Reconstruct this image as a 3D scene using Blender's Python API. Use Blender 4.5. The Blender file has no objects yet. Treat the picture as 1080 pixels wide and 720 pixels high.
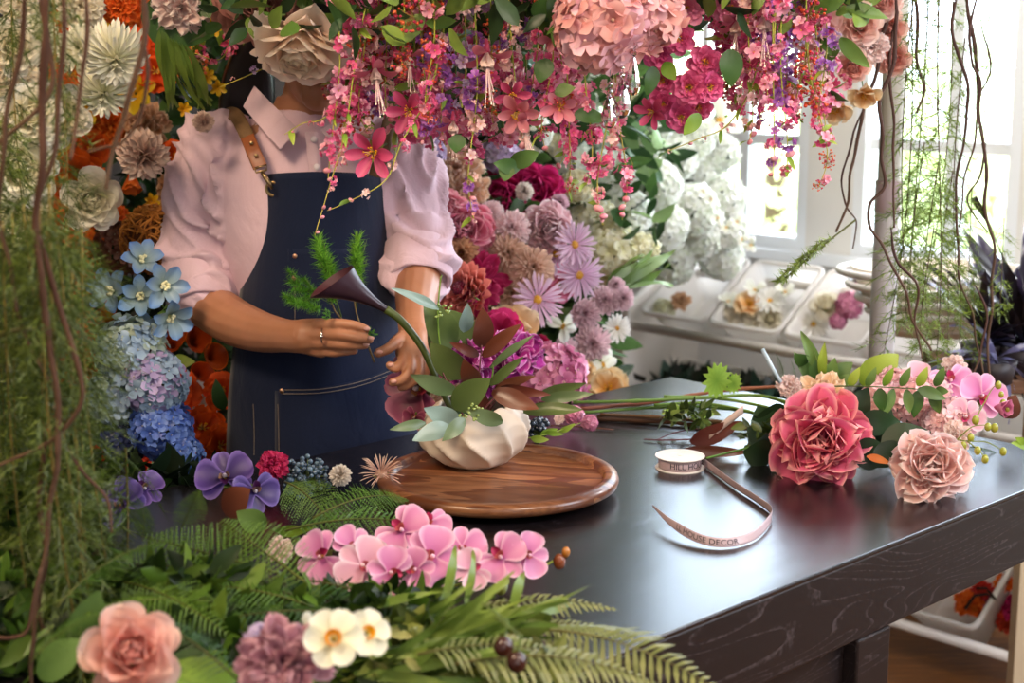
import bpy, bmesh, math, random
from mathutils import Vector as V, Matrix, Quaternion, noise
from math import sin, cos, pi, radians as R, sqrt, atan2, hypot
random.seed(7)
rnd = random.random
def U(a, b): return a + (b - a) * rnd()
COL = bpy.context.scene.collection

# ---------------------------------------------------------------- camera
F = 1560.0; TH = R(10.57); CAM = V((0, 0, 1.48))
def ray(px, py):
    return V((0, cos(TH), -sin(TH))) + V((1, 0, 0)) * ((px - 540) / F) + V((0, sin(TH), cos(TH))) * ((360 - py) / F)
def at(px, py, Y):
    r = ray(px, py); return CAM + r * (Y / r.y)
def onz(px, py, z):
    r = ray(px, py); return CAM + r * ((z - CAM.z) / r.z)
def pxm(px, Y): return px * Y / F          # a pixel length at depth Y in metres
DA = V((.723, .691, 0)).normalized()        # along the table
DB = V((.691, -.723, 0)).normalized()       # across the table and along the window wall

# ---------------------------------------------------------------- materials
def s2l(c):
    c = c / 255.0
    return c / 12.92 if c <= .04045 else ((c + .055) / 1.055) ** 2.4
def hx(h):
    h = h.lstrip('#'); return tuple(s2l(int(h[i:i + 2], 16)) for i in (0, 2, 4))
def mixc(a, b, t): return tuple(a[i] * (1 - t) + b[i] * t for i in range(3))
def nodes(name):
    m = bpy.data.materials.new(name); m.use_nodes = True
    nt = m.node_tree; return m, nt, nt.nodes['Principled BSDF'], nt.nodes['Material Output']
def leafy(name, rough=.55, trans=.3, bump=.0, spec=.3, vary=.12, scale=120):
    """vertex-coloured thin surface (petals, leaves): diffuse sheen plus translucency"""
    m, nt, b, out = nodes(name); N = nt.nodes; L = nt.links
    a = N.new('ShaderNodeAttribute'); a.attribute_name = 'Col'
    tc = N.new('ShaderNodeTexCoord'); nz = N.new('ShaderNodeTexNoise'); nz.inputs['Scale'].default_value = scale; nz.inputs['Detail'].default_value = 3
    L.new(tc.outputs['Object'], nz.inputs['Vector'])
    oi = N.new('ShaderNodeObjectInfo')
    hs = N.new('ShaderNodeHueSaturation')
    mr = N.new('ShaderNodeMapRange'); mr.inputs[3].default_value = 1 - vary; mr.inputs[4].default_value = 1 + vary
    L.new(nz.outputs['Fac'], mr.inputs[0]); L.new(mr.outputs[0], hs.inputs['Value'])
    mh = N.new('ShaderNodeMapRange'); mh.inputs[3].default_value = .493; mh.inputs[4].default_value = .507
    L.new(oi.outputs['Random'], mh.inputs[0]); L.new(mh.outputs[0], hs.inputs['Hue'])
    L.new(a.outputs['Color'], hs.inputs['Color']); L.new(hs.outputs[0], b.inputs['Base Color'])
    b.inputs['Roughness'].default_value = rough; b.inputs['Specular IOR Level'].default_value = spec
    if bump:
        bp = N.new('ShaderNodeBump'); bp.inputs['Strength'].default_value = bump; bp.inputs['Distance'].default_value = .001
        L.new(nz.outputs['Fac'], bp.inputs['Height']); L.new(bp.outputs[0], b.inputs['Normal'])
    t = N.new('ShaderNodeBsdfTranslucent'); L.new(hs.outputs[0], t.inputs['Color'])
    mx = N.new('ShaderNodeMixShader'); mx.inputs[0].default_value = trans
    L.new(b.outputs[0], mx.inputs[1]); L.new(t.outputs[0], mx.inputs[2]); L.new(mx.outputs[0], out.inputs[0])
    return m
def plain(name, col, rough=.5, metal=0, spec=.5, nscale=0, namt=.1, bump=0, coat=0, stretch=(1, 1, 1)):
    m, nt, b, out = nodes(name); N = nt.nodes; L = nt.links
    c = hx(col) if isinstance(col, str) else col
    b.inputs['Base Color'].default_value = (*c, 1); b.inputs['Roughness'].default_value = rough
    b.inputs['Metallic'].default_value = metal; b.inputs['Specular IOR Level'].default_value = spec
    b.inputs['Coat Weight'].default_value = coat
    if nscale:
        tc = N.new('ShaderNodeTexCoord'); mp = N.new('ShaderNodeMapping'); mp.inputs['Scale'].default_value = stretch
        nz = N.new('ShaderNodeTexNoise'); nz.inputs['Scale'].default_value = nscale; nz.inputs['Detail'].default_value = 5
        cr = N.new('ShaderNodeMix'); cr.data_type = 'RGBA'
        cr.inputs[6].default_value = (*[x * (1 - namt) for x in c], 1); cr.inputs[7].default_value = (*[min(1, x * (1 + namt)) for x in c], 1)
        L.new(tc.outputs['Object'], mp.inputs[0]); L.new(mp.outputs[0], nz.inputs['Vector']); L.new(nz.outputs['Fac'], cr.inputs[0]); L.new(cr.outputs[2], b.inputs['Base Color'])
        if bump:
            bp = N.new('ShaderNodeBump'); bp.inputs['Strength'].default_value = bump; bp.inputs['Distance'].default_value = .002
            L.new(nz.outputs['Fac'], bp.inputs['Height']); L.new(bp.outputs[0], b.inputs['Normal'])
    return m
def wood(name, c1, c2, scale, ring, rough, rot=0, spec=.5, planks=0, bump=.15, stops=(.35, .62), stretch=(1, 9, 9), coat=0, lines=0):
    """wood: stretched noise bent into cathedral grain"""
    m, nt, b, out = nodes(name); N = nt.nodes; L = nt.links
    tc = N.new('ShaderNodeTexCoord'); mp = N.new('ShaderNodeMapping'); mp.inputs['Rotation'].default_value = (0, 0, rot)
    mp2 = N.new('ShaderNodeMapping'); mp2.inputs['Scale'].default_value = stretch
    L.new(tc.outputs['Object'], mp.inputs[0]); L.new(mp.outputs[0], mp2.inputs[0])
    nz = N.new('ShaderNodeTexNoise'); nz.inputs['Scale'].default_value = scale; nz.inputs['Detail'].default_value = 2; nz.inputs['Distortion'].default_value = .4
    L.new(mp2.outputs[0], nz.inputs['Vector'])
    mu = N.new('ShaderNodeMath'); mu.operation = 'MULTIPLY'; mu.inputs[1].default_value = ring; L.new(nz.outputs['Fac'], mu.inputs[0])
    fr = N.new('ShaderNodeMath'); fr.operation = 'FRACT'; L.new(mu.outputs[0], fr.inputs[0])
    fine = N.new('ShaderNodeTexNoise'); fine.inputs['Scale'].default_value = scale * 6; fine.inputs['Detail'].default_value = 6
    mp3 = N.new('ShaderNodeMapping'); mp3.inputs['Scale'].default_value = (1, 14, 14); L.new(mp.outputs[0], mp3.inputs[0]); L.new(mp3.outputs[0], fine.inputs['Vector'])
    pr = N.new('ShaderNodeMath'); pr.operation = 'MULTIPLY'; L.new(fr.outputs[0], pr.inputs[0]); L.new(fine.outputs['Fac'], pr.inputs[1])
    cr = N.new('ShaderNodeValToRGB'); cr.color_ramp.elements[0].position = stops[0]; cr.color_ramp.elements[1].position = stops[1]
    cr.color_ramp.elements[0].color = (*hx(c1), 1); cr.color_ramp.elements[1].color = (*hx(c2), 1)
    if lines:
        fm = N.new('ShaderNodeMapRange'); fm.inputs[1].default_value = .3; fm.inputs[2].default_value = .7; fm.inputs[3].default_value = .72; fm.inputs[4].default_value = 1.05
        L.new(fine.outputs['Fac'], fm.inputs[0]); L.new(fm.outputs[0], pr.inputs[1])
    L.new(pr.outputs[0], cr.inputs[0]); L.new(cr.outputs[0], b.inputs['Base Color'])
    b.inputs['Roughness'].default_value = rough; b.inputs['Specular IOR Level'].default_value = spec; b.inputs['Coat Weight'].default_value = coat; b.inputs['Coat Roughness'].default_value = .12
    bp = N.new('ShaderNodeBump'); bp.inputs['Strength'].default_value = bump; bp.inputs['Distance'].default_value = .001
    L.new(pr.outputs[0], bp.inputs['Height']); L.new(bp.outputs[0], b.inputs['Normal'])
    if planks:
        sx = N.new('ShaderNodeSeparateXYZ'); L.new(mp.outputs[0], sx.inputs[0])
        pm = N.new('ShaderNodeMath'); pm.operation = 'MULTIPLY'; pm.inputs[1].default_value = planks; L.new(sx.outputs['Y'], pm.inputs[0])
        fl = N.new('ShaderNodeMath'); fl.operation = 'FLOOR'; L.new(pm.outputs[0], fl.inputs[0])
        wn = N.new('ShaderNodeTexWhiteNoise'); wn.noise_dimensions = '1D'; L.new(fl.outputs[0], wn.inputs['W'])
        mr = N.new('ShaderNodeMapRange'); mr.inputs[3].default_value = .6; mr.inputs[4].default_value = 1.35; L.new(wn.outputs['Value'], mr.inputs[0])
        hs = N.new('ShaderNodeHueSaturation'); L.new(mr.outputs[0], hs.inputs['Value']); L.new(cr.outputs[0], hs.inputs['Color']); L.new(hs.outputs[0], b.inputs['Base Color'])
    return m
PETAL = leafy('petal', .6, .28, .1)
SATIN = leafy('silk_petal', .42, .22, .05, .45)
WHITEP = leafy('white_petal', .6, .45, .08)
LEAF = leafy('leaf', .42, .18, .25, .4, .2, 90)
WAXY = leafy('waxy_leaf', .33, .1, .1, .5, .12, 60)
STEM = leafy('stem', .6, .0, .3, .3, .25, 200)
WAX = leafy('berry', .22, .0, .0, .6, .1, 200)

# ---------------------------------------------------------------- mesh builder
class MB:
    def __init__(s): s.v = []; s.f = []; s.c = []
    def add(s, vs, fs, cs):
        b = len(s.v); s.v += [tuple(p) for p in vs]; s.f += [tuple(i + b for i in f) for f in fs]
        if isinstance(cs, tuple): cs = [cs] * len(vs)
        s.c += cs
    def merge(s, o, M=None, tint=None):
        vs = [M @ V(p) for p in o.v] if M else o.v
        s.add(vs, o.f, [tint] * len(vs) if tint else list(o.c))
    def mesh(s, name, mat, smooth=True):
        me = bpy.data.meshes.new(name); me.from_pydata(s.v, [], s.f)
        at_ = me.color_attributes.new('Col', 'FLOAT_COLOR', 'POINT')
        flat = []
        for c in s.c: flat += [c[0], c[1], c[2], 1.0]
        at_.data.foreach_set('color', flat)
        if smooth: me.polygons.foreach_set('use_smooth', [True] * len(me.polygons))
        me.materials.append(mat); me.update(); return me
def grid(mb, fn, nu, nv, closed=False):
    vs = []; cs = []
    for i in range(nu + 1):
        for j in range(nv + (0 if closed else 1)):
            p, c = fn(i / nu, j / nv); vs.append(p); cs.append(c)
    W = nv if closed else nv + 1; fs = []
    for i in range(nu):
        for j in range(nv):
            k = (j + 1) % W if closed else j + 1
            fs.append((i * W + j, i * W + k, (i + 1) * W + k, (i + 1) * W + j))
    mb.add(vs, fs, cs)
def tube(mb, pts, rad, col, n=6, col2=None, cap=True):
    pts = [V(p) for p in pts]; m = len(pts)
    if not isinstance(rad, (list, tuple)): rad = [rad] * m
    if len(rad) == 2 and m > 2: rad = [rad[0] + (rad[1] - rad[0]) * i / (m - 1) for i in range(m)]
    t0 = (pts[1] - pts[0]).normalized()
    a = t0.orthogonal().normalized(); vs = []; cs = []
    for i in range(m):
        t = (pts[min(i + 1, m - 1)] - pts[max(i - 1, 0)])
        if t.length < 1e-9: t = t0
        t.normalize(); a = a - t * a.dot(t)
        if a.length < 1e-6: a = t.orthogonal()
        a.normalize(); b = t.cross(a)
        for k in range(n):
            w = 2 * pi * k / n; vs.append(pts[i] + (a * cos(w) + b * sin(w)) * rad[i])
            cs.append(mixc(col, col2, i / (m - 1)) if col2 else col)
    fs = [(i * n + k, i * n + (k + 1) % n, (i + 1) * n + (k + 1) % n, (i + 1) * n + k) for i in range(m - 1) for k in range(n)]
    if cap: fs += [tuple(range(n))[::-1], tuple((m - 1) * n + k for k in range(n))]
    mb.add(vs, fs, cs)
def ball(mb, c, r, col, nu=6, nv=8, sc=(1, 1, 1), col2=None):
    c = V(c)
    def fn(u, v):
        a = pi * u; b = 2 * pi * v
        return c + V((sin(a) * cos(b) * r * sc[0], sin(a) * sin(b) * r * sc[1], cos(a) * r * sc[2])), (mixc(col, col2, u) if col2 else col)
    grid(mb, fn, nu, nv, True)
def box(mb, lo, hi, col=(1, 1, 1), M=None):
    vs = [V((x, y, z)) for x in (lo[0], hi[0]) for y in (lo[1], hi[1]) for z in (lo[2], hi[2])]
    if M: vs = [M @ p for p in vs]
    mb.add(vs, [(0, 1, 3, 2), (4, 6, 7, 5), (0, 4, 5, 1), (2, 3, 7, 6), (0, 2, 6, 4), (1, 5, 7, 3)], col)
def spline(pts, n):
    pts = [V(p) for p in pts]; out = []
    m = len(pts) - 1
    for i in range(m):
        p0 = pts[max(i - 1, 0)]; p1 = pts[i]; p2 = pts[i + 1]; p3 = pts[min(i + 2, m)]
        for k in range(n):
            t = k / n
            out.append(.5 * ((2 * p1) + (p2 - p0) * t + (2 * p0 - 5 * p1 + 4 * p2 - p3) * t * t + (3 * p1 - p0 - 3 * p2 + p3) * t ** 3))
    out.append(pts[-1]); return out
def lathe(mb, prof, n=48, col=(1, 1, 1), M=None):
    def fn(u, v):
        i = min(int(round(u * (len(prof) - 1))), len(prof) - 1); r, z = prof[i]
        p = V((r * cos(2 * pi * v), r * sin(2 * pi * v), z)); return (M @ p if M else p), col
    grid(mb, fn, len(prof) - 1, n, True)

# ---------------------------------------------------------------- objects
def link(name, data, parent=None, mats=None):
    o = bpy.data.objects.new(name, data); COL.objects.link(o)
    if parent: o.parent = parent
    return o
def empty(name, loc=(0, 0, 0)):
    o = bpy.data.objects.new(name, None); COL.objects.link(o); o.location = loc; o.empty_display_size = .02; return o
THINGS = []
def tag(o, label, cat, group=None, kind=None, px=None):
    o['label'] = label; o['category'] = cat
    if group: o['group'] = group
    if kind: o['kind'] = kind
    THINGS.append((o, px)); return o
def struct(name, mb, mat, smooth=False):
    o = link(name, mb.mesh(name, mat, smooth)); o['kind'] = 'structure'; return o
def part(name, mb, mat, parent, smooth=True, label=None):
    o = link(name, mb.mesh(name, mat, smooth), parent)
    if label: o['label'] = label
    return o
def modmesh(o, mods):
    """bake modifiers [(type, {props})] into the object's mesh"""
    for t, pr in mods:
        m = o.modifiers.new(t, t)
        for k, v in pr.items(): setattr(m, k, v)
    dg = bpy.context.evaluated_depsgraph_get(); dg.update()
    me = bpy.data.meshes.new_from_object(o.evaluated_get(dg)); o.modifiers.clear()
    mats = list(o.data.materials); o.data = me
    if not me.materials:
        for x in mats: me.materials.append(x)
    return o
def frame_to(d, roll=0):
    """rotation taking +Z to d"""
    d = V(d).normalized(); q = V((0, 0, 1)).rotation_difference(d)
    return (q @ Quaternion((0, 0, 1), roll)).to_matrix().to_4x4()

# ---------------------------------------------------------------- petals and blooms (bloom opens towards +Z, unit radius about 1)
def petal(mb, az, phi, curl, L, W, cup, r0, z0, c0, c1, ruf=0, nu=5, nv=4, tip=.55, notch=0, twist=0, k=3, edge=None):
    ph = rnd() * 6.28; rr = [r0]; zz = [z0]; th = []
    for i in range(nu + 1):
        ua = 1 - (1 - i / nu) ** 1.45; t = R(phi + curl * ua); th.append(t)
        if i: du = L * (ua - 1 + (1 - (i - 1) / nu) ** 1.45)
        if i: rr.append(rr[-1] + sin(t) * du); zz.append(zz[-1] + cos(t) * du)
    vs = []; cs = []
    for i in range(nu + 1):
        u = i / nu; pk = .45 + .3 * tip; hw_ = 1 - pk; us = 1 - (1 - u) ** 1.45
        if us < pk: q_ = us / pk; w = .24 + .76 * (q_ * q_ * (3 - 2 * q_)) ** .8
        else: w = sqrt(max(0.0, 1 - ((us - pk) / hw_) ** 2.4))
        w = W * max(w, .2 if W > .3 else .1)
        for j in range(nv + 1):
            v = 2 * j / nv - 1
            n = cup * v * v * w + ruf * sin(k * v + ph) * u * u + ruf * .6 * sin(7 * v + ph * 2) * u ** 3
            s = v * w / 2; back = notch * (1 - abs(v)) * (u == 1)
            back -= ruf * .32 * sin(3.4 * v + ph * 3) * u ** 3
            r = rr[i] - cos(th[i]) * n - sin(th[i]) * back; z = zz[i] + sin(th[i]) * n - cos(th[i]) * (abs(v) ** 2 * .12 * W * (u == 1) + back)
            s2 = s; x = r; a = az
            vs.append(V((x * cos(a) - s2 * sin(a), x * sin(a) + s2 * cos(a), z + twist * v * u * L)))
            c = mixc(c0, c1, u)
            if edge: c = mixc(c, edge, max(0, (max(u, abs(v) ** 3) - .8) / .2))
            cs.append(c)
    fs = [(i * (nv + 1) + j, i * (nv + 1) + j + 1, (i + 1) * (nv + 1) + j + 1, (i + 1) * (nv + 1) + j) for i in range(nu) for j in range(nv)]
    mb.add(vs, fs, cs)
def rings(mb, spec, c0, c1, jit=.12, nu=5, nv=4, tip=.55, edge=None, inner=None):
    """spec rows: n, phi, curl, L, W, cup, r0, z0, ruffle"""
    off = 0; N = len(spec)
    for q, (n, phi, curl, L, W, cup, r0, z0, ruf) in enumerate(spec):
        off += 2.4 if n > 4 else pi / n
        for i in range(n):
            j = 1 + U(-jit, jit); t = q / max(1, N - 1)
            a0 = mixc(inner, c0, t) if inner else c0; a1 = mixc(mixc(inner, c1, .4), c1, t) if inner else c1
            sh = U(.9, 1.1); a1 = tuple(min(1, x * sh) for x in a1)
            petal(mb, off + 2 * pi * i / n + U(-jit, jit), phi + U(-1, 1) * jit * 60, curl, L * j, W * j, cup, r0, z0 + U(-.02, .02), a0, a1, ruf * U(.6, 1.3), nu, nv, tip, edge=edge)
def b_peony(c0, c1, inner=None, edge=None):
    m = MB(); rings(m, [(5, -16, 20, .62, .34, .7, .05, -.2, .05), (5, -12, 34, .8, .5, .7, .05, -.25, .08), (5, -8, 40, .85, .6, .7, .06, -.25, .10), (7, -2, 44, .95, .7, .62, .12, -.28, .11), (8, 6, 48, 1.0, .8, .55, .16, -.32, .12),
        (8, 16, 50, 1.0, .92, .5, .18, -.36, .15), (8, 30, 50, 1.0, .92, .44, .18, -.40, .16), (7, 48, 46, .98, 1.0, .4, .16, -.42, .16), (6, 70, 40, .95, 1.0, .34, .12, -.44, .15)],
        c0, c1, .2, 9, 12, .72, edge, inner)
    m.v = [(x * .85, y * .85, z * .85) for x, y, z in m.v]
    return m
def b_rose(c0, c1, inner=None):
    m = MB(); sp = []
    for k in range(10):
        t = k / 9; sp.append((3 if k < 4 else 4 if k < 7 else 5, 2 + t * 30, -14 + t * 84 * t, .98 + t * .28 - .1 * (k > 7), .42 + t * .62, .62 - t * .34, .05 + t * .10, -.55 - .06 * t, .008 + t * .03))
    rings(m, sp, c0, c1, .05, 8, 8, .75, None, inner); return m
def b_camellia(c0, c1):
    m = MB(); rings(m, [(6, 20, 45, .55, .5, .35, .08, .05, .04), (7, 42, 35, .78, .62, .3, .1, 0, .05), (7, 62, 25, .95, .72, .22, .1, -.05, .05)], c0, c1, .1, 5, 4, .7)
    return m
def b_carnation(c0, c1, edge=None):
    m = MB(); rings(m, [(8, 5, 35, .62, .3, .3, .0, .1, .1), (11, 14, 45, .74, .34, .3, .03, .06, .12), (13, 28, 46, .84, .38, .25, .05, .02, .13), (14, 46, 40, .92, .42, .2, .06, -.03, .13), (13, 68, 30, .95, .44, .15, .06, -.08, .12)],
        c0, c1, .16, 5, 5, .85, edge); return m
def b_mum(c0, c1, n=5, droop=0, W=.13):
    m = MB(); sp = []
    for k in range(n):
        t = k / (n - 1); sp.append((9 + 5 * k, 8 + t * (72 + droop), 18 + 22 * t, .6 + .4 * t, W, .5, .03 + .05 * t, .08 - .16 * t, .01))
    rings(m, sp, c0, c1, .1, 4, 2, .8); return m
def b_pompon(c0, c1):
    m = MB(); sp = []
    for k in range(8):
        t = k / 7; sp.append((7 + 4 * k if k < 6 else 20, 5 + t * 125, 10, .62, .2, .5, .1, .25 - .25 * t, .03))
    rings(m, sp, c0, c1, .12, 3, 2, .85); return m
def b_daisy(c0, c1, n=26, W=.14, rows=2, L=.95):
    m = MB(); rings(m, [(n // (1 + (r == 0 and rows > 1)), 66 + 14 * r, 12, L * (1 - .15 * (rows - 1 - r)), W, .25, .1, .03 - .04 * r, .02) for r in range(rows)], c0, c1, .1, 4, 2, .9); return m
def c_dome(col, r=.22, h=.12, n=90, col2=None):
    m = MB(); ball(m, (0, 0, .0), r, col, 6, 12, (1, 1, h / r), col2)
    for i in range(n):
        a = i * 2.4; q = r * sqrt(i / n); ball(m, (q * cos(a), q * sin(a), h * sqrt(max(0, 1 - (q / r) ** 2))), r * .09, mixc(col, (1, 1, 1), rnd() * .2), 3, 4)
    return m
def c_stamens(col, tip, n=18, L=.4, spread=.5, r=.012):
    m = MB()
    for i in range(n):
        a = rnd() * 6.28; s = spread * sqrt(rnd()); d = V((s * cos(a), s * sin(a), 1)).normalized(); e = d * L * U(.8, 1.1)
        tube(m, [V((0, 0, 0)), d * L * .5 + V((0, 0, .02)), e], r, col, 4); ball(m, e, r * 2.6, tip, 3, 5)
    return m
def floret(mb, M, c0, c1, n=4, L=1, W=.95, phi=62, nu=3, nv=2, cc=None):
    t = MB()
    for i in range(n): petal(t, 2 * pi * i / n, phi + U(-12, 12), 24, L, W, .12, .06, 0, c0, c1, .04, nu, nv, .7)
    if cc: ball(t, (0, 0, .08), .12, cc, 3, 5)
    mb.merge(t, M)
def b_hydrangea(c0, c1, n=70, alt=None, s=.25, flat=.85, petals=4, phi=62):
    m = MB()
    for i in range(n):
        z = 1 - 1.55 * (i + .5) / n; a = i * 2.39996; q = sqrt(max(0, 1 - z * z)); d = V((q * cos(a), q * sin(a), z))
        t = rnd(); k0, k1 = (alt if alt and t < .35 else (c0, c1)); sh = U(.82, 1.12); k1 = tuple(min(1, x * sh) for x in k1)
        M = Matrix.Translation(V((d.x, d.y, d.z * flat)) * U(.72, .84)) @ frame_to(d + V((U(-.35, .35), U(-.35, .35), U(-.35, .35))), rnd() * 6) @ Matrix.Scale(s * U(.85, 1.15), 4)
        floret(m, M, k0, k1, petals, phi=phi, cc=mixc(k0, (.9, .85, .6), .4))
    return m
def b_core(col, r=.62):
    m = MB(); ball(m, (0, 0, -.05), r, col, 8, 12, (1, 1, .8)); return m
def b_orchid(c0, c1, edge, lipc, thc=(.8, .45, .05)):
    """moth orchid: returns petals, lip"""
    m = MB()
    for a in (90, 215, 325): petal(m, R(a), 74, 18, .92, .62, .12, .03, -.03, c0, c1, .02, 6, 4, .72, edge=edge)
    for a in (15, 165): petal(m, R(a), 66, 26, .98, 1.15, .14, .03, .03, c0, c1, .03, 7, 6, .62, edge=edge)
    l = MB(); petal(l, R(270), 30, 30, .5, .34, .4, .02, .05, lipc, lipc, .02, 4, 4, .6)
    for a in (205, 335): petal(l, R(a), 15, 25, .34, .24, .5, .04, .05, lipc, mixc(lipc, thc, .3), .01, 4, 3, .7)
    ball(l, (0, .02, .16), .09, mixc(c1, (1, 1, 1), .4), 5, 6, (1, 1, 1.4)); ball(l, (0, -.08, .12), .06, thc, 4, 5)
    return m, l
def b_calla(c0, c1, inside):
    """calla: flaring spathe rolled round, opening towards +Z, stem end at -Z"""
    m = MB()
    def fn(u, v):
        a = 2 * pi * v; w = u ** 2.6
        r = .1 + .10 * u + .52 * w; lip = .45 * w * (1 + cos(a)) / 2
        z = -1.25 + 1.35 * u + lip * .9
        x = r * cos(a) * (1 + .35 * w * (cos(a) > 0)) + lip * .35; y = r * sin(a)
        return V((x, y, z)), mixc(c0, c1, u)
    grid(m, fn, 14, 18, True)
    def fi(u, v):
        p, c = fn(u, v); q = V((p.x * .94, p.y * .94, p.z + .005)); return q, inside
    grid(m, fi, 14, 18, True); return m
def b_tulip(c0, c1):
    m = MB(); rings(m, [(3, 12, 14, 1.1, .8, .5, .12, -.5, .02), (4, 22, 4, 1.15, .85, .45, .14, -.5, .03)], c0, c1, .06, 6, 5, .75); return m
def b_star(c0, c1, n=6, W=.42, phi=58, cup=.25, curl=14):
    m = MB(); rings(m, [(n // 2, phi - 8, curl, .95, W, cup, .05, .02, .02), (n - n // 2, phi, curl, 1, W, cup, .05, -.02, .02)], c0, c1, .08, 5, 3, .72); return m
def b_fuchsia(c0, c1, sk):
    m = MB()      # opens towards +Z (down when hung)
    for i in range(4): petal(m, i * pi / 2 + .3, 20, 95, .95, .42, .1, .08, -.55, c0, c1, .02, 6, 3, .8)
    rings(m, [(5, 8, 14, .62, .5, .5, .08, -.5, .04)], sk, sk, .05, 5, 4, .6)
    tube(m, [(0, 0, -1.05), (0, 0, -.75), (0, 0, -.5)], [.06, .11, .13], c0, 8); return m
def c_fuchsia():
    m = MB()
    for i in range(7):
        a = i * .9; L = U(1.3, 2.0); e = V((.16 * cos(a), .16 * sin(a), L - .4)); tube(m, [(0, 0, -.4), e * .5, e], .022, hx('f0ccc8'), 4); ball(m, e, .045, hx('f2e0c8'), 3, 5)
    return m
def b_protea(c0, c1):
    m = MB(); sp = [(12, 6 + 9 * k, 22 - 5 * k, 1.25 - .1 * k, .34, .4, .12 + .08 * k, -.5 - .05 * k, .01) for k in range(5)]
    rings(m, sp, c0, c1, .05, 6, 3, .8); return m
def b_poppy(c0, c1):
    m = MB(); rings(m, [(4, 40, 30, .8, .95, .3, .05, .02, .12), (5, 60, 25, .98, 1.05, .22, .05, -.04, .14)], c0, c1, .1, 6, 7, .7); return m
def b_daffodil():
    m = MB(); rings(m, [(3, 72, 10, .95, .86, .2, .08, -.02, .05), (3, 78, 8, .98, .86, .15, .08, -.05, .02)], hx('f0ecc8'), hx('f8f4e4'), .04, 6, 4, .72)
    cup = MB()
    def fn(u, v):
        a = 2 * pi * v; r = .17 + .12 * u ** 1.5 + .02 * sin(11 * a) * u; return V((r * cos(a), r * sin(a), -.02 + .36 * u)), mixc(hx('e8b020'), hx('f09c10'), u)
    grid(cup, fn, 6, 33, True)
    for i in range(6): ball(cup, (.05 * cos(i), .05 * sin(i), .2), .035, hx('d8c040'), 3, 5, (1, 1, 2))
    return m, cup
def b_bell(c0, c1):
    m = MB(); rings(m, [(5, 15, 55, .9, .55, .4, .08, -.3, .04), (5, 30, 40, .8, .5, .4, .08, -.25, .04)], c0, c1, .1, 5, 4, .8); return m

# ---------------------------------------------------------------- leaves and greenery (grow along +X, unit length, faces +Z)
def g_leaf(c0, c1, W=.35, bend=.25, fold=.25, wav=.02, tip=.8, nu=8, nv=4, twist=0, vein=None, serr=0):
    m = MB(); ph = rnd() * 6
    def fn(u, v):
        s = 2 * v - 1; w = W * max(.02, sin(pi * (.02 + .97 * u) ** tip)) ** .8 * (1 + (serr * (int(u * nu) % 2)))
        x = u; z = -bend * u * u + bend * .5 * u + fold * abs(s) * w * .5 + wav * sin(9 * u + ph) * s
        y = s * w / 2; a = twist * u
        c = mixc(c0, c1, u)
        if vein and abs(s) < .1: c = vein
        return V((x, y * cos(a) - z * sin(a) * 0, z + y * sin(a))), c
    grid(m, fn, nu, nv); return m
def g_lobed(c0, c1):
    m = MB(); n = 26; vs = [V((.5, 0, .03))]; cs = [c0]
    for i in range(n + 1):
        a = -pi + 2 * pi * i / n; r = .5 * (1 + .25 * (1 if i % 2 else -1) * (1 - abs(abs(a) / pi - .5))) * (1 if abs(a) < 2.9 else .95)
        vs.append(V((.5 + r * cos(a) * 1.02, r * sin(a) * .85, .04 * sin(3 * a)))); cs.append(c1)
    m.add(vs, [(0, i, i + 1) for i in range(1, n + 1)], cs); return m
def g_fern(c0, c1, n=16, W=.42, sag=.18, pin=11, fine=True, taper=1.0, gap=.5, comb=False):
    """fern frond: rachis, two rows of pinnae, each cut into pinnules"""
    m = MB(); rac = MB(); c0b = mixc(c0, (.15, .08, .02), .4)
    P = lambda u: V((u, .03 * sin(3 * u), sag * u * (1 - u) * 1.6 - sag * .4 * u * u))
    tube(rac, [P(i / 12) for i in range(13)], [.009, .002], c0b, 5)
    for i in range(n):
        u = .1 + .9 * i / n; ln = W * (sin(pi * min(1, (.16 + .8 * (1 - u)) ** taper)) ** .8) * .5 * (1.15 if u < .6 else 1)
        ln = W * .5 * min(1, (1 - u) * 1.7 + .05) * min(1, .45 + u * 2.2)
        for s in (1, -1):
            b = P(u); d = V((.42 + U(-.06, .06), s, -.18 + U(-.1, .1))).normalized(); cc = mixc(c0, c1, rnd() * .6 + .4 * u); side = V((d.y * -s, d.x * s, 0)).normalized()
            if comb:
                w = .9 / n * gap; e = b + d * ln; e.z -= ln * .15
                vs = [b - side * w * .3, b + side * w * .3, b + d * ln * .5 + side * w * .55, b + d * ln * .5 - side * w * .55, e + side * w * .1, e - side * w * .1]
                m.add(vs, [(0, 1, 2, 3), (3, 2, 4, 5)], [c0, c0, cc, cc, cc, cc]); continue
            tube(m, [b, b + d * ln * .95], [.004, .001], cc, 3, cap=False)
            for k in range(pin):
                t = (k + .6) / pin; q = b + d * ln * t + V((0, 0, -ln * .2 * t * t)); pl = min(.34 / n, ln * .2) * (1 - t * .8) + .003; w = ln / pin * .36
                for s2 in (1, -1):
                    dd = (side * s2 + d * .7).normalized(); e = q + dd * pl + V((0, 0, -.01 * rnd()))
                    m.add([q - d * w, q + d * w, e + d * w * .5, e - d * w * .2], [(0, 1, 2, 3)], [cc, cc, mixc(cc, c1, .5), mixc(cc, c1, .5)])
    return rac, m
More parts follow.
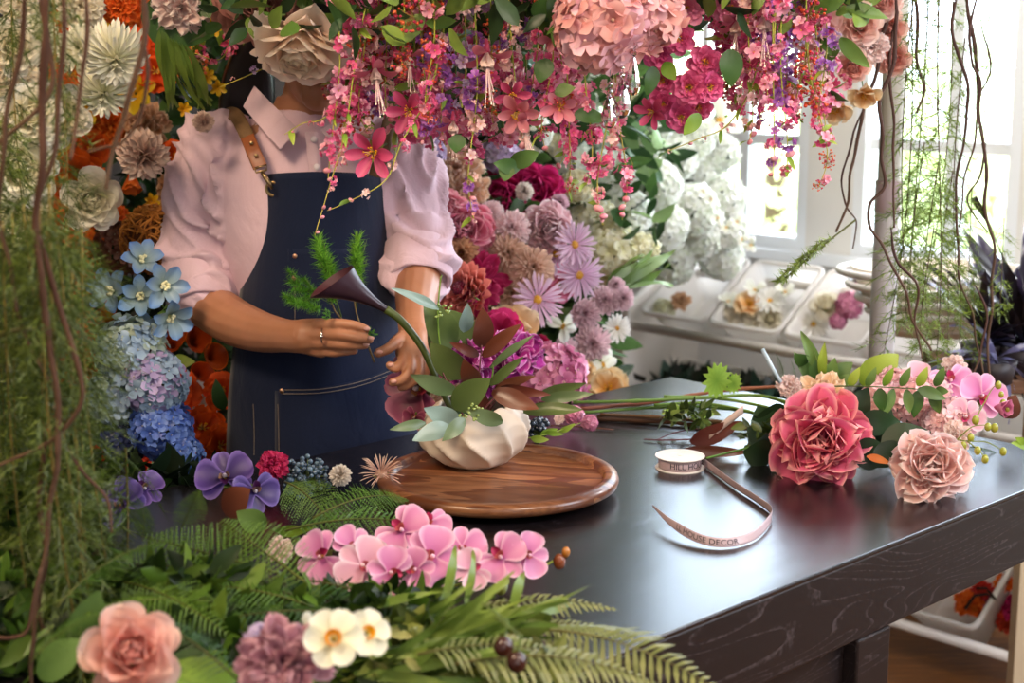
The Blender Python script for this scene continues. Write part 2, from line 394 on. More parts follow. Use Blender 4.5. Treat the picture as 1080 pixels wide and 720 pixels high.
def g_asparagus(L, c0, c1, dens=90, spread=.06, stemc=None, sway=.04, fuzz=1.0, rs=.0016):
    """hanging strand of feathery asparagus-like greenery going down -Z from the origin, length L metres"""
    st = MB(); m = MB(); ph = rnd() * 6; ph2 = rnd() * 6; N = 16
    P = lambda u: V((sway * sin(2.2 * u * L * 2 + ph) * u, sway * .7 * sin(3 * u * L + ph2) * u, -L * u))
    tube(st, [P(i / N) for i in range(N + 1)], [rs, rs * .4], stemc or c0, 5)
    for i in range(int(dens * L)):
        u = rnd(); b = P(u); a = rnd() * 6.28; d = V((cos(a), sin(a), U(-1.1, .2))).normalized(); bl = spread * U(.5, 1.15)
        tube(m, [b, b + d * bl * .5 + V((0, 0, -.003)), b + d * bl + V((0, 0, -bl * .35))], [.0007, .0004], c0, 3, cap=False)
        for k in range(int(8 * fuzz)):
            t = .15 + .85 * (k + rnd()) / (9 * fuzz); q = b + d * bl * t + V((0, 0, -bl * .35 * t * t))
            for s in range(2):
                e = V((U(-1, 1), U(-1, 1), U(-1, .7))).normalized(); nl = U(.010, .020); w = e.orthogonal().normalized() * .0008; cc = mixc(c0, c1, rnd())
                m.add([q - w, q + w, q + e * nl + d * nl * .5], [(0, 1, 2)], cc)
    return st, m
def g_sprig(c0, c1, n=260, r=.16, L=1.0, branches=5):
    """bushy needle sprig growing along +X"""
    st = MB(); m = MB(); axes = [([V((0, 0, 0)), V((L * .55, 0, .02)), V((L, 0, 0))], 1)]
    for i in range(branches):
        t = .3 + .6 * i / branches; s = (-1) ** i; b = V((L * t, 0, 0)); axes.append(([b, b + V((.16, .2 * s, .05)), b + V((.32, .34 * s, .03))], .7))
    for pts, k in axes:
        tube(st, pts, [.012, .006], mixc(c0, (.12, .07, .03), .5), 5)
        pp = spline(pts, 8)
        for j in range(int(n * k / 2)):
            i0 = int(len(pp) * (.35 if k == 1 else .1) + rnd() * len(pp) * (.64 if k == 1 else .89)); q = pp[min(i0, len(pp) - 1)]
            tdir = (pts[-1] - pts[0]).normalized(); e = (V((U(-1, 1), U(-1, 1), U(-1, 1))).normalized() + tdir * .8).normalized(); nl = r * U(.6, 1.1); w = e.orthogonal().normalized() * .012
            cc = mixc(c0, c1, rnd()); m.add([q - w, q + w, q + e * nl], [(0, 1, 2)], cc)
    return st, m
def taper_stem(pts, r0, r1, c, c2=None, n=6, nodes_=0):
    m = MB(); p = spline(pts, 6); rr = [r0 + (r1 - r0) * i / (len(p) - 1) for i in range(len(p))]
    if nodes_:
        for i in range(len(p)):
            if i % nodes_ == 0: rr[i] *= 1.35
    tube(m, p, rr, c, n, c2); return m
# ================================================================ room
C0 = V((.467, 4.88, 0)) - V((.691, -.723, 0)) * .48
def G(a, b, z=0): return C0 + DB * a + DA * b + V((0, 0, z))
ROOM = Matrix(((DB.x, DA.x, 0, C0.x), (DB.y, DA.y, 0, C0.y), (0, 0, 1, 0), (0, 0, 0, 1)))
def ga(p): d = V((p.x, p.y, 0)) - C0; return d.dot(DB), d.dot(DA)
def wall_a(px, py=150, b=0.0):
    """a-coordinate on the window plane (offset b) seen at a pixel column"""
    r = ray(px, py); o = C0 + DA * b; k = r.x / r.y
    return (k * o.y - o.x) / (DB.x - k * DB.y)
M_wall = plain('plaster_white', 'd8d6d0', .7, nscale=6, namt=.05)
M_dark = plain('dark_plaster', '2a2019', .85, nscale=5, namt=.2)
M_frame = plain('white_gloss_paint', 'dfe3e6', .35, nscale=8, namt=.03)
M_ceil = plain('ceiling_paint', '6b625a', .8, nscale=4, namt=.05)
M_floor = wood('oak_floor', '7a4a20', 'b87a3c', 3, 5, .35, 0, .4, 8, .1)
def rbox(mb, a0, a1, b0, b1, z0, z1): box(mb, (a0, b0, z0), (a1, b1, z1), (1, 1, 1), ROOM)
def rstruct(name, boxes, mat):
    m = MB()
    for b in boxes: rbox(m, *b)
    return struct(name, m, mat)
H = 2.75
rstruct('floor', [(-.1, 6, -5, .12, -.05, 0)], M_floor)
rstruct('ceiling', [(-.1, 6, -5, .12, H, H + .05)], M_ceil)
rstruct('wall_back', [(-.12, 0, -5, .12, 0, H)], M_dark)
rstruct('wall_front', [(6, 6.1, -5, .12, 0, H)], M_wall)
rstruct('wall_left', [(-.1, 6, -5.1, -5, 0, H)], M_wall)
a1l, a1r = wall_a(606), wall_a(853); a2l, a2r = wall_a(902), wall_a(1078); a3l, a3r = wall_a(1110), wall_a(1110) + 1.0
ZS, ZT, ZM = .93, 2.42, at(800, 150, 4.4).z
rstruct('wall_window_side', [(0, a1l, 0, .12, 0, H), (a1l, a3r, 0, .12, 0, ZS), (a1l, a3r, 0, .12, ZT, H), (a1r, a2l, 0, .12, ZS, ZT), (a2r, a3l, 0, .12, ZS, ZT), (a3r, 6, 0, .12, 0, H)], M_wall)
rstruct('trim_sill', [(a1l - .03, a3r + .03, -.06, .0, ZS - .03, ZS)], M_frame)
rstruct('baseboard_window_side', [(0, 6, -.015, 0, 0, .1)], M_frame)
m, nt, bb, out = nodes('window_glass'); N = nt.nodes; L = nt.links
tr = N.new('ShaderNodeBsdfTransparent'); gl = N.new('ShaderNodeBsdfGlossy'); gl.inputs['Roughness'].default_value = .02
fr = N.new('ShaderNodeFresnel'); fr.inputs[0].default_value = 1.3; mx = N.new('ShaderNodeMixShader')
L.new(fr.outputs[0], mx.inputs[0]); L.new(tr.outputs[0], mx.inputs[1]); L.new(gl.outputs[0], mx.inputs[2]); L.new(mx.outputs[0], out.inputs[0]); M_glass = m
def window(n, al, ar, mull):
    e = empty('window_%d' % n, G((al + ar) / 2, .04, ZS)); e['kind'] = 'structure'
    inv = Matrix.Translation(-e.location)
    def bx(rows):
        m = MB()
        for r_ in rows: rbox(m, *r_)
        m.v = [tuple(V(p) - e.location) for p in m.v]; return m
    f = .035
    part('window_frame', bx([(al, al + f, .0, .09, ZS, ZT), (ar - f, ar, .0, .09, ZS, ZT), (al + f, ar - f, .0, .09, ZS, ZS + f), (al + f, ar - f, .0, .09, ZT - f, ZT)]), M_frame, e, False)
    for a, w in mull: part('mullion', bx([(a - w / 2, a + w / 2, .02, .07, ZS + f, ZT - f)]), M_frame, e, False)
    part('transom_bar', bx([(al + f, ar - f, .025, .065, ZM - .016, ZM + .016)]), M_frame, e, False)
    part('pane', bx([(al + f, ar - f, .042, .046, ZS + f, ZT - f)]), M_glass, e, False)
window(1, a1l, a1r, [(wall_a(663), .034), (wall_a(737), .022), (wall_a(781), .034)])
window(2, a2l, a2r, [(wall_a(1001), .036)])
window(3, a3l, a3r, [((a3l + a3r) / 2, .036)])
# garden beyond the window: lawn and trees, overexposed daylight put into their pale colours
gm = MB(); box(gm, (-12, .2, -.4), (30, 40, -.35), hx('b8c490'), ROOM)
o = link('lawn', gm.mesh('lawn', plain('overexposed_grass', 'b4c08c', .9, nscale=2, namt=.3))); o['kind'] = 'structure'
def crown(r, c0, c1, n):
    m = MB()
    for i in range(n):
        d = V((U(-1, 1), U(-1, 1), U(-1, 1)))
        if d.length > 1 or d.length < .3: continue
        q = d * r; w = .05; a = V((U(-1, 1), U(-1, 1), U(-1, 1))).normalized() * w; b = a.orthogonal().normalized() * w * .6
        c = mixc(c0, c1, rnd()); m.add([q - a, q - b, q + a, q + b], [(0, 1, 2, 3)], c)
    return m
for i, (px, dist, zc, r, c0, c1, lb) in enumerate([(815, 8, .9, 1.0, 'd0d890', 'f0f0c0', 'sunlit yellow-green tree outside the first window'), (965, 6.6, .7, .55, 'c4d090', 'ecf0b8', 'yellow-green garden tree outside behind the white post'),
        (690, 13, 1.5, 1.6, 'c0d0a8', 'dce8cc', 'pale green tree outside the narrow left window panes'), (1085, 10, 1.0, 1.0, 'ccd8a4', 'eaf0cc', 'light green tree outside the right-hand window')]):
    r_ = ray(px, 200); p = CAM + r_ * (dist / r_.y); e = empty('garden_tree', (p.x, p.y, -.35))
    m = crown(r, hx(c0), hx(c1), 6500); m.v = [(x, y, z + zc + .35) for x, y, z in m.v]; part('foliage', m, LEAF, e, False)
    m = MB(); tube(m, [(0, 0, 0), (.05, 0, zc * .5), (0, 0, zc + .6)], [.12, .05], hx('5a4630'), 8); part('trunk', m, STEM, e)
    tag(e, lb, 'tree', 'trees in the garden outside')

# ================================================================ table
TZ = .88; TT = .112
K = onz(708, 397, TZ); a0, b0 = ga(K); a1, _ = ga(onz(675, 679, TZ)); b1 = b0 - 2.55
M_top = wood('black_oak', '0b090c', '322c34', 2.6, 26, .26, 0, .5, 0, .08, (.36, .62), (8, 1, 8), .5)
M_top.node_tree.nodes['Principled BSDF'].inputs['Coat Roughness'].default_value = .27
M_side = wood('black_oak_edge', '1b1415', '4a4244', 1.7, 19, .42, R(0), .5, 0, .08, (.74, .98), (7, 1, 7), 0, 1)
t = empty('work_table', G((a0 + a1) / 2, (b0 + b1) / 2, 0)); t.rotation_euler = (0, 0, atan2(DB.y, DB.x))
def tbox(a_, b_, c_, d_, z0, z1, bev=0):
    m = MB(); ca, cb = (a0 + a1) / 2, (b0 + b1) / 2; box(m, (a_ - ca, c_ - cb, z0), (b_ - ca, d_ - cb, z1)); return m
def bev(o, w=.004, seg=2): return modmesh(o, [('BEVEL', dict(width=w, segments=seg, limit_method='ANGLE'))])
o = part('tabletop', tbox(a0, a1, b1, b0, TZ - .006, TZ), M_top, t, False); bev(o, .002)
o = part('apron', tbox(a0 + .001, a1 - .001, b1 + .001, b0 - .001, TZ - TT, TZ - .0062), M_side, t, False); bev(o, .002)
lb = ga(onz(893, 671, TZ - TT))[1]; lb2 = ga(onz(928, 655, TZ - TT))[1]; lw = lb2 - lb
for (x0, y0) in ((a1 - lw, lb), (a0, lb), (a1 - lw, b1 + .1), (a0, b1 + .1)):
    o = part('leg', tbox(x0, x0 + lw, y0, y0 + lw, 0, TZ - TT - .0005), M_side, t, False); bev(o, .003)
for x0 in (a1 - .05, a0 + .02): part('side_rail', tbox(x0, x0 + .03, b1 + .16, lb - .002, .10, TZ - TT - .0005), M_side, t, False)
tag(t, 'large black-stained oak work table with pale grain on its edge', 'table')
def P(px, py, h=0): return onz(px, py, TZ + h)

# ================================================================ turntable and vase
tc = P(525, 497, .028); tr_ = .172
M_wal = wood('walnut', '6a3a20', 'b47a50', 3, 4, .33, R(20), .4, 9, .05, (.15, .7), (1, 7, 7), .25)
t = empty('turntable', (tc.x, tc.y, TZ)); t.rotation_euler = (0, 0, R(8))
m = MB(); lathe(m, [(0, .0175), (.149, .0175), (.151, .019), (.152, .0255), (.156, .028), (.165, .028), (.1715, .025), (.1735, .019), (.1715, .013), (.164, .009), (.12, .0085), (0, .0085)], 96)
part('tray', m, M_wal, t); m = MB(); lathe(m, [(0, .009), (.1, .009), (.1, .0), (0, .0)], 48); part('base', m, plain('turntable_base', '1a120e', .5), t)
tag(t, 'round walnut wood turntable with a raised rim under the vase', 'turntable')
M_cer = plain('ceramic_bisque', 'ccbcaa', .62, nscale=40, namt=.06, bump=.15)
vc = onz(500, 489, TZ + .0175); t = empty('bowl_vase', (vc.x, vc.y, TZ + .0175))
m = MB()
def vase(u, v):
    a = 2 * pi * v; n = 11; prof = [(.0, .0), (.034, .0), (.052, .010), (.068, .028), (.0745, .05), (.072, .068), (.060, .083), (.049, .090)]
    x = u * (len(prof) - 1); i = min(int(x), len(prof) - 2); f = x - i; r = prof[i][0] * (1 - f) + prof[i + 1][0] * f; z = prof[i][1] * (1 - f) + prof[i + 1][1] * f
    ph = a * n + 7.5 * z / .09 + 1.3 * sin(a * 2) + .7 * sin(z * 60 + a); w = 1 - abs(cos(ph / 2)) ** .8 if 0 else (abs(sin(ph / 2))) ** .6
    k = sin(pi * min(1, max(0, (z / .09)) * .86 + .05)); r2 = r * (1 - .11 * (w - .7) * k * 1.6) * 1.05
    z2 = z * (1.0 + .10 * sin(a + .4)) + .006 * w * u * u
    return V((r2 * cos(a), r2 * sin(a), z2)), (1, 1, 1)
grid(m, vase, 36, 200, True)
o = part('shell', m, M_cer, t); modmesh(o, [('SOLIDIFY', dict(thickness=.0045, offset=-1))])
m = MB(); lathe(m, [(0, .075), (.05, .073)], 32, (1, 1, 1)); o = part('flower_foam', m, plain('floral_foam', '2c4a2a', .95, nscale=90, namt=.3), t)
tag(t, 'low cream ceramic bowl vase with twisting pleated ribs', 'vase')

# ================================================================ ribbon spool
M_rib = plain('satin_ribbon', 'b8a0a4', .38, spec=.5, nscale=300, namt=.04)
M_card = plain('white_card', 'e4dcd6', .5); M_ink = plain('grey_ink', '201c28', .6)
sc = P(717, 493); sr = pxm(27, sc.y); t = empty('ribbon_spool', sc); RW = .0165
m = MB(); lathe(m, [(0, .0012), (sr, .0012), (sr, .0), (0, .0)], 64); part('flange', m, M_card, t, False)
m = MB(); lathe(m, [(0, RW + .004), (.004, RW + .004), (.0042, RW + .003), (sr * .36, RW + .003), (sr * .38, RW + .0034), (sr * .42, RW + .003), (sr, RW + .003), (sr, RW + .0018), (0, RW + .0018)], 64); part('flange', m, M_card, t, False)
m = MB(); lathe(m, [(.0, .0013), (sr * .86, .0013), (sr * .86, RW + .0017), (0, RW + .0017)], 64); roll = part('ribbon_roll', m, M_rib, t)
def text_mesh(s, size, bend):
    cu = bpy.data.curves.new('lettering', 'FONT'); cu.body = s; cu.size = size; cu.resolution_u = 3; cu.align_y = 'BOTTOM_BASELINE'
    o = bpy.data.objects.new('lettering_tmp', cu); COL.objects.link(o)
    dg = bpy.context.evaluated_depsgraph_get(); dg.update(); me = bpy.data.meshes.new_from_object(o.evaluated_get(dg))
    bpy.data.objects.remove(o)
    bm = bmesh.new(); bm.from_mesh(me); bmesh.ops.subdivide_edges(bm, edges=[e for e in bm.edges if e.calc_length() > size * .35], cuts=2)
    for v in bm.verts: v.co = bend(v.co.x, v.co.y)
    bm.to_mesh(me); bm.free(); me.materials.clear(); me.materials.append(M_ink); return me
rr = sr * .86 + .0003
ang0 = R(270 - 34)
o = link('lettering', text_mesh('HILL HOUSE', .0125, lambda x, y: V((rr * cos(ang0 + x / rr), rr * sin(ang0 + x / rr), .0052 + y))), roll)
tag(t, 'white card spool of pale pink printed ribbon on the black table', 'ribbon spool')
# unrolled ribbon end: a standing, leaning band
path = [(742, 492, .0012, .0), (757, 503, .001, .10), (775, 516, .001, .25), (797, 530, .001, .35), (813, 543, .0008, .15), (811, 556, .0008, -.30), (795, 571, .001, -.5), (770, 578, .001, -.45), (745, 577, .002, -.42), (722, 570, .005, -.35), (704, 560, .010, -.3), (688, 548, .018, -.2)]
pts = spline([P(x, y) for x, y, h, l in path], 8); nP = len(pts) - 1
hs = spline([(h, l, 0) for x, y, h, l in path], 8); wd = RW * .92
acc = [0]
for i in range(nP): acc.append(acc[-1] + (pts[i + 1] - pts[i]).length)
def rib(s, y):
    s = max(0, min(acc[-1] - 1e-6, s)); i = max(k for k in range(nP) if acc[k] <= s); f = (s - acc[i]) / (acc[i + 1] - acc[i])
    p = pts[i].lerp(pts[i + 1], f); h = hs[i].lerp(hs[i + 1], f); tg = (pts[i + 1] - pts[i]).normalized(); n = V((0, 1, 0)); n = (n - tg * n.dot(tg) * .6).normalized()
    w = wd * (1 if s < acc[-1] * .86 else 1 - .8 * (s - acc[-1] * .86) / (acc[-1] * .14))
    lean = h.y
    q = p + V((0, 0, h.x + .0004)) + (V((0, 0, 1)) * cos(lean) * .8 + n * -sin(lean) * .8) * (y * w)
    return q
m = MB(); grid(m, lambda u, v: (rib(u * acc[-1], v), (1, 1, 1)), nP, 4)
o = link('ribbon', m.mesh('ribbon', M_rib)); modmesh(o, [('SOLIDIFY', dict(thickness=.0003))])
tag(o, 'loose curling end of pale pink ribbon unrolled from the spool', 'ribbon')
# text reads left to right on the near loop, which runs right to left
def nearest_s(px, py): q = P(px, py); return acc[min(range(nP + 1), key=lambda i: (pts[i] - q).length)]
sA = nearest_s(713, 566)
tx = text_mesh('LL HOUSE DECOR', .0125, lambda x, y: rib(sA - x * 1.0, .22 + y / wd) + V((0, -.0006, .0004)))
link('lettering', tx, o)

# ================================================================ white storage rack with tubs
M_plas = plain('white_plastic', 'e8e2dc', .4, nscale=5, namt=.03); M_cream = plain('cream_board', 'd6c8b4', .5, nscale=12, namt=.05)
M_tub = leafy('tub_plastic', .35, .4, 0, .5, .02, 4)
fa, fb = ga(at(672, 329, 4.27)); z0_ = at(672, 329, 4.27).z; RL = 1.31
t = empty('storage_rack', G(fa + RL / 2, fb + .2, 0)); t.rotation_euler = (0, 0, atan2(DB.y, DB.x))
def rk(mb, a_, b_, c_, d_, z0, z1): box(mb, (a_ - RL / 2, c_ - .2, z0), (b_ - RL / 2, d_ - .2, z1))
for q in (-.045, RL):
    m = MB(); w = .022; prof = [(-.06, 0), (.32, 0), (.32, .90), (.20, .90), (-.01, .79), (-.03, .70)]
    vs = [V((x - RL / 2, b_ - .2, z)) for x in (q, q + w) for b_, z in prof]; n = len(prof)
    m.add(vs, [tuple(range(n)), tuple(range(2 * n - 1, n - 1, -1))] + [(i, i + n, (i + 1) % n + n, (i + 1) % n) for i in range(n)], (1, 1, 1))
    o = part('side_panel', m, M_cream if q > 0 else M_plas, t, False); bev(o, .006, 3)
TIERS = [(z0_, 0.0), (.45, -.03), (.13, -.05)]
for z, off in TIERS:
    for (zz, bb_) in ((z - .045, off + .012), (z + .10, off + .24)):
        m = MB(); tube(m, [(-.023 - RL / 2, bb_ - .2, zz), (RL + .001 - RL / 2, bb_ - .2, zz)], .0135, (1, 1, 1), 14); part('rail', m, M_plas, t)
tag(t, 'white storage rack with round rails and slanting tubs under the window', 'storage rack')
def tub_mesh(w=.245, d=.275, dp=.14):
    m = MB()
    def loop(w_, d_, r, z, oy=0):
        out = []
        for cx, cy, s in ((w_ / 2 - r, d_ / 2 - r, 0), (-w_ / 2 + r, d_ / 2 - r, 90), (-w_ / 2 + r, -d_ / 2 + r, 180), (w_ / 2 - r, -d_ / 2 + r, 270)):
            for k in range(5): a = R(s + 22.5 * k); out.append(V((cx + r * cos(a), cy + r * sin(a) + oy, z)))
        return out
    body = MB(); L_ = [loop(w - .02, d - .02, .02, 0), loop(w - .035, d - .035, .022, -.02), loop(w - .075, d - .09, .025, -dp), loop(w - .09, d - .105, .02, -dp - .004)]
    def sk(mb, Ls, cap):
        n = len(Ls[0]); vs = [p for l in Ls for p in l]; fs = [(i * n + k, i * n + (k + 1) % n, (i + 1) * n + (k + 1) % n, (i + 1) * n + k) for i in range(len(Ls) - 1) for k in range(n)]
        if cap: fs.append(tuple((len(Ls) - 1) * n + k for k in range(n)))
        mb.add(vs, fs, hx('f4f0ec'))
    sk(body, L_, True)
    rim = MB(); sk(rim, [loop(w - .026, d - .026, .018, -.003), loop(w - .022, d - .022, .02, .003), loop(w - .006, d - .006, .026, .004), loop(w, d, .028, .0), loop(w, d, .028, -.009), loop(w - .006, d - .006, .026, -.010)], False)
    return body.mesh('tub_body', M_tub), rim.mesh('tub_rim', M_tub)
TB, TR = tub_mesh(); TILT = R(36)
TUBS = []
def tub(a, tier, label):
    z, off = TIERS[tier]; p = G(fa + a, fb + off + .11, z + .08); e = empty('storage_tub', p)
    e.rotation_euler = (TILT, 0, atan2(DB.y, DB.x))
    o = link('body', TB, e)
    o = link('rim', TR, e); tag(e, label, 'storage tub', 'white tubs on the storage rack'); TUBS.append(e); return e
tub(.125, 0, 'white slanting tub nearest the white flowers, holding a few stems')
tub(.380, 0, 'middle white slanting tub heaped with white blossoms')
tub(.635, 0, 'white slanting tub beside the post with a daisy and pink florets')
tub(.890, 0, 'white slanting tub behind the hanging green vines')
for k in range(4): tub(.14 + .255 * k, 1, ['lower-tier white tub of dark leaves at the rack end panel', 'lower-tier white tub of dark leaves under the blossom-filled tub', 'lower-tier white tub of dark leaves under the tub of pink florets', 'lower-tier white tub behind the pink bouquet'][k])
tub(1.03, 2, 'floor-level white tub of autumn red and orange flowers under the table edge')

# ================================================================ white post
M_post = plain('brushed_post', 'a49c98', .35, nscale=30, namt=.12); M_wrap = plain('bark_wrap', 'a8a498', .7, nscale=25, namt=.35, bump=.4, stretch=(1, 1, .4))
pp = at(928, 400, 3.0); t = empty('support_post', (pp.x, pp.y, 0)); zt = at(928, 222, 3.0).z; zc = at(928, 190, 3.0).z
def zpx(py, Y=3.0, px=928): return at(px, py, Y).z
m = MB(); lathe(m, [(0, 0), (.05, 0), (.05, .01), (.022, .014), (.022, zpx(648))], 32); part('lower_tube', m, M_plas, t)
m = MB(); lathe(m, [(.022, zpx(690)), (.030, zpx(688)), (.031, zpx(655)), (.028, zpx(648)), (.0255, zpx(645))], 32); part('collar', m, M_plas, t)
m = MB(); lathe(m, [(.0255, zpx(646)), (.0262, zt), (.024, zt + .002)], 32); part('sleeve', m, M_post, t)
m = MB(); lathe(m, [(.0275, zt - .002), (.0275, zc)], 32); part('tape_band', m, plain('pink_tape', 'a89494', .12, spec=.8, coat=.6), t)
m = MB(); lathe(m, [(.0235, zt), (.0225, H)], 24); part('upper_tube', m, M_wrap, t)
tag(t, 'upright white metal post behind the table wound with bare vines', 'post')

# ================================================================ person
def skinmat():
    m, nt, b, out = nodes('skin'); N = nt.nodes; L = nt.links
    nz = N.new('ShaderNodeTexNoise'); nz.inputs['Scale'].default_value = 30; tc = N.new('ShaderNodeTexCoord'); L.new(tc.outputs['Object'], nz.inputs['Vector'])
    mx = N.new('ShaderNodeMix'); mx.data_type = 'RGBA'; mx.inputs[6].default_value = (*hx('a06a4a'), 1); mx.inputs[7].default_value = (*hx('b88062'), 1)
    L.new(nz.outputs['Fac'], mx.inputs[0]); L.new(mx.outputs[2], b.inputs['Base Color'])
    b.inputs['Subsurface Weight'].default_value = .15; b.inputs['Subsurface Radius'].default_value = (.012, .005, .003); b.inputs['Subsurface Scale'].default_value = 1
    b.inputs['Roughness'].default_value = .45; return m
M_skin = skinmat(); YC = 2.50
X0 = at(328, 200, YC).x
pr = empty('person', (X0, YC, 0)); PO = V((X0, YC, 0))
W1 = (1, 1, 1)
def A(px, py, Y): return at(px, py, Y) - PO
def limb(mb, pts, n=14, sub=5):
    """pts: (px,py,Y,r) chain -> smooth tapered tube with rounded ends"""
    c = spline([A(p[0], p[1], p[2]) for p in pts], sub); r = [q.x for q in spline([(p[3], 0, 0) for p in pts], sub)]
    tube(mb, c, r, W1, n); ball(mb, c[0], r[0], W1, 6, 10); ball(mb, c[-1], r[-1], W1, 6, 10)
def loft(mb, rows, n=32, rot=0):
    def fn(u, v):
        i = min(int(round(u * (len(rows) - 1))), len(rows) - 1); z, cx, cy, hw, hd = rows[i]; a = 2 * pi * v
        x = cx + hw * cos(a) * (1 if abs(cos(a)) < 2 else 1); y = cy + hd * sin(a) * (abs(sin(a)) ** -.15 if abs(sin(a)) > .2 else 1.2)
        return V((x, y, z)), W1
    grid(mb, fn, len(rows) - 1, n, True)
    for i in (0, len(rows) - 1):
        z, cx, cy, hw, hd = rows[i]; mb.add([V((cx + hw * cos(2 * pi * k / n), cy + hd * sin(2 * pi * k / n), z)) for k in range(n)], [tuple(range(n))], W1)
def interp(rows, n):
    pts = [V(r[:3]) for r in rows]; q = [V((r[3], r[4], 0)) for r in rows]
    return [(a.x, a.y, a.z, b.x, b.y) for a, b in zip(spline(pts, n), spline(q, n))]
torso = interp([(.78, .02, 0.01, .12, .10), (.88, .02, .01, .118, .10), (1.0, .015, .01, .105, .09), (1.1, .005, 0, .12, .09), (1.22, 0, -.005, .15, .11), (1.31, 0, 0, .165, .10), (1.36, 0, .005, .13, .075), (1.395, .0, .01, .075, .06), (1.43, .0, .0, .052, .052)], 4)
bm_ = MB(); loft(bm_, torso)
for s in (-1, 1):   # legs, feet
    c = [V((.02 + .058 * s, 0.01, .86)), V((.02 + .062 * s, 0, .65)), V((.01 + .07 * s, 0, .46)), V((.075 * s, .01, .28)), V((.08 * s, .02, .09))]; tube(bm_, spline(c, 4), [.078 - .045 * i / 16 for i in range(17)], W1, 14)
    ball(bm_, (.085 * s, -.05, .045), .05, W1, 8, 10, (.9, 2.3, .9))
hc = A(338, 42, 2.44)
tube(bm_, [V((0, .01, 1.38)), V((hc.x * .5, -.015, 1.44)), V((hc.x * .8, hc.y * .7, hc.z - .06))], [.058, .052, .055], W1, 16)
ball(bm_, hc + V((0, .015, .025)), .085, W1, 12, 16, (.92, 1.08, 1.12)); ball(bm_, hc + V((.0, -.02, -.035)), .066, W1, 10, 14, (.92, .95, 1.15))
ball(bm_, hc + V((0, -.055, -.085)), .028, W1, 8, 10)
tube(bm_, [hc + V((0, -.082, .01)), hc + V((0, -.098, -.02)), hc + V((0, -.092, -.034))], [.007, .011, .012], W1, 8)
for s in (-1, 1):
    ball(bm_, hc + V((.081 * s, .01, -.01)), .028, W1, 8, 10, (.35, .7, 1.1)); ball(bm_, hc + V((.03 * s, -.072, .012)), .014, W1, 6, 8)
ball(bm_, hc + V((0, -.084, -.055)), .016, W1, 6, 8, (1.5, .6, .6))
# right arm (seen on the left), hand holding the sprig
limb(bm_, [(222, 160, 2.5, .048), (212, 235, 2.5, .043), (212, 308, 2.47, .041), (240, 335, 2.40, .040), (272, 349, 2.33, .034), (302, 354, 2.27, .0265), (322, 355, 2.245, .027)])
def finger(pts, r0=.0092, r1=.0068):
    r0 *= .9; r1 *= .93
    k = len(pts); limb(bm_, [(x, y, d, r0 + (r1 - r0) * i / (k - 1)) for i, (x, y, d) in enumerate(pts)], 10, 4)
HY = 2.235
for dy, dz in ((-9, 0), (-2, -.006), (6, -.004), (13, .004)):      # metacarpals make the palm
    limb(bm_, [(304, 353 + dy * .35, 2.262, .017), (320, 353 + dy * .8, 2.245 + dz, .0145), (339, 354 + dy * 1.15, 2.232 + dz, .0125)], 10, 3)
finger([(336, 343, 2.226), (356, 341, 2.208), (374, 343, 2.20), (386, 347, 2.198)], .0100, .0072)
finger([(338, 352, 2.222), (358, 353, 2.203), (376, 356, 2.195), (390, 358, 2.193)], .0100, .0072)
finger([(338, 361, 2.226), (356, 363, 2.208), (372, 364, 2.202), (385, 364, 2.204)], .0096, .0070)
finger([(336, 369, 2.236), (350, 372, 2.222), (363, 371, 2.216), (374, 370, 2.220)], .0086, .0062)
finger([(316, 352, 2.262), (334, 347, 2.275), (354, 349, 2.262), (372, 354, 2.240), (384, 357, 2.222)], .0125, .0085)
# left arm (seen on the right), hand reaching forward to the calla
limb(bm_, [(424, 162, 2.5, .048), (437, 225, 2.49, .042), (442, 272, 2.46, .040), (441, 298, 2.38, .038), (438, 322, 2.31, .032), (437, 342, 2.25, .026), (438, 352, 2.23, .025)])
for dx, dd in ((-11, .0), (-4, -.008), (4, -.008), (11, 0)):
    limb(bm_, [(437 + dx * .4, 345, 2.238, .017), (437 + dx * .8, 360, 2.215 + dd, .0145), (436 + dx, 372, 2.20 + dd, .0125)], 10, 3)
finger([(430, 352, 2.225), (420, 358, 2.20), (410, 367, 2.185), (399, 372, 2.18)], .0118, .0082)      # thumb
finger([(426, 368, 2.198), (424, 380, 2.175), (418, 388, 2.165), (411, 385, 2.168)], .0098, .0074)
finger([(433, 374, 2.188), (432, 390, 2.165), (424, 400, 2.158), (414, 403, 2.160)], .0098, .0074)
finger([(441, 375, 2.190), (441, 393, 2.172), (433, 404, 2.166), (423, 408, 2.168)], .0094, .0070)
finger([(448, 371, 2.200), (451, 386, 2.188), (446, 397, 2.182), (438, 402, 2.182)], .0084, .0062)
body = part('body', bm_, M_skin, pr)
modmesh(body, [('REMESH', dict(mode='VOXEL', voxel_size=.0023, use_smooth_shade=True)), ('SMOOTH', dict(factor=.6, iterations=4))])
# nails
m = MB()
for px, py, Y in ((387, 346.5, 2.190), (391, 356.5, 2.185), (386, 363, 2.196), (400, 371, 2.172), (412, 384.5, 2.160), (415, 402, 2.152)):
    q = A(px, py, Y); ball(m, q, .0042, hx('e0a898'), 5, 8, (1.3, .5, .85))
part('fingernail', m, plain('nail', 'd8a090', .25), pr)
# trousers
m = MB()
for s in (-1, 1):
    c = [V((.02 + .058 * s, 0.01, .98)), V((.02 + .058 * s, 0.01, .84)), V((.02 + .062 * s, 0, .65)), V((.01 + .07 * s, 0, .46)), V((.075 * s, .01, .28)), V((.08 * s, .02, .10))]; tube(m, spline(c, 4), [.088 - .036 * i / 20 for i in range(21)], W1, 16)
part('trousers', m, plain('dark_trousers', '14141a', .8), pr)
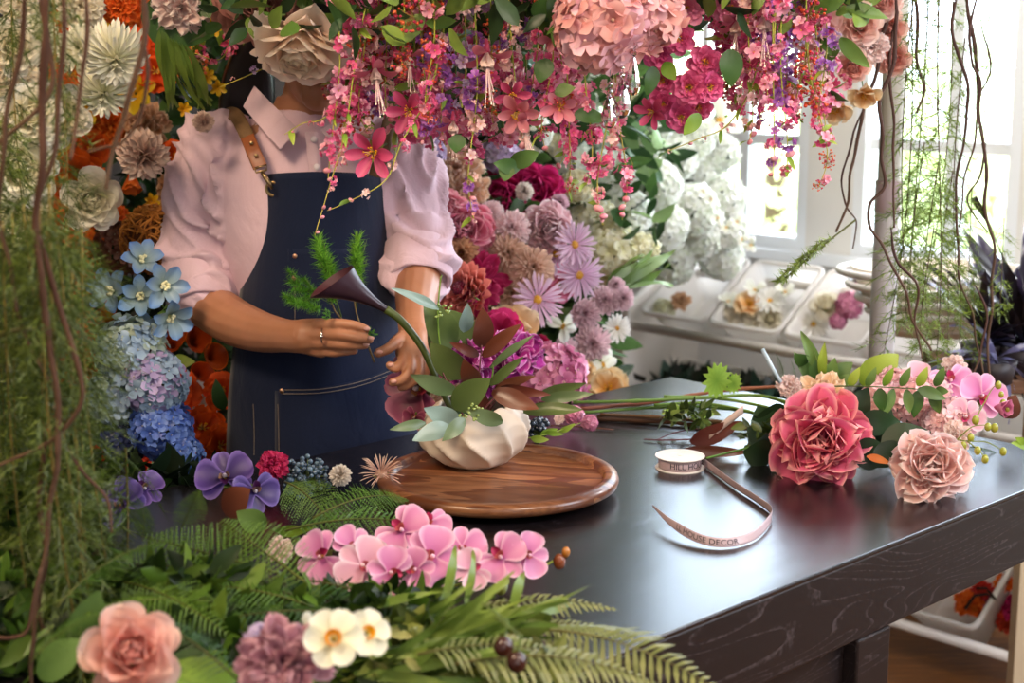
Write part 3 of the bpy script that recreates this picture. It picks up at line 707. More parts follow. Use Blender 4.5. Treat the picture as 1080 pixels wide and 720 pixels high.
# hair
m = MB(); ball(m, hc + V((-.005, .03, .035)), .1, hx('0c0806'), 12, 18, (.98, 1.08, 1.12))
for i in range(16):
    f = i / 15; x = 232 + 34 * f
    tube(m, spline([A(285 + 20 * f, 0, 2.5), A(262 + 14 * f, 45, 2.57), A(x + 12, 95, 2.60), A(x + 10, 150, 2.62), A(x + 14, 200, 2.63)], 5), [.012, .016, .02, .02] + [.02] * 14 + [.017, .012, .005], hx('0e0907'), 7)
part('hair', m, plain('hair', '0d0907', .35, spec=.6, nscale=60, namt=.6, stretch=(8, 8, .5)), pr, label='long black hair behind the collar')
# shirt
def fabric(name, col, c2, bumpd, wrk=9, rough=.8, weave=900):
    m, nt, b, out = nodes(name); N = nt.nodes; L = nt.links
    tc = N.new('ShaderNodeTexCoord'); nz = N.new('ShaderNodeTexNoise'); nz.inputs['Scale'].default_value = wrk; nz.inputs['Detail'].default_value = 4; nz.inputs['Distortion'].default_value = 1.2
    mp = N.new('ShaderNodeMapping'); mp.inputs['Scale'].default_value = (1.5, 1.5, .8); L.new(tc.outputs['Object'], mp.inputs[0]); L.new(mp.outputs[0], nz.inputs['Vector'])
    wv = N.new('ShaderNodeTexNoise'); wv.inputs['Scale'].default_value = weave; L.new(tc.outputs['Object'], wv.inputs['Vector'])
    mx = N.new('ShaderNodeMix'); mx.data_type = 'RGBA'; mx.inputs[6].default_value = (*hx(col), 1); mx.inputs[7].default_value = (*hx(c2), 1)
    L.new(wv.outputs['Fac'], mx.inputs[0]); L.new(mx.outputs[2], b.inputs['Base Color']); b.inputs['Roughness'].default_value = rough; b.inputs['Sheen Weight'].default_value = .15; b.inputs['Specular IOR Level'].default_value = .2
    b1 = N.new('ShaderNodeBump'); b1.inputs['Strength'].default_value = .7; b1.inputs['Distance'].default_value = bumpd; L.new(nz.outputs['Fac'], b1.inputs['Height'])
    b2 = N.new('ShaderNodeBump'); b2.inputs['Strength'].default_value = .15; b2.inputs['Distance'].default_value = .0008; L.new(wv.outputs['Fac'], b2.inputs['Height']); L.new(b1.outputs[0], b2.inputs['Normal'])
    L.new(b2.outputs[0], b.inputs['Normal']); return m
M_shirt = fabric('shirt_cotton', 'd0aeb8', 'e0c4d0', .010); M_denim = fabric('denim', '080f26', '14213f', .006, 6, .85, 700)
m = MB()
sh = interp([(.98, .018, .01, .112, .10), (1.03, .016, .01, .118, .102), (1.10, .008, 0, .138, .11), (1.2, 0, -.005, .162, .122), (1.29, 0, 0, .176, .115), (1.345, 0, .005, .15, .088), (1.385, .0, .01, .09, .07), (1.41, 0, .005, .064, .062)], 4)
loft(m, sh)
limb(m, [(232, 158, 2.5, .058), (217, 195, 2.5, .062), (214, 245, 2.5, .0625), (214, 290, 2.475, .057), (216, 308, 2.46, .052)])
limb(m, [(418, 160, 2.5, .056), (430, 195, 2.5, .058), (438, 238, 2.475, .055), (441, 268, 2.44, .051), (441, 290, 2.405, .046)])
shirt = part('shirt', m, M_shirt, pr)
modmesh(shirt, [('REMESH', dict(mode='VOXEL', voxel_size=.0055, use_smooth_shade=True)), ('SMOOTH', dict(factor=.6, iterations=6))])
# pressed-in folds: displace along normals with stretched noise running round the sleeves and down the body
me = shirt.data; nn = [v.normal.copy() for v in me.vertices]
for v, n_ in zip(me.vertices, nn):
    p = v.co; arm = abs(p.x) > .13
    q = V((p.x * 9, p.y * 9, p.z * (22 if arm and p.z < 1.24 else 8))) + V((p.z * 5, 0, p.x * 14))
    q2 = V((p.x * 7 + p.z * 9, p.y * 7, p.z * 7 - abs(p.x) * 9)) + V((0, 0, 3)) * noise.noise(p * 6)
    r1_ = 1 - abs(noise.noise(q2)) * 2.6; r2_ = 1 - abs(noise.noise(q * .9 + V((3, 1, 7)))) * 2.4
    if abs(p.x) < .135 and p.y < -.02: r1_ *= .2; r2_ *= .2
    d = noise.noise(q) * (.009 if abs(p.x) > .135 else .003) + max(0, r1_) ** 1.6 * .018 + max(0, r2_) ** 1.6 * .013 + noise.noise(q * 2.5) * .003
    v.co = p + n_ * max(d - .004, -.001)
def cuff(c0, c1, r0, r1, tube_r=.005):
    m = MB(); d = (c1 - c0).normalized(); M = Matrix.Translation(c0) @ frame_to(d); Lh = (c1 - c0).length
    prof = [(r0 * .9, Lh * .1), (r0 + .001, 0), (r0 + .004, .002), (r1 + .004, Lh - .003), (r1 + .001, Lh), (r1 - .003, Lh - .002), (r1 - .006, Lh * .5)]
    def fn(u, v):
        i = int(round(u * (len(prof) - 1))); r, z = prof[i]; a = 2 * pi * v; w = 1 + .03 * sin(3 * a + 1) + .02 * sin(7 * a); return M @ V((r * w * cos(a), r * w * sin(a), z)), W1
    grid(m, fn, len(prof) - 1, 40, True); return m
c = part('cuff', cuff(A(214, 282, 2.48), A(217, 321, 2.445), .056, .053), M_shirt, shirt)
c = part('cuff', cuff(A(440, 264, 2.437), A(441, 299, 2.388), .054, .050), M_shirt, shirt)
def flap(pxs, th=.003):
    m = MB(); vs = [A(*p) for p in pxs]
    a, b, c_, d = vs
    grid(m, lambda u, v: ((a.lerp(b, v)).lerp(d.lerp(c_, v), u) + V((0, -.006 * sin(pi * u) , .0)), W1), 6, 5); return m
for pts_ in ([(268, 90, 2.47), (256, 112, 2.455), (295, 157, 2.365), (315, 136, 2.385)], [(402, 96, 2.47), (408, 116, 2.455), (358, 160, 2.365), (338, 138, 2.385)]):
    o = part('collar', flap(pts_), M_shirt, shirt); modmesh(o, [('SOLIDIFY', dict(thickness=.003)), ('BEVEL', dict(width=.001, segments=2))])
m = MB(); grid(m, lambda u, v: (A(322 + 5 * u + 13 * v, 139 + 52 * u, 2.382 - .006 * u), W1), 8, 3); o = part('placket', m, M_shirt, shirt); modmesh(o, [('SOLIDIFY', dict(thickness=.002))])
for py in (147, 176):
    m = MB(); q = A(331 + (py - 147) * .1, py, 2.374); ball(m, q, .0055, W1, 6, 12, (1, .35, 1)); part('button', m, plain('pearl_button', 'e6d8dc', .2), shirt)
m = MB()
def cstand(u, v):
    a = R(-235 + 290 * v); r = .066 - .008 * u; return V((.003 + r * cos(a), .005 + r * .95 * sin(a), 1.385 + .04 * u + .012 * sin(a))), W1
grid(m, cstand, 3, 30); o = part('collar_stand', m, M_shirt, shirt); modmesh(o, [('SOLIDIFY', dict(thickness=.003))])
# apron
ROWS = [(185, 271, 404), (200, 269, 408), (225, 267, 410), (260, 262, 412), (300, 256, 416), (340, 250, 421), (380, 246, 428), (420, 242, 436), (480, 240, 446), (560, 236, 454), (680, 232, 462), (800, 230, 466)]
def apx(py):
    for i in range(len(ROWS) - 1):
        if py <= ROWS[i + 1][0]: break
    y0, l0, r0 = ROWS[i]; y1, l1, r1 = ROWS[i + 1]; f = (py - y0) / (y1 - y0); return l0 + (l1 - l0) * f, r0 + (r1 - r0) * f
def ap(px, py, out=0):
    l, r = apx(py); s = 2 * (px - l) / (r - l) - 1; s = max(-1, min(1, s))
    hd = .152 + .012 * sin((py - 200) / 110) ; k = sqrt(max(0, 1 - (.94 * s) ** 2))
    fold = .004 * sin(s * 5 + py * .012) * min(1, (py - 185) / 150) + .003 * noise.noise(V((px * .03, py * .012, 0)))
    Y = YC - .005 - hd * k + fold - out; return A(px, py, Y)
m = MB()
def apf(u, v):
    py = 185 + 600 * u ** 1.15; l, r = apx(py); px = l + (r - l) * v; top = 4 * sin(pi * v) * (1 - u * 6 if u < .16 else 0); return ap(px, py + (-top if u < .01 else 0)), W1
grid(m, apf, 70, 40)
apron = part('apron', m, M_denim, pr); modmesh(apron, [('SOLIDIFY', dict(thickness=.003, offset=-1))])
M_thr = plain('thread', '8a7a68', .7)
def stitch(p, n=40, off=.0022, r=.0006):
    m = MB(); q = spline([V((x, y, 0)) for x, y in p], max(2, n // (len(p) - 1)))
    tube(m, [ap(w.x, w.y, off) for w in q], r, W1, 4); return m
for p in ([(270, 211), (300, 210), (350, 207), (408, 211)], [(273, 189), (320, 187), (403, 190)], [(276, 212), (272, 260), (262, 340)]): part('stitching', stitch(p), M_thr, apron)
def panel(pxs, off=.0035, n=14):
    (x0, y0), (x1, y1) = pxs; m = MB(); grid(m, lambda u, v: (ap(x0 + (x1 - x0) * v, y0 + (y1 - y0) * u, off), W1), n, n); return m
o = part('bib_pocket', panel([(304, 262), (398, 352)]), M_denim, apron); modmesh(o, [('SOLIDIFY', dict(thickness=.002, offset=1))])
part('stitching', stitch([(311, 300), (311, 352)], off=.006), M_thr, apron)
m = MB()
def pk(u, v):
    x = 290 + 150 * v; top = 412 - 34 * v ** 2.2 - 2 * v; y = top + (520 - top) * u; return ap(x, y, .004), W1
grid(m, pk, 16, 22); o = part('waist_pocket', m, M_denim, apron); modmesh(o, [('SOLIDIFY', dict(thickness=.002, offset=1))])
for d in (0, 4): part('stitching', stitch([(297, 411 + d), (340, 410 + d), (385, 401 + d), (432, 382 + d)], off=.007), M_thr, apron)
for x, y0, y1 in ((267, 426, 480), (293, 426, 500)): part('stitching', stitch([(x, y0), (x + 1, (y0 + y1) / 2), (x + 1, y1)], off=.006), M_thr, apron)
M_brass = plain('aged_brass', 'a88c62', .3, 1.0); M_cop = plain('copper_rivet', 'd8a888', .3, 1.0)
for x, y in ((311, 270), (310, 293), (297, 412)):
    m = MB(); ball(m, ap(x, y, .0065), .004, W1, 6, 12, (1, .5, 1)); part('rivet', m, M_cop, apron)
m = MB(); g0 = ap(288, 199, .004); tube(m, [g0 + V((.0105 * cos(a_), -.001, .0105 * sin(a_))) for a_ in [2 * pi * i / 24 for i in range(25)]], .0028, W1, 8); part('grommet', m, M_brass, apron)
M_lea = plain('brown_leather', '8a4a22', .45, nscale=60, namt=.2, bump=.2); M_can = plain('canvas_strap', '6e5234', .7, nscale=200, namt=.2)
def band(pts_, w, lift=0):
    c = spline([A(*p) for p in pts_], 6); m = MB(); n = len(c)
    def fn(u, v):
        i = int(round(u * (n - 1))); t_ = (c[min(i + 1, n - 1)] - c[max(i - 1, 0)]).normalized(); s_ = t_.cross(V((0, -1, .3))).normalized(); return c[i] + s_ * (v - .5) * w + V((0, -lift, 0)), W1
    grid(m, fn, n - 1, 3); return m
o = part('shoulder_strap', band([(236, 150, 2.60), (238, 122, 2.535), (248, 121, 2.46), (258, 138, 2.405), (268, 162, 2.378), (274, 176, 2.366)], .023), M_can, apron); modmesh(o, [('SOLIDIFY', dict(thickness=.0025))]); strap = o
o = part('leather_tab', band([(261, 143, 2.394), (268, 160, 2.372), (275, 176, 2.362)], .0225, .004), M_lea, apron); modmesh(o, [('SOLIDIFY', dict(thickness=.003)), ('BEVEL', dict(width=.001, segments=2))])
for x, y, Y in ((265, 151, 2.374), (270, 164, 2.360)):
    m = MB(); ball(m, A(x, y, Y), .0035, W1, 6, 10, (1, .5, 1)); part('rivet', m, M_brass, apron)
m = MB(); tube(m, [A(269, 177, 2.358), A(281, 174, 2.358), A(281, 179, 2.357), A(270, 182, 2.357), A(269, 177, 2.358)], .0018, W1, 6); tube(m, [A(276, 181, 2.355), A(279, 186, 2.352), A(284, 193, 2.350), A(287, 199, 2.352)], [.003, .004, .0035, .002], W1, 8)
part('clasp', m, M_brass, apron)
o = part('shoulder_strap', band([(425, 150, 2.60), (423, 126, 2.535), (413, 124, 2.46), (408, 140, 2.41), (402, 165, 2.382), (396, 186, 2.368)], .023), M_can, apron); modmesh(o, [('SOLIDIFY', dict(thickness=.0025))])
m = MB(); q = A(340, 354, 2.211); M = Matrix.Translation(q) @ Matrix.Rotation(R(90), 4, 'Y')
tube(m, [M @ V((.0112 * cos(a_), .0112 * sin(a_), 0)) for a_ in [2 * pi * i / 20 for i in range(21)]], .0011, W1, 6); ball(m, q + V((0, -.0115, .001)), .0028, W1, 5, 6)
part('ring', m, plain('silver', 'dcd8d4', .15, 1.0), pr)
tag(pr, 'person in a pink shirt and navy denim apron holding a green sprig behind the table', 'person')
# ================================================================ flower library
LIB = {}
GREEN = hx('4c6a2a'); DGREEN = hx('2c4420')
def mk_stem():
    m = MB()
    def cal(u, v): a = 2 * pi * v; r = [.05, .16, .2, .34][min(3, int(u * 3 + .01))]; return V((r * cos(a) * (1 + .25 * (u > .9) * cos(5 * a)), r * sin(a) * (1 + .25 * (u > .9) * cos(5 * a)), -.42 + .30 * u)), mixc(GREEN, hx('88a048'), u)
    grid(m, cal, 3, 15, True); tube(m, [(0, 0, -.40), (.03, 0, -.9), (-.02, .02, -1.5)], .035, GREEN, 6); return m
STEMS = None
def reg(key, cat, fns, mats, names, n=2, stem=True):
    LIB[key] = (cat, [[(nm, f.mesh(key + '_' + nm, mt)) for nm, f, mt in zip(names, fns(), mats)] for _ in range(n)], stem)
def H2(*a): return [hx(x) for x in a]
def simple(key, cat, fn, mat=PETAL, centre=None, n=2, stem=True):
    def f(): return [fn()] + ([centre()] if centre else [])
    reg(key, cat, f, [mat, WAX], ['corolla', 'centre'], n, stem)
stemmesh = mk_stem().mesh('stem', STEM)
def yc(): return c_dome(hx('e0a818'), .2, .1, 60, hx('b87810'))
def st_y(): return c_stamens(hx('e8c070'), hx('e8a020'), 16, .42, .7, .014)
# colour-keyed varieties
for k, c in {'coral': ('d85c78', 'f49cac', 'c04868', 'fac4c8'), 'blush': ('eeb4ae', 'f8dcd8', 'ec8c80', 'fcecea'), 'magenta': ('98103c', 'd02868', '780830', 'd83878'), 'palepink': ('dca8b0', 'eccad0', 'd898a0', 'f4e0e2'), 'rosepink': ('c83c70', 'ec7c98', 'd02c64', 'f8b4ac')}.items():
    simple('peony_' + k, 'peony', lambda c=c: b_peony(*H2(*c[:3]), edge=hx(c[3])), PETAL)
for k, c in {'peach': ('f0b4a0', 'f8d8ca', 'e87c70'), 'cream': ('f8dcc0', 'fff0e8', 'f8e0a8'), 'dusty': ('a8685c', 'd09a90', 'a05850'), 'palepink': ('e8b8a8', 'f0d0c4', 'e8a090'), 'white': ('e8e0c8', 'f2eee2', 'e0d8a8')}.items():
    simple('rose_' + k, 'rose', lambda c=c: b_rose(*H2(*c)), WHITEP)
for k, c in {'mauve': ('8c5468', 'b8808c', 'd8a8b0'), 'peach': ('d8a078', 'e8c4a0', 'f0d8c0'), 'magenta': ('80103c', 'b81c50', 'c83868'), 'palepink': ('dcb0a8', 'ecd0c8', 'f4e4de'), 'orange': ('c04810', 'e86c18', 'f08830'), 'red': ('8c1810', 'b82c18', 'd04028'), 'tan': ('a87850', 'd0a078', 'dcb490'), 'cream': ('d8c8a8', 'e8dcc4', 'f2ecdc')}.items():
    simple('carnation_' + k, 'carnation', lambda c=c: b_carnation(*H2(*c)), PETAL)
for k, c in {'pink': ('d86890', 'ec90ac'), 'hot': ('cc3c78', 'e86c9c')}.items():
    simple('camellia_' + k, 'camellia', lambda c=c: b_camellia(*H2(*c)), SATIN, st_y)
for k, c in {'white': ('d8d8b0', 'f2eee0', 5, 25, .15), 'tan': ('b88868', 'e8c8b0', 5, 10, .18), 'mauve': ('b88898', 'f0d4d8', 5, 8, .2), 'blush': ('d8a8ac', 'f6e0e0', 5, 12, .2)}.items():
    simple('mum_' + k, 'chrysanthemum', lambda c=c: b_mum(hx(c[0]), hx(c[1]), c[2], c[3], c[4]), PETAL)
for k, c in {'mauve': ('a87888', 'ecccd4'), 'peach': ('d09470', 'f0c8ac'), 'tan': ('b07c50', 'dcb088'), 'white': ('d0c0b0', 'f0e8e0'), 'pinkcream': ('c09484', 'e4ccbc'), 'red': ('7c0c30', 'a81c48')}.items():
    simple('pompon_' + k, 'pompon flower', lambda c=c: b_pompon(*H2(*c)), PETAL)
simple('aster', 'aster', lambda: b_daisy(hx('d8a8c8'), hx('ecd4e4'), 34, .11, 2), PETAL, yc)
simple('daisy_white', 'daisy', lambda: b_daisy(hx('e8e4d8'), hx('f6f4f0'), 18, .24, 2), PETAL, yc)
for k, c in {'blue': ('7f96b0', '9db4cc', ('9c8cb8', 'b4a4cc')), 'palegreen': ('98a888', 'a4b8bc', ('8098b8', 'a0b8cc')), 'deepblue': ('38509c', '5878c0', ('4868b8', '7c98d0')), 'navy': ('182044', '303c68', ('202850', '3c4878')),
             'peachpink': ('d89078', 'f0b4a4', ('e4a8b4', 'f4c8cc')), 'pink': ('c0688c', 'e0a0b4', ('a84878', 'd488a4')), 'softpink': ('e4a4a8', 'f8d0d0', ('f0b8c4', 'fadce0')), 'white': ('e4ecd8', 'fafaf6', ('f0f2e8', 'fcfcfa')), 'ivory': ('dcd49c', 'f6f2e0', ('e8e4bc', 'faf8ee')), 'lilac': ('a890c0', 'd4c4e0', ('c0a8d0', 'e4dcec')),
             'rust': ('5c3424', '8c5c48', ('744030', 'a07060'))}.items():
    def f(c=c):
        a = tuple(hx(x) for x in c[2]); return [b_hydrangea(hx(c[0]), hx(c[1]), 80, a), b_core(DGREEN, .6)]
    reg('hydrangea_' + k, 'hydrangea', f, [WHITEP if k in ('white', 'ivory') else SATIN, LEAF], ['floret_head', 'head_core'])
simple('big_hydrangea_peach', 'hydrangea', lambda: b_hydrangea(hx('d88a86'), hx('eeb8b2'), 60, (hx('e8a8b4'), hx('f6c8d0')), .36), SATIN, lambda: b_core(hx('905040'), .6))
def orch(c): return lambda: list(b_orchid(*H2(*c)))
for k, c in {'pink': ('c868a0', 'e8a0c4', 'f2c4d8', 'b02858'), 'palepink': ('dc98b4', 'eebccc', 'f6dce4', 'c84878'), 'purple': ('2c1c54', '58408c', '8068b0', '3c1444'), 'wine': ('54142c', '8c3c58', 'a86070', '742030')}.items():
    reg('orchid_' + k, 'orchid', orch(c), [SATIN, WAXY], ['corolla', 'lip'])
for k, c in {'orange': ('983808', 'dc6414', '8c3008'), 'black': ('201018', '3c2430', '502c34')}.items():
    simple('calla_' + k, 'calla lily', lambda c=c: b_calla(*H2(*c)), WAXY, None, 1, False)
simple('tulip_orange', 'tulip', lambda: b_tulip(hx('c84c14'), hx('f08830')), SATIN, None, 2, False)
simple('tulip_pink', 'bud flower', lambda: b_tulip(hx('b84878'), hx('e090b0')), SATIN, None, 2, False)
simple('star_hot', 'star flower', lambda: b_star(hx('b82858'), hx('e86890'), 6, .44), SATIN, st_y)
simple('star_pink', 'star flower', lambda: b_star(hx('d06878'), hx('f09ca8'), 6, .5), SATIN, st_y)
simple('star_blue', 'delphinium', lambda: b_star(hx('a8bcb0'), hx('6490d0'), 6, .55, 52, .35, 18), SATIN, lambda: c_stamens(hx('d8d8a0'), hx('e8e4b8'), 12, .35, .5, .03))
simple('star_yellow', 'small yellow flower', lambda: b_star(hx('c88c10'), hx('ecc828'), 6, .5, 50), SATIN)
simple('poppy_orange', 'poppy', lambda: b_poppy(hx('b83808'), hx('ec6410')), PETAL, st_y)
simple('poppy_cream', 'poppy', lambda: b_poppy(hx('e8a030'), hx('ecdcb8')), PETAL, st_y)
simple('poppy_hot', 'poppy', lambda: b_poppy(hx('a01048'), hx('dc3c80')), PETAL)
reg('fuchsia', 'fuchsia', lambda: [b_fuchsia(hx('c84870'), hx('ec90a0'), hx('f0d0c4')), c_fuchsia()], [SATIN, WAX], ['corolla', 'stamens'], 2, False)
simple('protea', 'protea', lambda: b_protea(hx('c86058'), hx('f09a88')), SATIN, lambda: c_dome(hx('8c3048'), .3, .5, 60))
simple('bell_white', 'small white flower', lambda: b_star(hx('e8e8d4'), hx('fafaf4'), 5, .62, 55), WHITEP, yc)
reg('daffodil', 'daffodil', lambda: list(b_daffodil()), [PETAL, SATIN], ['corolla', 'trumpet'])
def b_amar(c0, c1):  # crumpled, veined cockscomb
    m = MB(); rings(m, [(6, 15 + 14 * k, 40, .8 + .05 * k, .6, .3, .05, -.05 * k, .2) for k in range(5)], c0, c1, .2, 8, 8, .7, hx('e8a0d8')); return m
simple('cockscomb', 'cockscomb', lambda: b_amar(hx('8c1874'), hx('c840a4')), leafy('velvet_bloom', .8, .1, .9, .2, .45, 260))
def b_pincush(): 
    m = MB(); rings(m, [(16, 10 + 22 * k, 30, 1, .045, .3, .05, 0, .02) for k in range(4)], hx('b88878'), hx('e8ccb4'), .15, 5, 1, .9); return m
simple('pincushion', 'pincushion flower', b_pincush, PETAL, lambda: c_dome(hx('b89078'), .3, .2, 50))

def auto_place(o, key, idx=None):
    pass
def bloom(key, px, py, Y, d, face=(0, 0), label=None, cat=None, group=None, z=None, roll=None, squash=None, pos=None, stem=True):
    cat0, variants, st = LIB[key]
    if Y < 1: pos = onz(px, py, TZ + Y); Y = pos.y     # Y given as a height over the table top
    p = pos or at(px, py, Y); r = pxm(d / 2, Y)
    e = empty(cat0.replace(' ', '_').replace('-', '_'), p)
    toward = (CAM - p).normalized(); dirv = V((toward.x + face[0], toward.y, toward.z + face[1]))
    M = frame_to(dirv, rnd() * 6.28 if roll is None else R(roll)); e.rotation_mode = 'QUATERNION'; e.rotation_quaternion = M.to_quaternion()
    sc_ = V((r, r, r)); e.scale = sc_ if not squash else V((r * squash[0], r * squash[1], r * squash[2]))
    for nm, me in random.choice(variants): link(nm, me, e)
    if st and stem: link('stem', stemmesh, e)
    return tag(e, label or '', cat or cat0, group, None, (px, py, key))

def orient(A_, B_, roll=0, twistup=(0, 0, 1)):
    x = (B_ - A_); L_ = x.length; x.normalize(); up = V(twistup); z = (up - x * up.dot(x)); z = z.normalized() if z.length > 1e-4 else x.orthogonal().normalized(); y = z.cross(x)
    M = Matrix((x, y, z)).transposed().to_4x4() @ Matrix.Rotation(R(roll), 4, 'X'); return M, L_
def seg(name, parts_, A_, B_, roll=0, up=(0, 0, 1), parent=None, width=1, label=None, cat=None, group=None, thick=1):
    """put a mesh that grows along +X from A to B"""
    M, L_ = orient(A_, B_, roll, up)
    if len(parts_) == 1 or parent: e = link(name, parts_[0][1])
    else: e = empty(name)
    e.matrix_world = Matrix.Translation(A_) @ M @ Matrix.Diagonal((L_, L_ * width, L_ * thick, 1))
    if not (len(parts_) == 1 or parent):
        for nm, me in parts_: link(nm, me, e)
    if parent:
        e.parent = parent; e.matrix_parent_inverse = Matrix.Identity(4)
        e.matrix_local = parent_inv(parent) @ (Matrix.Translation(A_) @ M @ Matrix.Diagonal((L_, L_ * width, L_ * thick, 1)))
        if label: e['label'] = label
    elif cat: tag(e, label or '', cat, group, None, None)
    return e
def parent_inv(p): return (Matrix.Translation(p.location) @ p.rotation_euler.to_matrix().to_4x4()).inverted()
def mleaf(key, *a, **k): return g_leaf(*a, **k).mesh(key, LEAF)
LG = [mleaf('leaf', hx('3c5424'), hx('5c7838'), .38, .3, .25), mleaf('leaf', hx('486428'), hx('74904a'), .32, .2, .3), mleaf('leaf', hx('2c4a20'), hx('486c30'), .42, .35, .2)]
LY = [mleaf('leaf', hx('789028'), hx('a8b848'), .36, .3, .25), mleaf('leaf', hx('5c8020'), hx('90ac3c'), .3, .2, .2)]
LD = [mleaf('leaf', hx('142414'), hx('24381c'), .42, .25, .25), mleaf('leaf', hx('1c2c18'), hx('2c4424'), .36, .3, .2)]
LO = [g_leaf(hx('48582c'), hx('60703c'), .40, .15, .2, .015).mesh('leaf', WAXY), g_leaf(hx('546840'), hx('708058'), .36, .2, .15, .015).mesh('leaf', WAXY)]
LS = [g_leaf(hx('7c948c'), hx('98b0a8'), .5, .15, .15, .015).mesh('leaf', WAXY)]
LBR = [g_leaf(hx('54281a'), hx('74402a'), .36, .15, .2, .015).mesh('leaf', WAXY), g_leaf(hx('44201a'), hx('6c3826'), .33, .25, .15, .015).mesh('leaf', WAXY)]
LST = [mleaf('leaf', hx('3c5422'), hx('688234'), .075, .3, .2, nu=12, nv=2), mleaf('leaf', hx('506a2a'), hx('84983f'), .09, .45, .2, nu=12, nv=2)]
LPU = [g_leaf(hx('181420'), hx('342c44'), .065, .35, .3, nu=12, nv=2).mesh('leaf', WAXY), g_leaf(hx('100c10'), hx('20181c'), .07, .2, .3, nu=12, nv=2).mesh('leaf', WAXY), g_leaf(hx('3c3858'), hx('6c6c94'), .12, .45, .25, nu=12, nv=2).mesh('leaf', WAXY)]

# ---- dark foliage filling the flower wall behind the blooms
def leafmass(name, boxes, n, size, cols, label, pal=None):
    m = MB()
    for i in range(n):
        (x0, x1, y0, y1, Ya, Yb) = random.choice(boxes); px, py = U(x0, x1), U(y0, y1); p = at(px, py, U(Ya, Yb)); L_ = size * U(.6, 1.3); d = V((U(-1, 1), U(-1, .4), U(-.8, 1))).normalized(); w = d.orthogonal().normalized(); w = (Matrix.Rotation(rnd() * 6.28, 3, d) @ w) * L_ * .22
        c = mixc(hx(random.choice(cols)), (0, 0, 0), rnd() * .3); nrm = d.cross(w).normalized() * L_; vs = [p]
        for t_, ww, zz_ in ((.15, .62, .02), (.38, 1, .04), (.62, .86, .02), (.84, .45, -.04)): q = p + d * L_ * t_ + nrm * zz_; vs += [q + w * ww, q - nrm * .05, q - w * ww]
        vs.append(p + d * L_ - nrm * .1); fs = [(0, 1, 2), (0, 2, 3)] + [(1 + 3 * k + j, 4 + 3 * k + j, 5 + 3 * k + j, 2 + 3 * k + j) for k in range(3) for j in (0, 1)] + [(10, 13, 11), (11, 13, 12)]
        m.add(vs, fs, [c] * 14)
    o = link(name, m.mesh(name, LEAF)); tag(o, label, 'foliage', None, 'stuff'); return o
leafmass('foliage', [(-60, 260, -60, 520, 2.95, 3.3), (380, 560, -60, 470, 2.95, 3.4)], 3600, .07, ['26401c', '34502a', '1c3016', '44602c'], 'dark green leaves filling the wall behind the flowers')
leafmass('foliage', [(540, 700, -60, 250, 3.2, 3.7), (560, 640, 240, 430, 3.3, 3.7), (640, 690, 180, 270, 3.7, 4.1)], 1800, .08, ['3c5c30', '587c40', '2c4824', '88a468'], 'mid-green leaves filling the wall between the white flowers')
leafmass('foliage', [(210, 620, -120, 30, 2.0, 2.5), (560, 920, -120, 20, 2.05, 2.5)], 1500, .05, ['34502a', '5c7c34', '28401c', '7c9440'], 'green leaves of the hanging canopy overhead')

ANCH = {'bib': (340, 230, 'the apron bib')}
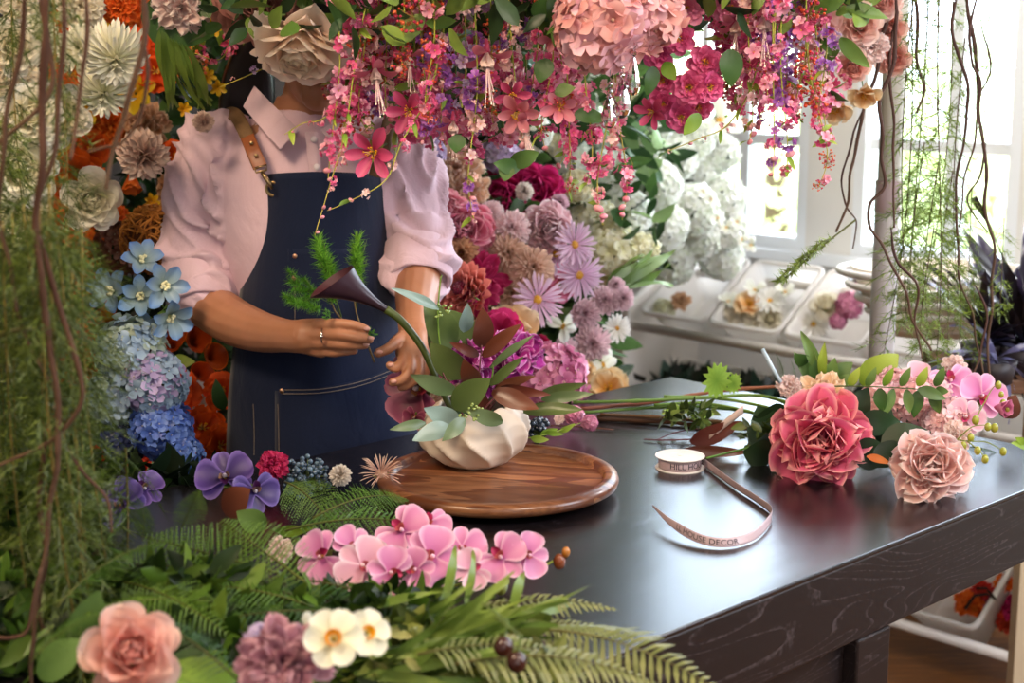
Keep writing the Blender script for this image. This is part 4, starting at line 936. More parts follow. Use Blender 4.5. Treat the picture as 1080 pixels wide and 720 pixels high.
# ================================================================ explicit blooms of the flower wall
# (kind, px, py, Y, diameter px, (face x, face z), label)
WALL = [
 # upper left, cream and orange
 ('mum_white', 122, 62, 2.15, 74, (.0, -.75), 'cream spider chrysanthemum hanging face down, upper of two on the left'),
 ('mum_white', 110, 98, 2.2, 66, (-.1, -.75), 'cream spider chrysanthemum hanging face down, lower of two on the left'),
 ('rose_white', 33, 122, 2.1, 60, (.2, .2), 'large cream rose behind the bare vines, upper of the cream pair'),
 ('rose_white', 22, 176, 2.1, 74, (.3, 0), 'large cream rose behind the bare vines, lower of the cream pair'),
 ('rose_white', 14, 50, 2.2, 52, (.2, .1), 'white rose at the top left corner behind the vines'),
 ('pompon_pinkcream', 150, 162, 2.4, 76, (.1, -.4), 'wide pinkish cream tufted flower left of the pink shoulder'),
 ('pompon_pinkcream', 214, 128, 2.35, 32, (.3, -.3), 'small blush globe flower just above the pink shoulder'),
 ('carnation_palepink', 190, 6, 2.35, 66, (.2, -.3), 'pale pink carnation at the top edge above the green leaf'),
 ('star_yellow', 226, 28, 2.5, 26, (0, 0), 'small yellow flower highest beside the dark hair'),
 ('star_yellow', 218, 80, 2.55, 24, (.2, 0), 'small yellow flower beside the long dark hair'),
 ('star_yellow', 230, 92, 2.55, 22, (.0, -.2), 'small yellow flower above the shirt shoulder seam'),
 ('star_yellow', 194, 115, 2.6, 20, (.1, 0), 'small yellow flower above the small blush globe'),
 ('poppy_orange', 82, 186, 2.6, 58, (.1, .1), 'bright orange ruffled poppy behind the bare vines'),
 ('poppy_orange', 96, 158, 2.65, 44, (.1, .1), 'orange ruffled poppy under the cream chrysanthemums'),
 ('tulip_orange', 139, 192, 2.55, 40, (.0, -1.5), 'orange hanging tulip below the tufted cream flower'),
 ('poppy_orange', 184, 166, 2.6, 40, (.2, .3), 'orange poppy touching the pink shoulder sleeve'),
 ('carnation_orange', 126, 10, 2.5, 36, (.0, -.2), 'yellow-orange carnation at the top left edge'),
 ('star_yellow', 160, 212, 2.7, 22, (0, 0), 'small orange-yellow flower beside the sleeve'),
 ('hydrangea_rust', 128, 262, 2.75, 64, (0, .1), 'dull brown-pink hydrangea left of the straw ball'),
 ('star_hot', 243, 45, 2.5, 24, (0, 0), 'small red-pink flower against the dark hair'),
 # left, blue
 ('star_blue', 150, 276, 2.35, 50, (.1, .5), 'pale blue delphinium bloom topmost on the left'),
 ('star_blue', 120, 308, 2.35, 57, (-.5, .2), 'pale blue and green delphinium bloom beside the green vines'),
 ('star_blue', 148, 312, 2.33, 52, (.0, .0), 'pale blue delphinium bloom in the middle of the cluster'),
 ('star_blue', 172, 302, 2.33, 57, (.3, .1), 'blue delphinium bloom touching the pink cuff'),
 ('star_blue', 178, 332, 2.31, 55, (.4, -.6), 'blue delphinium bloom drooping below the pink cuff'),
 ('star_blue', 154, 342, 2.34, 47, (.0, -.4), 'small blue delphinium bloom above the pale hydrangea'),
 ('hydrangea_palegreen', 138, 372, 2.3, 86, (-.1, .2), 'pale blue-green hydrangea head beside the feathery vines'),
 ('hydrangea_blue', 162, 404, 2.28, 84, (.2, .1), 'powder blue hydrangea head with lilac florets'),
 ('hydrangea_palegreen', 122, 420, 2.3, 74, (-.1, .0), 'shaded grey-green hydrangea head below the pale one'),
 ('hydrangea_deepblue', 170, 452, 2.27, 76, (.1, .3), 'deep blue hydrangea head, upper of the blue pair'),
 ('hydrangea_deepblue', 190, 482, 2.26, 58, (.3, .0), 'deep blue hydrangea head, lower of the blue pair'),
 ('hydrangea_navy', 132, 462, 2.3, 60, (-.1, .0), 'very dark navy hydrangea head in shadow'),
 ('calla_orange', 180, 360, 2.65, 40, (-.2, .4), 'orange calla lily beside the drooping delphinium'),
 ('calla_orange', 208, 358, 2.68, 42, (.4, .3), 'orange calla lily under the forearm'),
 ('calla_orange', 226, 374, 2.68, 38, (.5, .5), 'orange calla lily beside the dark apron edge'),
 ('calla_orange', 212, 392, 2.66, 32, (.2, .5), 'small orange calla lily above the white pot'),
 ('poppy_orange', 186, 416, 2.6, 54, (.0, .2), 'orange poppy touching the powder blue hydrangea'),
 ('poppy_orange', 234, 414, 2.62, 44, (.0, .2), 'orange poppy against the apron above the white pot'),
 ('poppy_orange', 214, 452, 2.6, 50, (.1, .3), 'orange poppy below the white pot'),
 ('poppy_orange', 232, 470, 2.58, 50, (.2, .1), 'orange poppy against the lower apron edge'),
 ('poppy_orange', 216, 496, 2.56, 46, (.1, .3), 'orange poppy lowest beside the deep blue hydrangea'),
 ('carnation_red', 148, 500, 2.6, 50, (.0, .2), 'shadowed rust-red carnation below the navy hydrangea'),
 # behind the person's left side
 ('hydrangea_lilac', 446, 158, 2.85, 52, (.1, 0), 'lilac hydrangea head behind the shirt sleeve'),
 ('hydrangea_lilac', 470, 128, 2.8, 44, (.0, 0), 'lilac hydrangea head above the peach carnation'),
 ('carnation_peach', 482, 178, 2.9, 60, (-.1, .2), 'soft peach carnation beside the upper sleeve'),
 ('carnation_peach', 497, 200, 2.88, 44, (.1, .1), 'smaller soft peach carnation left of the magenta peony'),
 ('peony_coral', 466, 224, 2.8, 60, (-.3, .2), 'coral pink peony touching the shirt sleeve'),
 ('peony_coral', 490, 240, 2.78, 66, (.1, .1), 'coral pink peony, larger one beside the tan mums'),
 ('peony_magenta', 526, 208, 3.0, 70, (-.1, .3), 'deep magenta peony left of the white pompon'),
 ('peony_magenta', 562, 202, 3.02, 64, (.1, .3), 'deep magenta peony right of the white pompon'),
 ('pompon_white', 553, 202, 2.86, 28, (.0, .3), 'small white pompon in front of the magenta peonies'),
 ('pompon_mauve', 590, 214, 2.9, 28, (.1, .1), 'small pale pompon beside the magenta peony'),
 ('mum_blush', 518, 224, 2.85, 30, (.0, .2), 'small blush chrysanthemum below the magenta peony'),
 ('mum_blush', 540, 240, 2.8, 42, (.0, .2), 'white-lilac chrysanthemum in the middle of the flower wall'),
 ('peony_palepink', 578, 240, 2.85, 56, (.1, .1), 'pale pink peony right of the white-lilac chrysanthemum'),
 ('pompon_tan', 487, 268, 2.75, 52, (-.1, .2), 'tan tufted flower below the coral peonies'),
 ('pompon_tan', 512, 242, 2.8, 32, (.0, .1), 'small brown tufted flower beside the coral peony'),
 ('mum_tan', 536, 266, 2.78, 46, (.0, .1), 'peach-tan chrysanthemum in the tan cluster'),
 ('mum_tan', 562, 282, 2.76, 50, (.1, .1), 'tan chrysanthemum above the lilac aster'),
 ('mum_tan', 520, 296, 2.8, 50, (-.1, .0), 'brownish chrysanthemum right of the protea'),
 ('mum_tan', 540, 308, 2.8, 40, (.0, -.1), 'shaded brown chrysanthemum below the tan ones'),
 ('pompon_peach', 514, 272, 2.82, 40, (.0, .1), 'peach tufted flower between the tan mums'),
 ('aster', 606, 258, 2.8, 50, (.5, .1), 'pale lilac aster, upper one by the cream hydrangea'),
 ('aster', 611, 290, 2.8, 52, (.4, -.2), 'pale lilac aster seen from the side, middle one'),
 ('aster', 567, 316, 2.72, 56, (.2, .0), 'pale lilac aster with a yellow centre, lowest'),
 ('aster', 586, 268, 2.85, 44, (-.2, .2), 'pale pink aster behind the tan chrysanthemum'),
 ('camellia_pink', 590, 300, 2.95, 44, (.0, .0), 'pink flower between the lilac asters'),
 ('protea', 488, 306, 2.6, 66, (-.5, .3), 'salmon protea bloom right of the rolled sleeve'),
 ('carnation_magenta', 500, 298, 2.75, 70, (.1, .0), 'dark wine carnation behind the protea'),
 ('poppy_cream', 538, 358, 2.7, 74, (-.3, .3), 'cream poppy behind the magenta cockscomb'),
 ('poppy_hot', 528, 350, 2.6, 54, (-.2, .2), 'hot pink poppy behind the brown leaves'),
 ('hydrangea_pink', 582, 400, 2.65, 90, (.0, .1), 'dusty pink hydrangea head behind the table edge'),
 ('pompon_red', 571, 362, 2.75, 26, (.0, .3), 'small dark red bud flower above the dusty pink hydrangea'),
 ('mum_mauve', 648, 272, 3.4, 0, (.0, .3), None),
 ('mum_mauve', 638, 316, 2.9, 34, (.1, .2), 'mauve clover-like flower, largest of the upper mauve pair'),
 ('mum_mauve', 657, 314, 2.9, 28, (.3, .1), 'mauve clover-like flower beside the white rack panel'),
 ('mum_mauve', 617, 330, 2.88, 34, (-.2, .1), 'mauve clover-like flower in the middle left of its group'),
 ('mum_mauve', 625, 362, 2.86, 40, (.0, -.1), 'mauve clover-like flower, lowest of the mauve group'),
 ('mum_mauve', 650, 300, 2.92, 20, (.0, .4), 'smallest mauve clover-like flower at the top of its group'),
 ('daisy_white', 651, 346, 2.95, 30, (.2, .0), 'small white flower against the white rack panel'),
 ('bell_white', 594, 344, 3.0, 38, (.0, .1), 'white flower with yellow centre behind the mauve flowers'),
 ('bell_white', 636, 384, 3.0, 36, (.2, .1), 'small white flower below the mauve flowers'),
 ('poppy_cream', 612, 392, 2.95, 36, (.3, -.2), 'cream flower beside the dusty pink hydrangea'),
 ('poppy_cream', 640, 412, 2.95, 52, (.0, .5), 'cream poppy with orange centre at the table corner'),
 ('hydrangea_ivory', 644, 272, 3.25, 84, (.1, .1), 'ivory hydrangea head right of the lilac asters'),
 ('hydrangea_ivory', 622, 228, 3.3, 60, (.0, .1), 'ivory hydrangea head above the ivory one by the asters'),
 ('hydrangea_ivory', 676, 266, 3.25, 46, (.2, .0), 'small ivory hydrangea head above the strap leaves'),
 ('hydrangea_white', 600, 170, 3.3, 60, (.0, .0), None), ('hydrangea_white', 640, 190, 3.4, 70, (.0, .0), None), ('hydrangea_white', 660, 226, 3.4, 64, (.0, .0), None),
 ('hydrangea_ivory', 580, 150, 3.3, 56, (.0, .0), None), ('hydrangea_white', 690, 196, 3.6, 66, (.0, .0), None), ('hydrangea_white', 700, 240, 3.6, 60, (.0, .0), None),
 ('hydrangea_white', 672, 160, 3.6, 60, (.0, .0), None), ('hydrangea_white', 730, 222, 3.8, 66, (.0, .1), None), ('hydrangea_white', 764, 240, 3.9, 56, (.1, .1), None), ('hydrangea_white', 738, 252, 3.85, 50, (.1, .0), None),
 ('hydrangea_white', 712, 168, 3.8, 54, (.0, .1), None), ('hydrangea_white', 636, 148, 3.5, 56, (.0, .1), None), ('hydrangea_ivory', 662, 100, 3.6, 60, (.0, .1), None), ('hydrangea_white', 690, 128, 3.6, 50, (.0, .1), None), ('hydrangea_ivory', 608, 196, 3.2, 40, (.0, .1), None),
 ('hydrangea_lilac', 530, 162, 3.0, 50, (.0, .1), None), ('hydrangea_white', 560, 140, 3.1, 50, (.0, .1), None), ('hydrangea_white', 594, 108, 3.3, 54, (.0, .1), None),
]
for r_ in WALL:
    if r_[4] == 0: continue
    bloom(*r_[:6], label=r_[6])

# ================================================================ hanging canopy
CAN = [
 ('rose_cream', 316, 50, 2.14, 98, (-.25, -1.3), 'huge cream rose hanging upside down before the face'),
 ('rose_dusty', 272, 0, 2.2, 92, (-.1, -.3), 'dusty pink rose at the top edge above the cream rose'),
 ('big_hydrangea_peach', 632, 26, 2.0, 106, (-.1, -.3), 'big peach-pink hydrangea head hanging at the top'),
 ('big_hydrangea_peach', 678, 14, 2.02, 86, (.1, -.3), 'pink hydrangea head hanging beside the peach one'),
 ('hydrangea_softpink', 560, -6, 2.2, 0, (0, 0), None),
 ('camellia_hot', 716, 40, 2.1, 36, (-.1, -.1), 'pink camellia with yellow stamens, uppermost of the cluster'),
 ('camellia_hot', 743, 66, 2.08, 38, (.1, .0), 'pink camellia with open yellow stamens, right of the cluster'),
 ('camellia_hot', 727, 92, 2.06, 38, (-.1, -.1), 'pink camellia with yellow centre, middle of the cluster'),
 ('camellia_hot', 748, 92, 2.06, 34, (.2, -.1), 'pink camellia with yellow centre, beside the green leaf'),
 ('camellia_hot', 719, 122, 2.08, 36, (-.1, -.4), 'pink camellia, lowest of the hanging cluster'),
 ('camellia_hot', 700, 84, 2.12, 36, (-.4, -.2), 'pink camellia turned away beside the crystal drops'),
 ('camellia_hot', 694, 56, 2.12, 38, (-.3, -.1), 'pink camellia touching the pink hydrangea'),
 ('camellia_hot', 700, 108, 2.12, 32, (-.3, -.3), 'dark pink camellia above the lowest one'),
 ('camellia_hot', 736, 112, 2.10, 34, (.2, -.4), 'pink camellia above the pale green leaf'),
 ('camellia_pink', 770, 8, 2.15, 40, (.1, -.2), 'pink camellia at the top edge right of the cluster'),
 ('camellia_pink', 724, 8, 2.15, 40, (.0, -.2), 'pink camellia at the top edge over the cluster'),
 ('fuchsia', 397, 84, 2.08, 54, (.2, -1.6), 'cream-skirted fuchsia with long stamens left of the orange blossoms'),
 ('fuchsia', 432, 68, 2.1, 44, (.1, -1.6), 'cream fuchsia hanging beside the tufted pink blossoms'),
 ('fuchsia', 514, 70, 2.08, 62, (.1, -1.7), 'large pink fuchsia with long white stamens mid-canopy'),
 ('fuchsia', 478, 138, 2.1, 44, (.0, -1.7), 'pink fuchsia hanging in front of the peach carnation'),
 ('fuchsia', 553, 138, 2.1, 50, (.4, -1.5), 'coral fuchsia with pale stamens above the magenta peony'),
 ('fuchsia', 806, 30, 2.1, 60, (.1, -1.8), 'large pale pink fuchsia hanging over the window'),
 ('fuchsia', 776, 34, 2.12, 50, (-.1, -1.8), 'deep pink fuchsia beside the pale pink one'),
 ('star_hot', 432, 116, 2.12, 54, (-.2, -.2), 'hot pink six-petalled bloom over the shirt shoulder'),
 ('star_hot', 394, 160, 2.1, 62, (-.3, -.2), 'hot pink six-petalled bloom against the apron bib corner'),
 ('star_hot', 540, 100, 2.1, 44, (.1, -.3), 'hot pink six-petalled bloom beside the large fuchsia'),
 ('star_pink', 584, 40, 2.08, 36, (.0, -.1), 'pink star flower left of the peach hydrangea, higher one'),
 ('star_pink', 590, 112, 2.08, 42, (.1, .0), 'pink star flower under the green leaves'),
 ('star_pink', 545, 118, 2.1, 50, (.0, -.4), 'pink star flower with orange centre'),
 ('star_pink', 604, 108, 2.1, 32, (.4, -.1), 'small pink star flower left of the crystal drops'),
 ('star_hot', 690, 118, 2.12, 40, (-.6, -.2), 'hot pink bloom spreading beside the crystal drops'),
 ('star_hot', 790, 72, 2.14, 44, (.3, -.5), 'dark pink bloom over the window mullion'),
 ('rose_palepink', 862, 28, 2.3, 50, (.0, .0), 'pale pink rose left of the white one, top right'),
 ('rose_palepink', 886, 14, 2.32, 44, (.1, .0), 'pale pink rose at the top edge near the post'),
 ('rose_palepink', 908, 26, 2.3, 40, (.2, .1), 'pale pink rose beside the leafy post top'),
 ('poppy_cream', 880, 112, 2.35, 40, (-.1, -1.1), 'cream bell-shaped poppy hanging against the window frame'),
 ('poppy_cream', 911, 98, 2.38, 34, (.2, -1.1), 'cream bell-shaped poppy hanging beside the post'),
 ('rose_peach', 900, 70, 2.36, 34, (.1, -.4), 'small peach rose beside the post'),
 ('rose_peach', 942, 62, 2.5, 34, (.1, -.2), 'small peach rose wound on the post'),
 ('rose_peach', 938, 30, 2.5, 34, (-.1, -.2), 'small yellowish peach rose near the post top'),
 ('camellia_hot', 260, 30, 2.3, 24, (.0, .0), 'tiny pink bloom left of the cream rose'),
]
for r_ in CAN:
    if r_[4] == 0: continue
    bloom(*r_[:6], label=r_[6])
def cluster(cols, n, s, rad, mix=0):
    m = MB()
    for i in range(n):
        d = V((U(-1, 1), U(-1, 1), U(-1, 1))).normalized(); c = random.choice(cols); M = Matrix.Translation(d * rad * U(.5, 1)) @ frame_to(d + V((0, -.3, 0)), rnd() * 6) @ Matrix.Scale(s * U(.7, 1.2), 4)
        floret(m, M, hx(c[0]), hx(c[1]), 5, W=.75, phi=50, cc=hx('e8c070'))
    return m.mesh('floret_cluster', SATIN)
def umbel(c, n=26, rad=1.0):
    m = MB()
    for i in range(n):
        d = V((U(-1, 1), U(-1, 1), U(-1, .6))).normalized(); e = d * rad * U(.6, 1); tube(m, [(0, 0, .3), e], .02, hx('a08048'), 3, cap=False); k = hx(random.choice(c)); ball(m, e, .13 * U(.7, 1.2), k, 4, 5)
    return m.mesh('floret_cluster', SATIN)
PK = [('d8548c', 'f48cb0'), ('c83870', 'ec6c98'), ('e48ca8', 'fcc0cc')]
CL = {'pink': [cluster(PK, 7, .5, .7) for _ in range(3)], 'pale': [cluster([('e8b0a8', 'fcdcd4'), ('e08c94', 'f8bcc0')], 6, .45, .75) for _ in range(2)],
      'coral': [umbel(['d84c28', 'e86c40', 'c83858']) for _ in range(2)], 'violet': [cluster([('9c50a4', 'c88cc8'), ('8440a0', 'b870c0')], 7, .45, .7) for _ in range(2)], 'lilac': [cluster([('c0a0cc', 'e4d4e8'), ('b48cc0', 'd8bce0')], 6, .5, .7) for _ in range(2)]}
def bud():
    m = MB(); ball(m, (0, 0, 0), .5, hx('d87088'), 5, 6, (1, 1, 1.4), hx('f0b8b8')); return m.mesh('bud', SATIN)
BUD = bud()
SPRAYS = []
def spray(pts, cols, dens=1.0, size=9, label=None, leafy_=True):
    """hanging blossom vine through (px,py,Y) points"""
    c = spline([at(p[0] + (U(-7, 7) if 0 < j < len(pts) - 1 else 0), p[1], p[2]) for j, p in enumerate(pts)], 7); root = c[0]; e = empty('blossom_vine', root)
    m = MB(); tube(m, [q - root for q in c], [.0013, .0006], hx('8c9830'), 5, hx('b8a848')); link('stem', m.mesh('stem', STEM), e)
    Lp = sum(hypot(pts[i + 1][0] - pts[i][0], pts[i + 1][1] - pts[i][1]) for i in range(len(pts) - 1)); n = int(Lp / 17 * dens)
    Y = pts[0][2]
    for i in range(n):
        t = (i + U(.2, .8)) / n; q = c[min(len(c) - 1, int(t * (len(c) - 1)))] - root; k = size * (1.15 - .75 * t ** 1.6) * U(.75, 1.2)
        if t > .8 and rnd() < .7: me, nm, k = BUD, 'bud', k * .8
        else: me, nm = random.choice(CL[random.choice(cols)]), 'floret_cluster'
        o = link(nm, me, e); o.location = q + V((U(-1, 1), U(-1, 1), U(-1, 1))) * pxm(6, Y) * (1 - t * .6); o.rotation_euler = (rnd() * 6, rnd() * 6, rnd() * 6); s = pxm(k, Y); o.scale = (s, s, s)
        if leafy_ and rnd() < .3:
            d = V((U(-1, 1), U(-1, .5), U(-1, .3))).normalized(); l = link('leaf', random.choice(LY), e); M, _ = orient(V((0, 0, 0)), d, U(0, 90)); l.matrix_local = Matrix.Translation(q) @ M @ Matrix.Scale(pxm(U(12, 20), Y), 4)
    o = tag(e, label or '', 'blossom vine', None, None, (pts[-1][0], pts[-1][1], 'spray_' + cols[0])); SPRAYS.append(o); return o
def hang(x0, x1, y1, Y, cols, **k):
    k.setdefault('size', 15)
    ym = y1 * .5 - 30; spray([(x0, -50, Y), (x0 * .6 + x1 * .4 + U(-5, 5), ym, Y), (x1 + U(-4, 4), y1 * .8, Y), (x1, y1, Y)], cols, **k)
spray([(395, -40, 2.08), (378, 60, 2.06), (366, 140, 2.04), (352, 190, 2.03), (332, 248, 2.02)], ['pink', 'pale'], label='pink blossom vine reaching furthest down over the apron bib')
spray([(470, 20, 2.1), (455, 95, 2.07), (425, 150, 2.05), (405, 190, 2.04), (372, 212, 2.03), (345, 222, 2.03)], ['pale', 'pink'], dens=.6, label='thick yellow-green flowering vine curving across the apron bib')
for a in [(352, 346, 190, 2.06, ['pink', 'pink']), (372, 366, 175, 2.1, ['pink', 'coral']), (392, 388, 140, 2.1, ['pale', 'pink']), (410, 412, 130, 2.14, ['pink', 'pale']), (422, 424, 80, 2.06, ['coral', 'coral', 'pink']), (440, 446, 150, 2.1, ['pink', 'violet']),
          (452, 456, 130, 2.05, ['coral', 'pink']), (470, 470, 155, 2.12, ['violet', 'pink']), (486, 484, 110, 2.1, ['pale', 'lilac']), (497, 500, 232, 2.08, ['pale', 'violet']), (515, 520, 130, 2.12, ['pink', 'coral']), (535, 548, 168, 2.1, ['pink', 'pale']),
          (560, 560, 120, 2.15, ['violet', 'pink']), (575, 576, 160, 2.1, ['pink', 'coral']), (600, 600, 205, 2.08, ['pink', 'coral']), (585, 590, 175, 2.14, ['coral', 'pink']), (622, 618, 196, 2.06, ['pink', 'pink']), (650, 636, 238, 2.06, ['pink', 'pale']), (660, 656, 232, 2.08, ['pale', 'pink']), (668, 641, 180, 2.1, ['pink', 'pale']),
          (360, 355, 90, 2.2, ['pink', 'pale']), (380, 384, 70, 2.2, ['coral', 'pink']), (402, 405, 50, 2.2, ['pink', 'violet']), (460, 462, 60, 2.2, ['coral', 'pink']), (530, 528, 60, 2.2, ['violet', 'lilac']), (552, 550, 40, 2.2, ['pink', 'violet']),
          (788, 790, 150, 2.1, ['pink', 'pale']), (800, 802, 140, 2.14, ['pale', 'violet']), (815, 815, 186, 2.08, ['pink', 'violet']), (828, 829, 186, 2.08, ['violet', 'pink']), (842, 842, 130, 2.14, ['coral', 'pink']), (850, 863, 198, 2.08, ['pink', 'coral']),
          (862, 866, 140, 2.1, ['violet', 'pink']), (856, 874, 148, 2.12, ['pink', 'pale']), (808, 810, 110, 2.2, ['pink', 'coral']), (832, 834, 100, 2.2, ['violet', 'violet']), (850, 852, 90, 2.2, ['pink', 'lilac']), (780, 782, 110, 2.2, ['pink', 'pale']), (820, 822, 60, 2.0, ['pink', 'pink'])]:
    hang(*a, dens=1.15 if a[2] < 160 else .9)
spray([(815, -20, 2.1), (800, 80, 2.1), (775, 130, 2.09), (740, 146, 2.08), (702, 160, 2.07)], ['pink', 'pale'], dens=.7, label='pink blossom vine swinging sideways across the window panes')
spray([(270, -10, 2.35), (250, 30, 2.34), (236, 62, 2.33), (205, 56, 2.32)], ['pink', 'coral'], dens=1.1, label='red-pink blossom vine beside the dark hair')
spray([(300, 60, 2.28), (268, 75, 2.27), (232, 92, 2.26)], ['lilac', 'pale'], dens=.7, size=6, label='thin lilac blossom sprig under the cream rose')
spray([(372, 96, 2.1), (345, 125, 2.09), (318, 130, 2.08), (300, 142, 2.08)], ['pink'], dens=.8, size=6, label='thin pink blossom sprig over the shirt collar')
# short blossom tufts packing the canopy
def tuft(px, py, Y, cols, d=46):
    p = at(px, py, Y); e = empty('blossom_sprig', p)
    m = MB(); tube(m, [(0, .02, .07), (0, .01, .03), (0, 0, -.02)], .0015, hx('7c8830'), 5); link('stem', m.mesh('stem', STEM), e)
    for i in range(6):
        o = link('floret_cluster', random.choice(CL[random.choice(cols)]), e); o.location = V((U(-1, 1), U(-1, 1), U(-1, 1))) * pxm(d * .38, Y); s = pxm(U(10, 17), Y); o.scale = (s, s, s); o.rotation_euler = (rnd() * 6, rnd() * 6, rnd() * 6)
    for i in range(2):
        d_ = V((U(-1, 1), U(-1, .2), U(-1, 1))).normalized(); l = link('leaf', random.choice(LY + LG), e); M, _ = orient(V((0, 0, 0)), d_, U(0, 360)); l.matrix_local = M @ Matrix.Scale(pxm(U(22, 34), Y), 4)
    tag(e, '', 'blossom sprig', None, None, (px, py, 'tuft_' + cols[0]))
def scatter(box_, n, dmin, fn, avoid=[]):
    got = []; tries = 0
    while len(got) < n and tries < 4000:
        tries += 1; x, y = U(box_[0], box_[1]), U(box_[2], box_[3])
        if all(hypot(x - a, y - b) > dmin for a, b in got) and all(hypot(x - a, y - b) > r for a, b, r in avoid): got.append((x, y)); fn(x, y)
AV = [(314, 62, 52), (628, 22, 40), (676, 14, 36), (725, 80, 42), (272, 0, 40)]
def pickc(x, y):
    if 400 < x < 470 and y < 90: return random.choice([['coral', 'pink'], ['coral', 'coral'], ['pink', 'pale']])
    return random.choice([['pink', 'pink'], ['pink', 'pale'], ['violet', 'pink'], ['coral', 'pink'], ['pale', 'lilac']])
scatter((365, 590, -10, 120), 36, 26, lambda x, y: tuft(x, y, U(2.15, 2.4), pickc(x, y)), AV)
scatter((420, 560, 100, 150), 8, 26, lambda x, y: tuft(x, y, U(2.2, 2.4), pickc(x, y)), AV)
scatter((765, 880, -10, 95), 16, 26, lambda x, y: tuft(x, y, U(2.2, 2.4), pickc(x, y)), AV)
scatter((200, 262, -10, 60), 4, 24, lambda x, y: tuft(x, y, U(2.5, 2.6), ['coral', 'pink'], 36), [])
# fillers on the wall
def fill(box_, n, dmin, keys, Ya, Yb, d0, d1):
    av = [(o[1][0], o[1][1], 26) for o in THINGS if o[1]] + [(163, 252, 46), (139, 192, 34)]
    scatter(box_, n, dmin, lambda x, y: bloom(random.choice(keys), x, y, U(Ya, Yb), U(d0, d1), (U(-.3, .3), U(-.2, .3))), av)
fill((60, 250, 10, 240), 22, 30, ['poppy_orange', 'star_yellow', 'carnation_orange', 'star_yellow', 'carnation_tan', 'poppy_orange'], 2.75, 2.9, 34, 52)
fill((0, 110, 0, 240), 10, 36, ['rose_white', 'mum_white', 'carnation_cream'], 2.3, 2.6, 44, 60)
fill((60, 250, 240, 500), 14, 30, ['poppy_orange', 'carnation_red', 'carnation_orange'], 2.75, 2.9, 36, 50)
fill((430, 600, 130, 340), 26, 28, ['carnation_palepink', 'mum_blush', 'peony_palepink', 'pompon_peach', 'mum_mauve', 'carnation_peach'], 2.95, 3.1, 44, 60)
fill((480, 600, -20, 140), 12, 34, ['hydrangea_softpink', 'hydrangea_lilac', 'camellia_pink', 'carnation_palepink'], 2.7, 2.9, 50, 64)
fill((590, 770, 90, 280), 16, 32, ['hydrangea_white', 'bell_white', 'hydrangea_white'], 3.75, 4.0, 46, 62)
fill((570, 655, 320, 400), 7, 22, ['bell_white', 'mum_mauve', 'pompon_white', 'daisy_white'], 3.0, 3.15, 26, 36)
fill((860, 930, -10, 60), 6, 22, ['rose_palepink', 'carnation_palepink', 'rose_white'], 2.4, 2.5, 34, 44)
fill((440, 500, 280, 420), 5, 26, ['carnation_magenta', 'camellia_pink', 'carnation_peach'], 2.9, 3.0, 44, 56)
# ================================================================ crystal drops
M_gls = bpy.data.materials.new('crystal_glass'); M_gls.use_nodes = True; b_ = M_gls.node_tree.nodes['Principled BSDF']
b_.inputs['Transmission Weight'].default_value = 1; b_.inputs['Roughness'].default_value = .0; b_.inputs['IOR'].default_value = 1.5; b_.inputs['Base Color'].default_value = (.96, .97, 1, 1)
for x, y, h, w, lb in ((668, 80, 40, 15, 'clear crystal drop nearest the pink camellias, highest of three'), (656, 103, 42, 19, 'clear crystal drop in the middle of the three, largest'), (643, 117, 36, 17, 'clear crystal drop lowest and leftmost of the three')):
    Y = 1.98; p = at(x, y, Y); e = empty('crystal_drop', p); hh, ww = pxm(h, Y), pxm(w, Y)
    m = MB(); prof = [(0.0, .5), (.10, .46), (.2, .36), (.3, .22), (.42, .05), (.5, -.15), (.48, -.3), (.36, -.43), (.15, -.5), (0, -.505)]
    lathe(m, [(max(.0001, a) * ww, b * hh) for a, b in prof], 10); part('pendant', m, M_gls, e, False)
    m = MB(); ball(m, (0, 0, hh * .5 + .004), .0042, (1, 1, 1), 6, 8); ball(m, (0, 0, hh * .5 + .013), .003, (1, 1, 1), 6, 8); part('bead', m, M_gls, e, False)
    m = MB(); tube(m, [(0, 0, hh * .5), (0, .004, hh * .5 + .09)], .0005, (1, 1, 1), 4); part('wire', m, plain('steel_wire', 'b0b0b0', .3, 1), e)
    tag(e, lb, 'crystal drop', 'crystal drops hanging from the canopy')

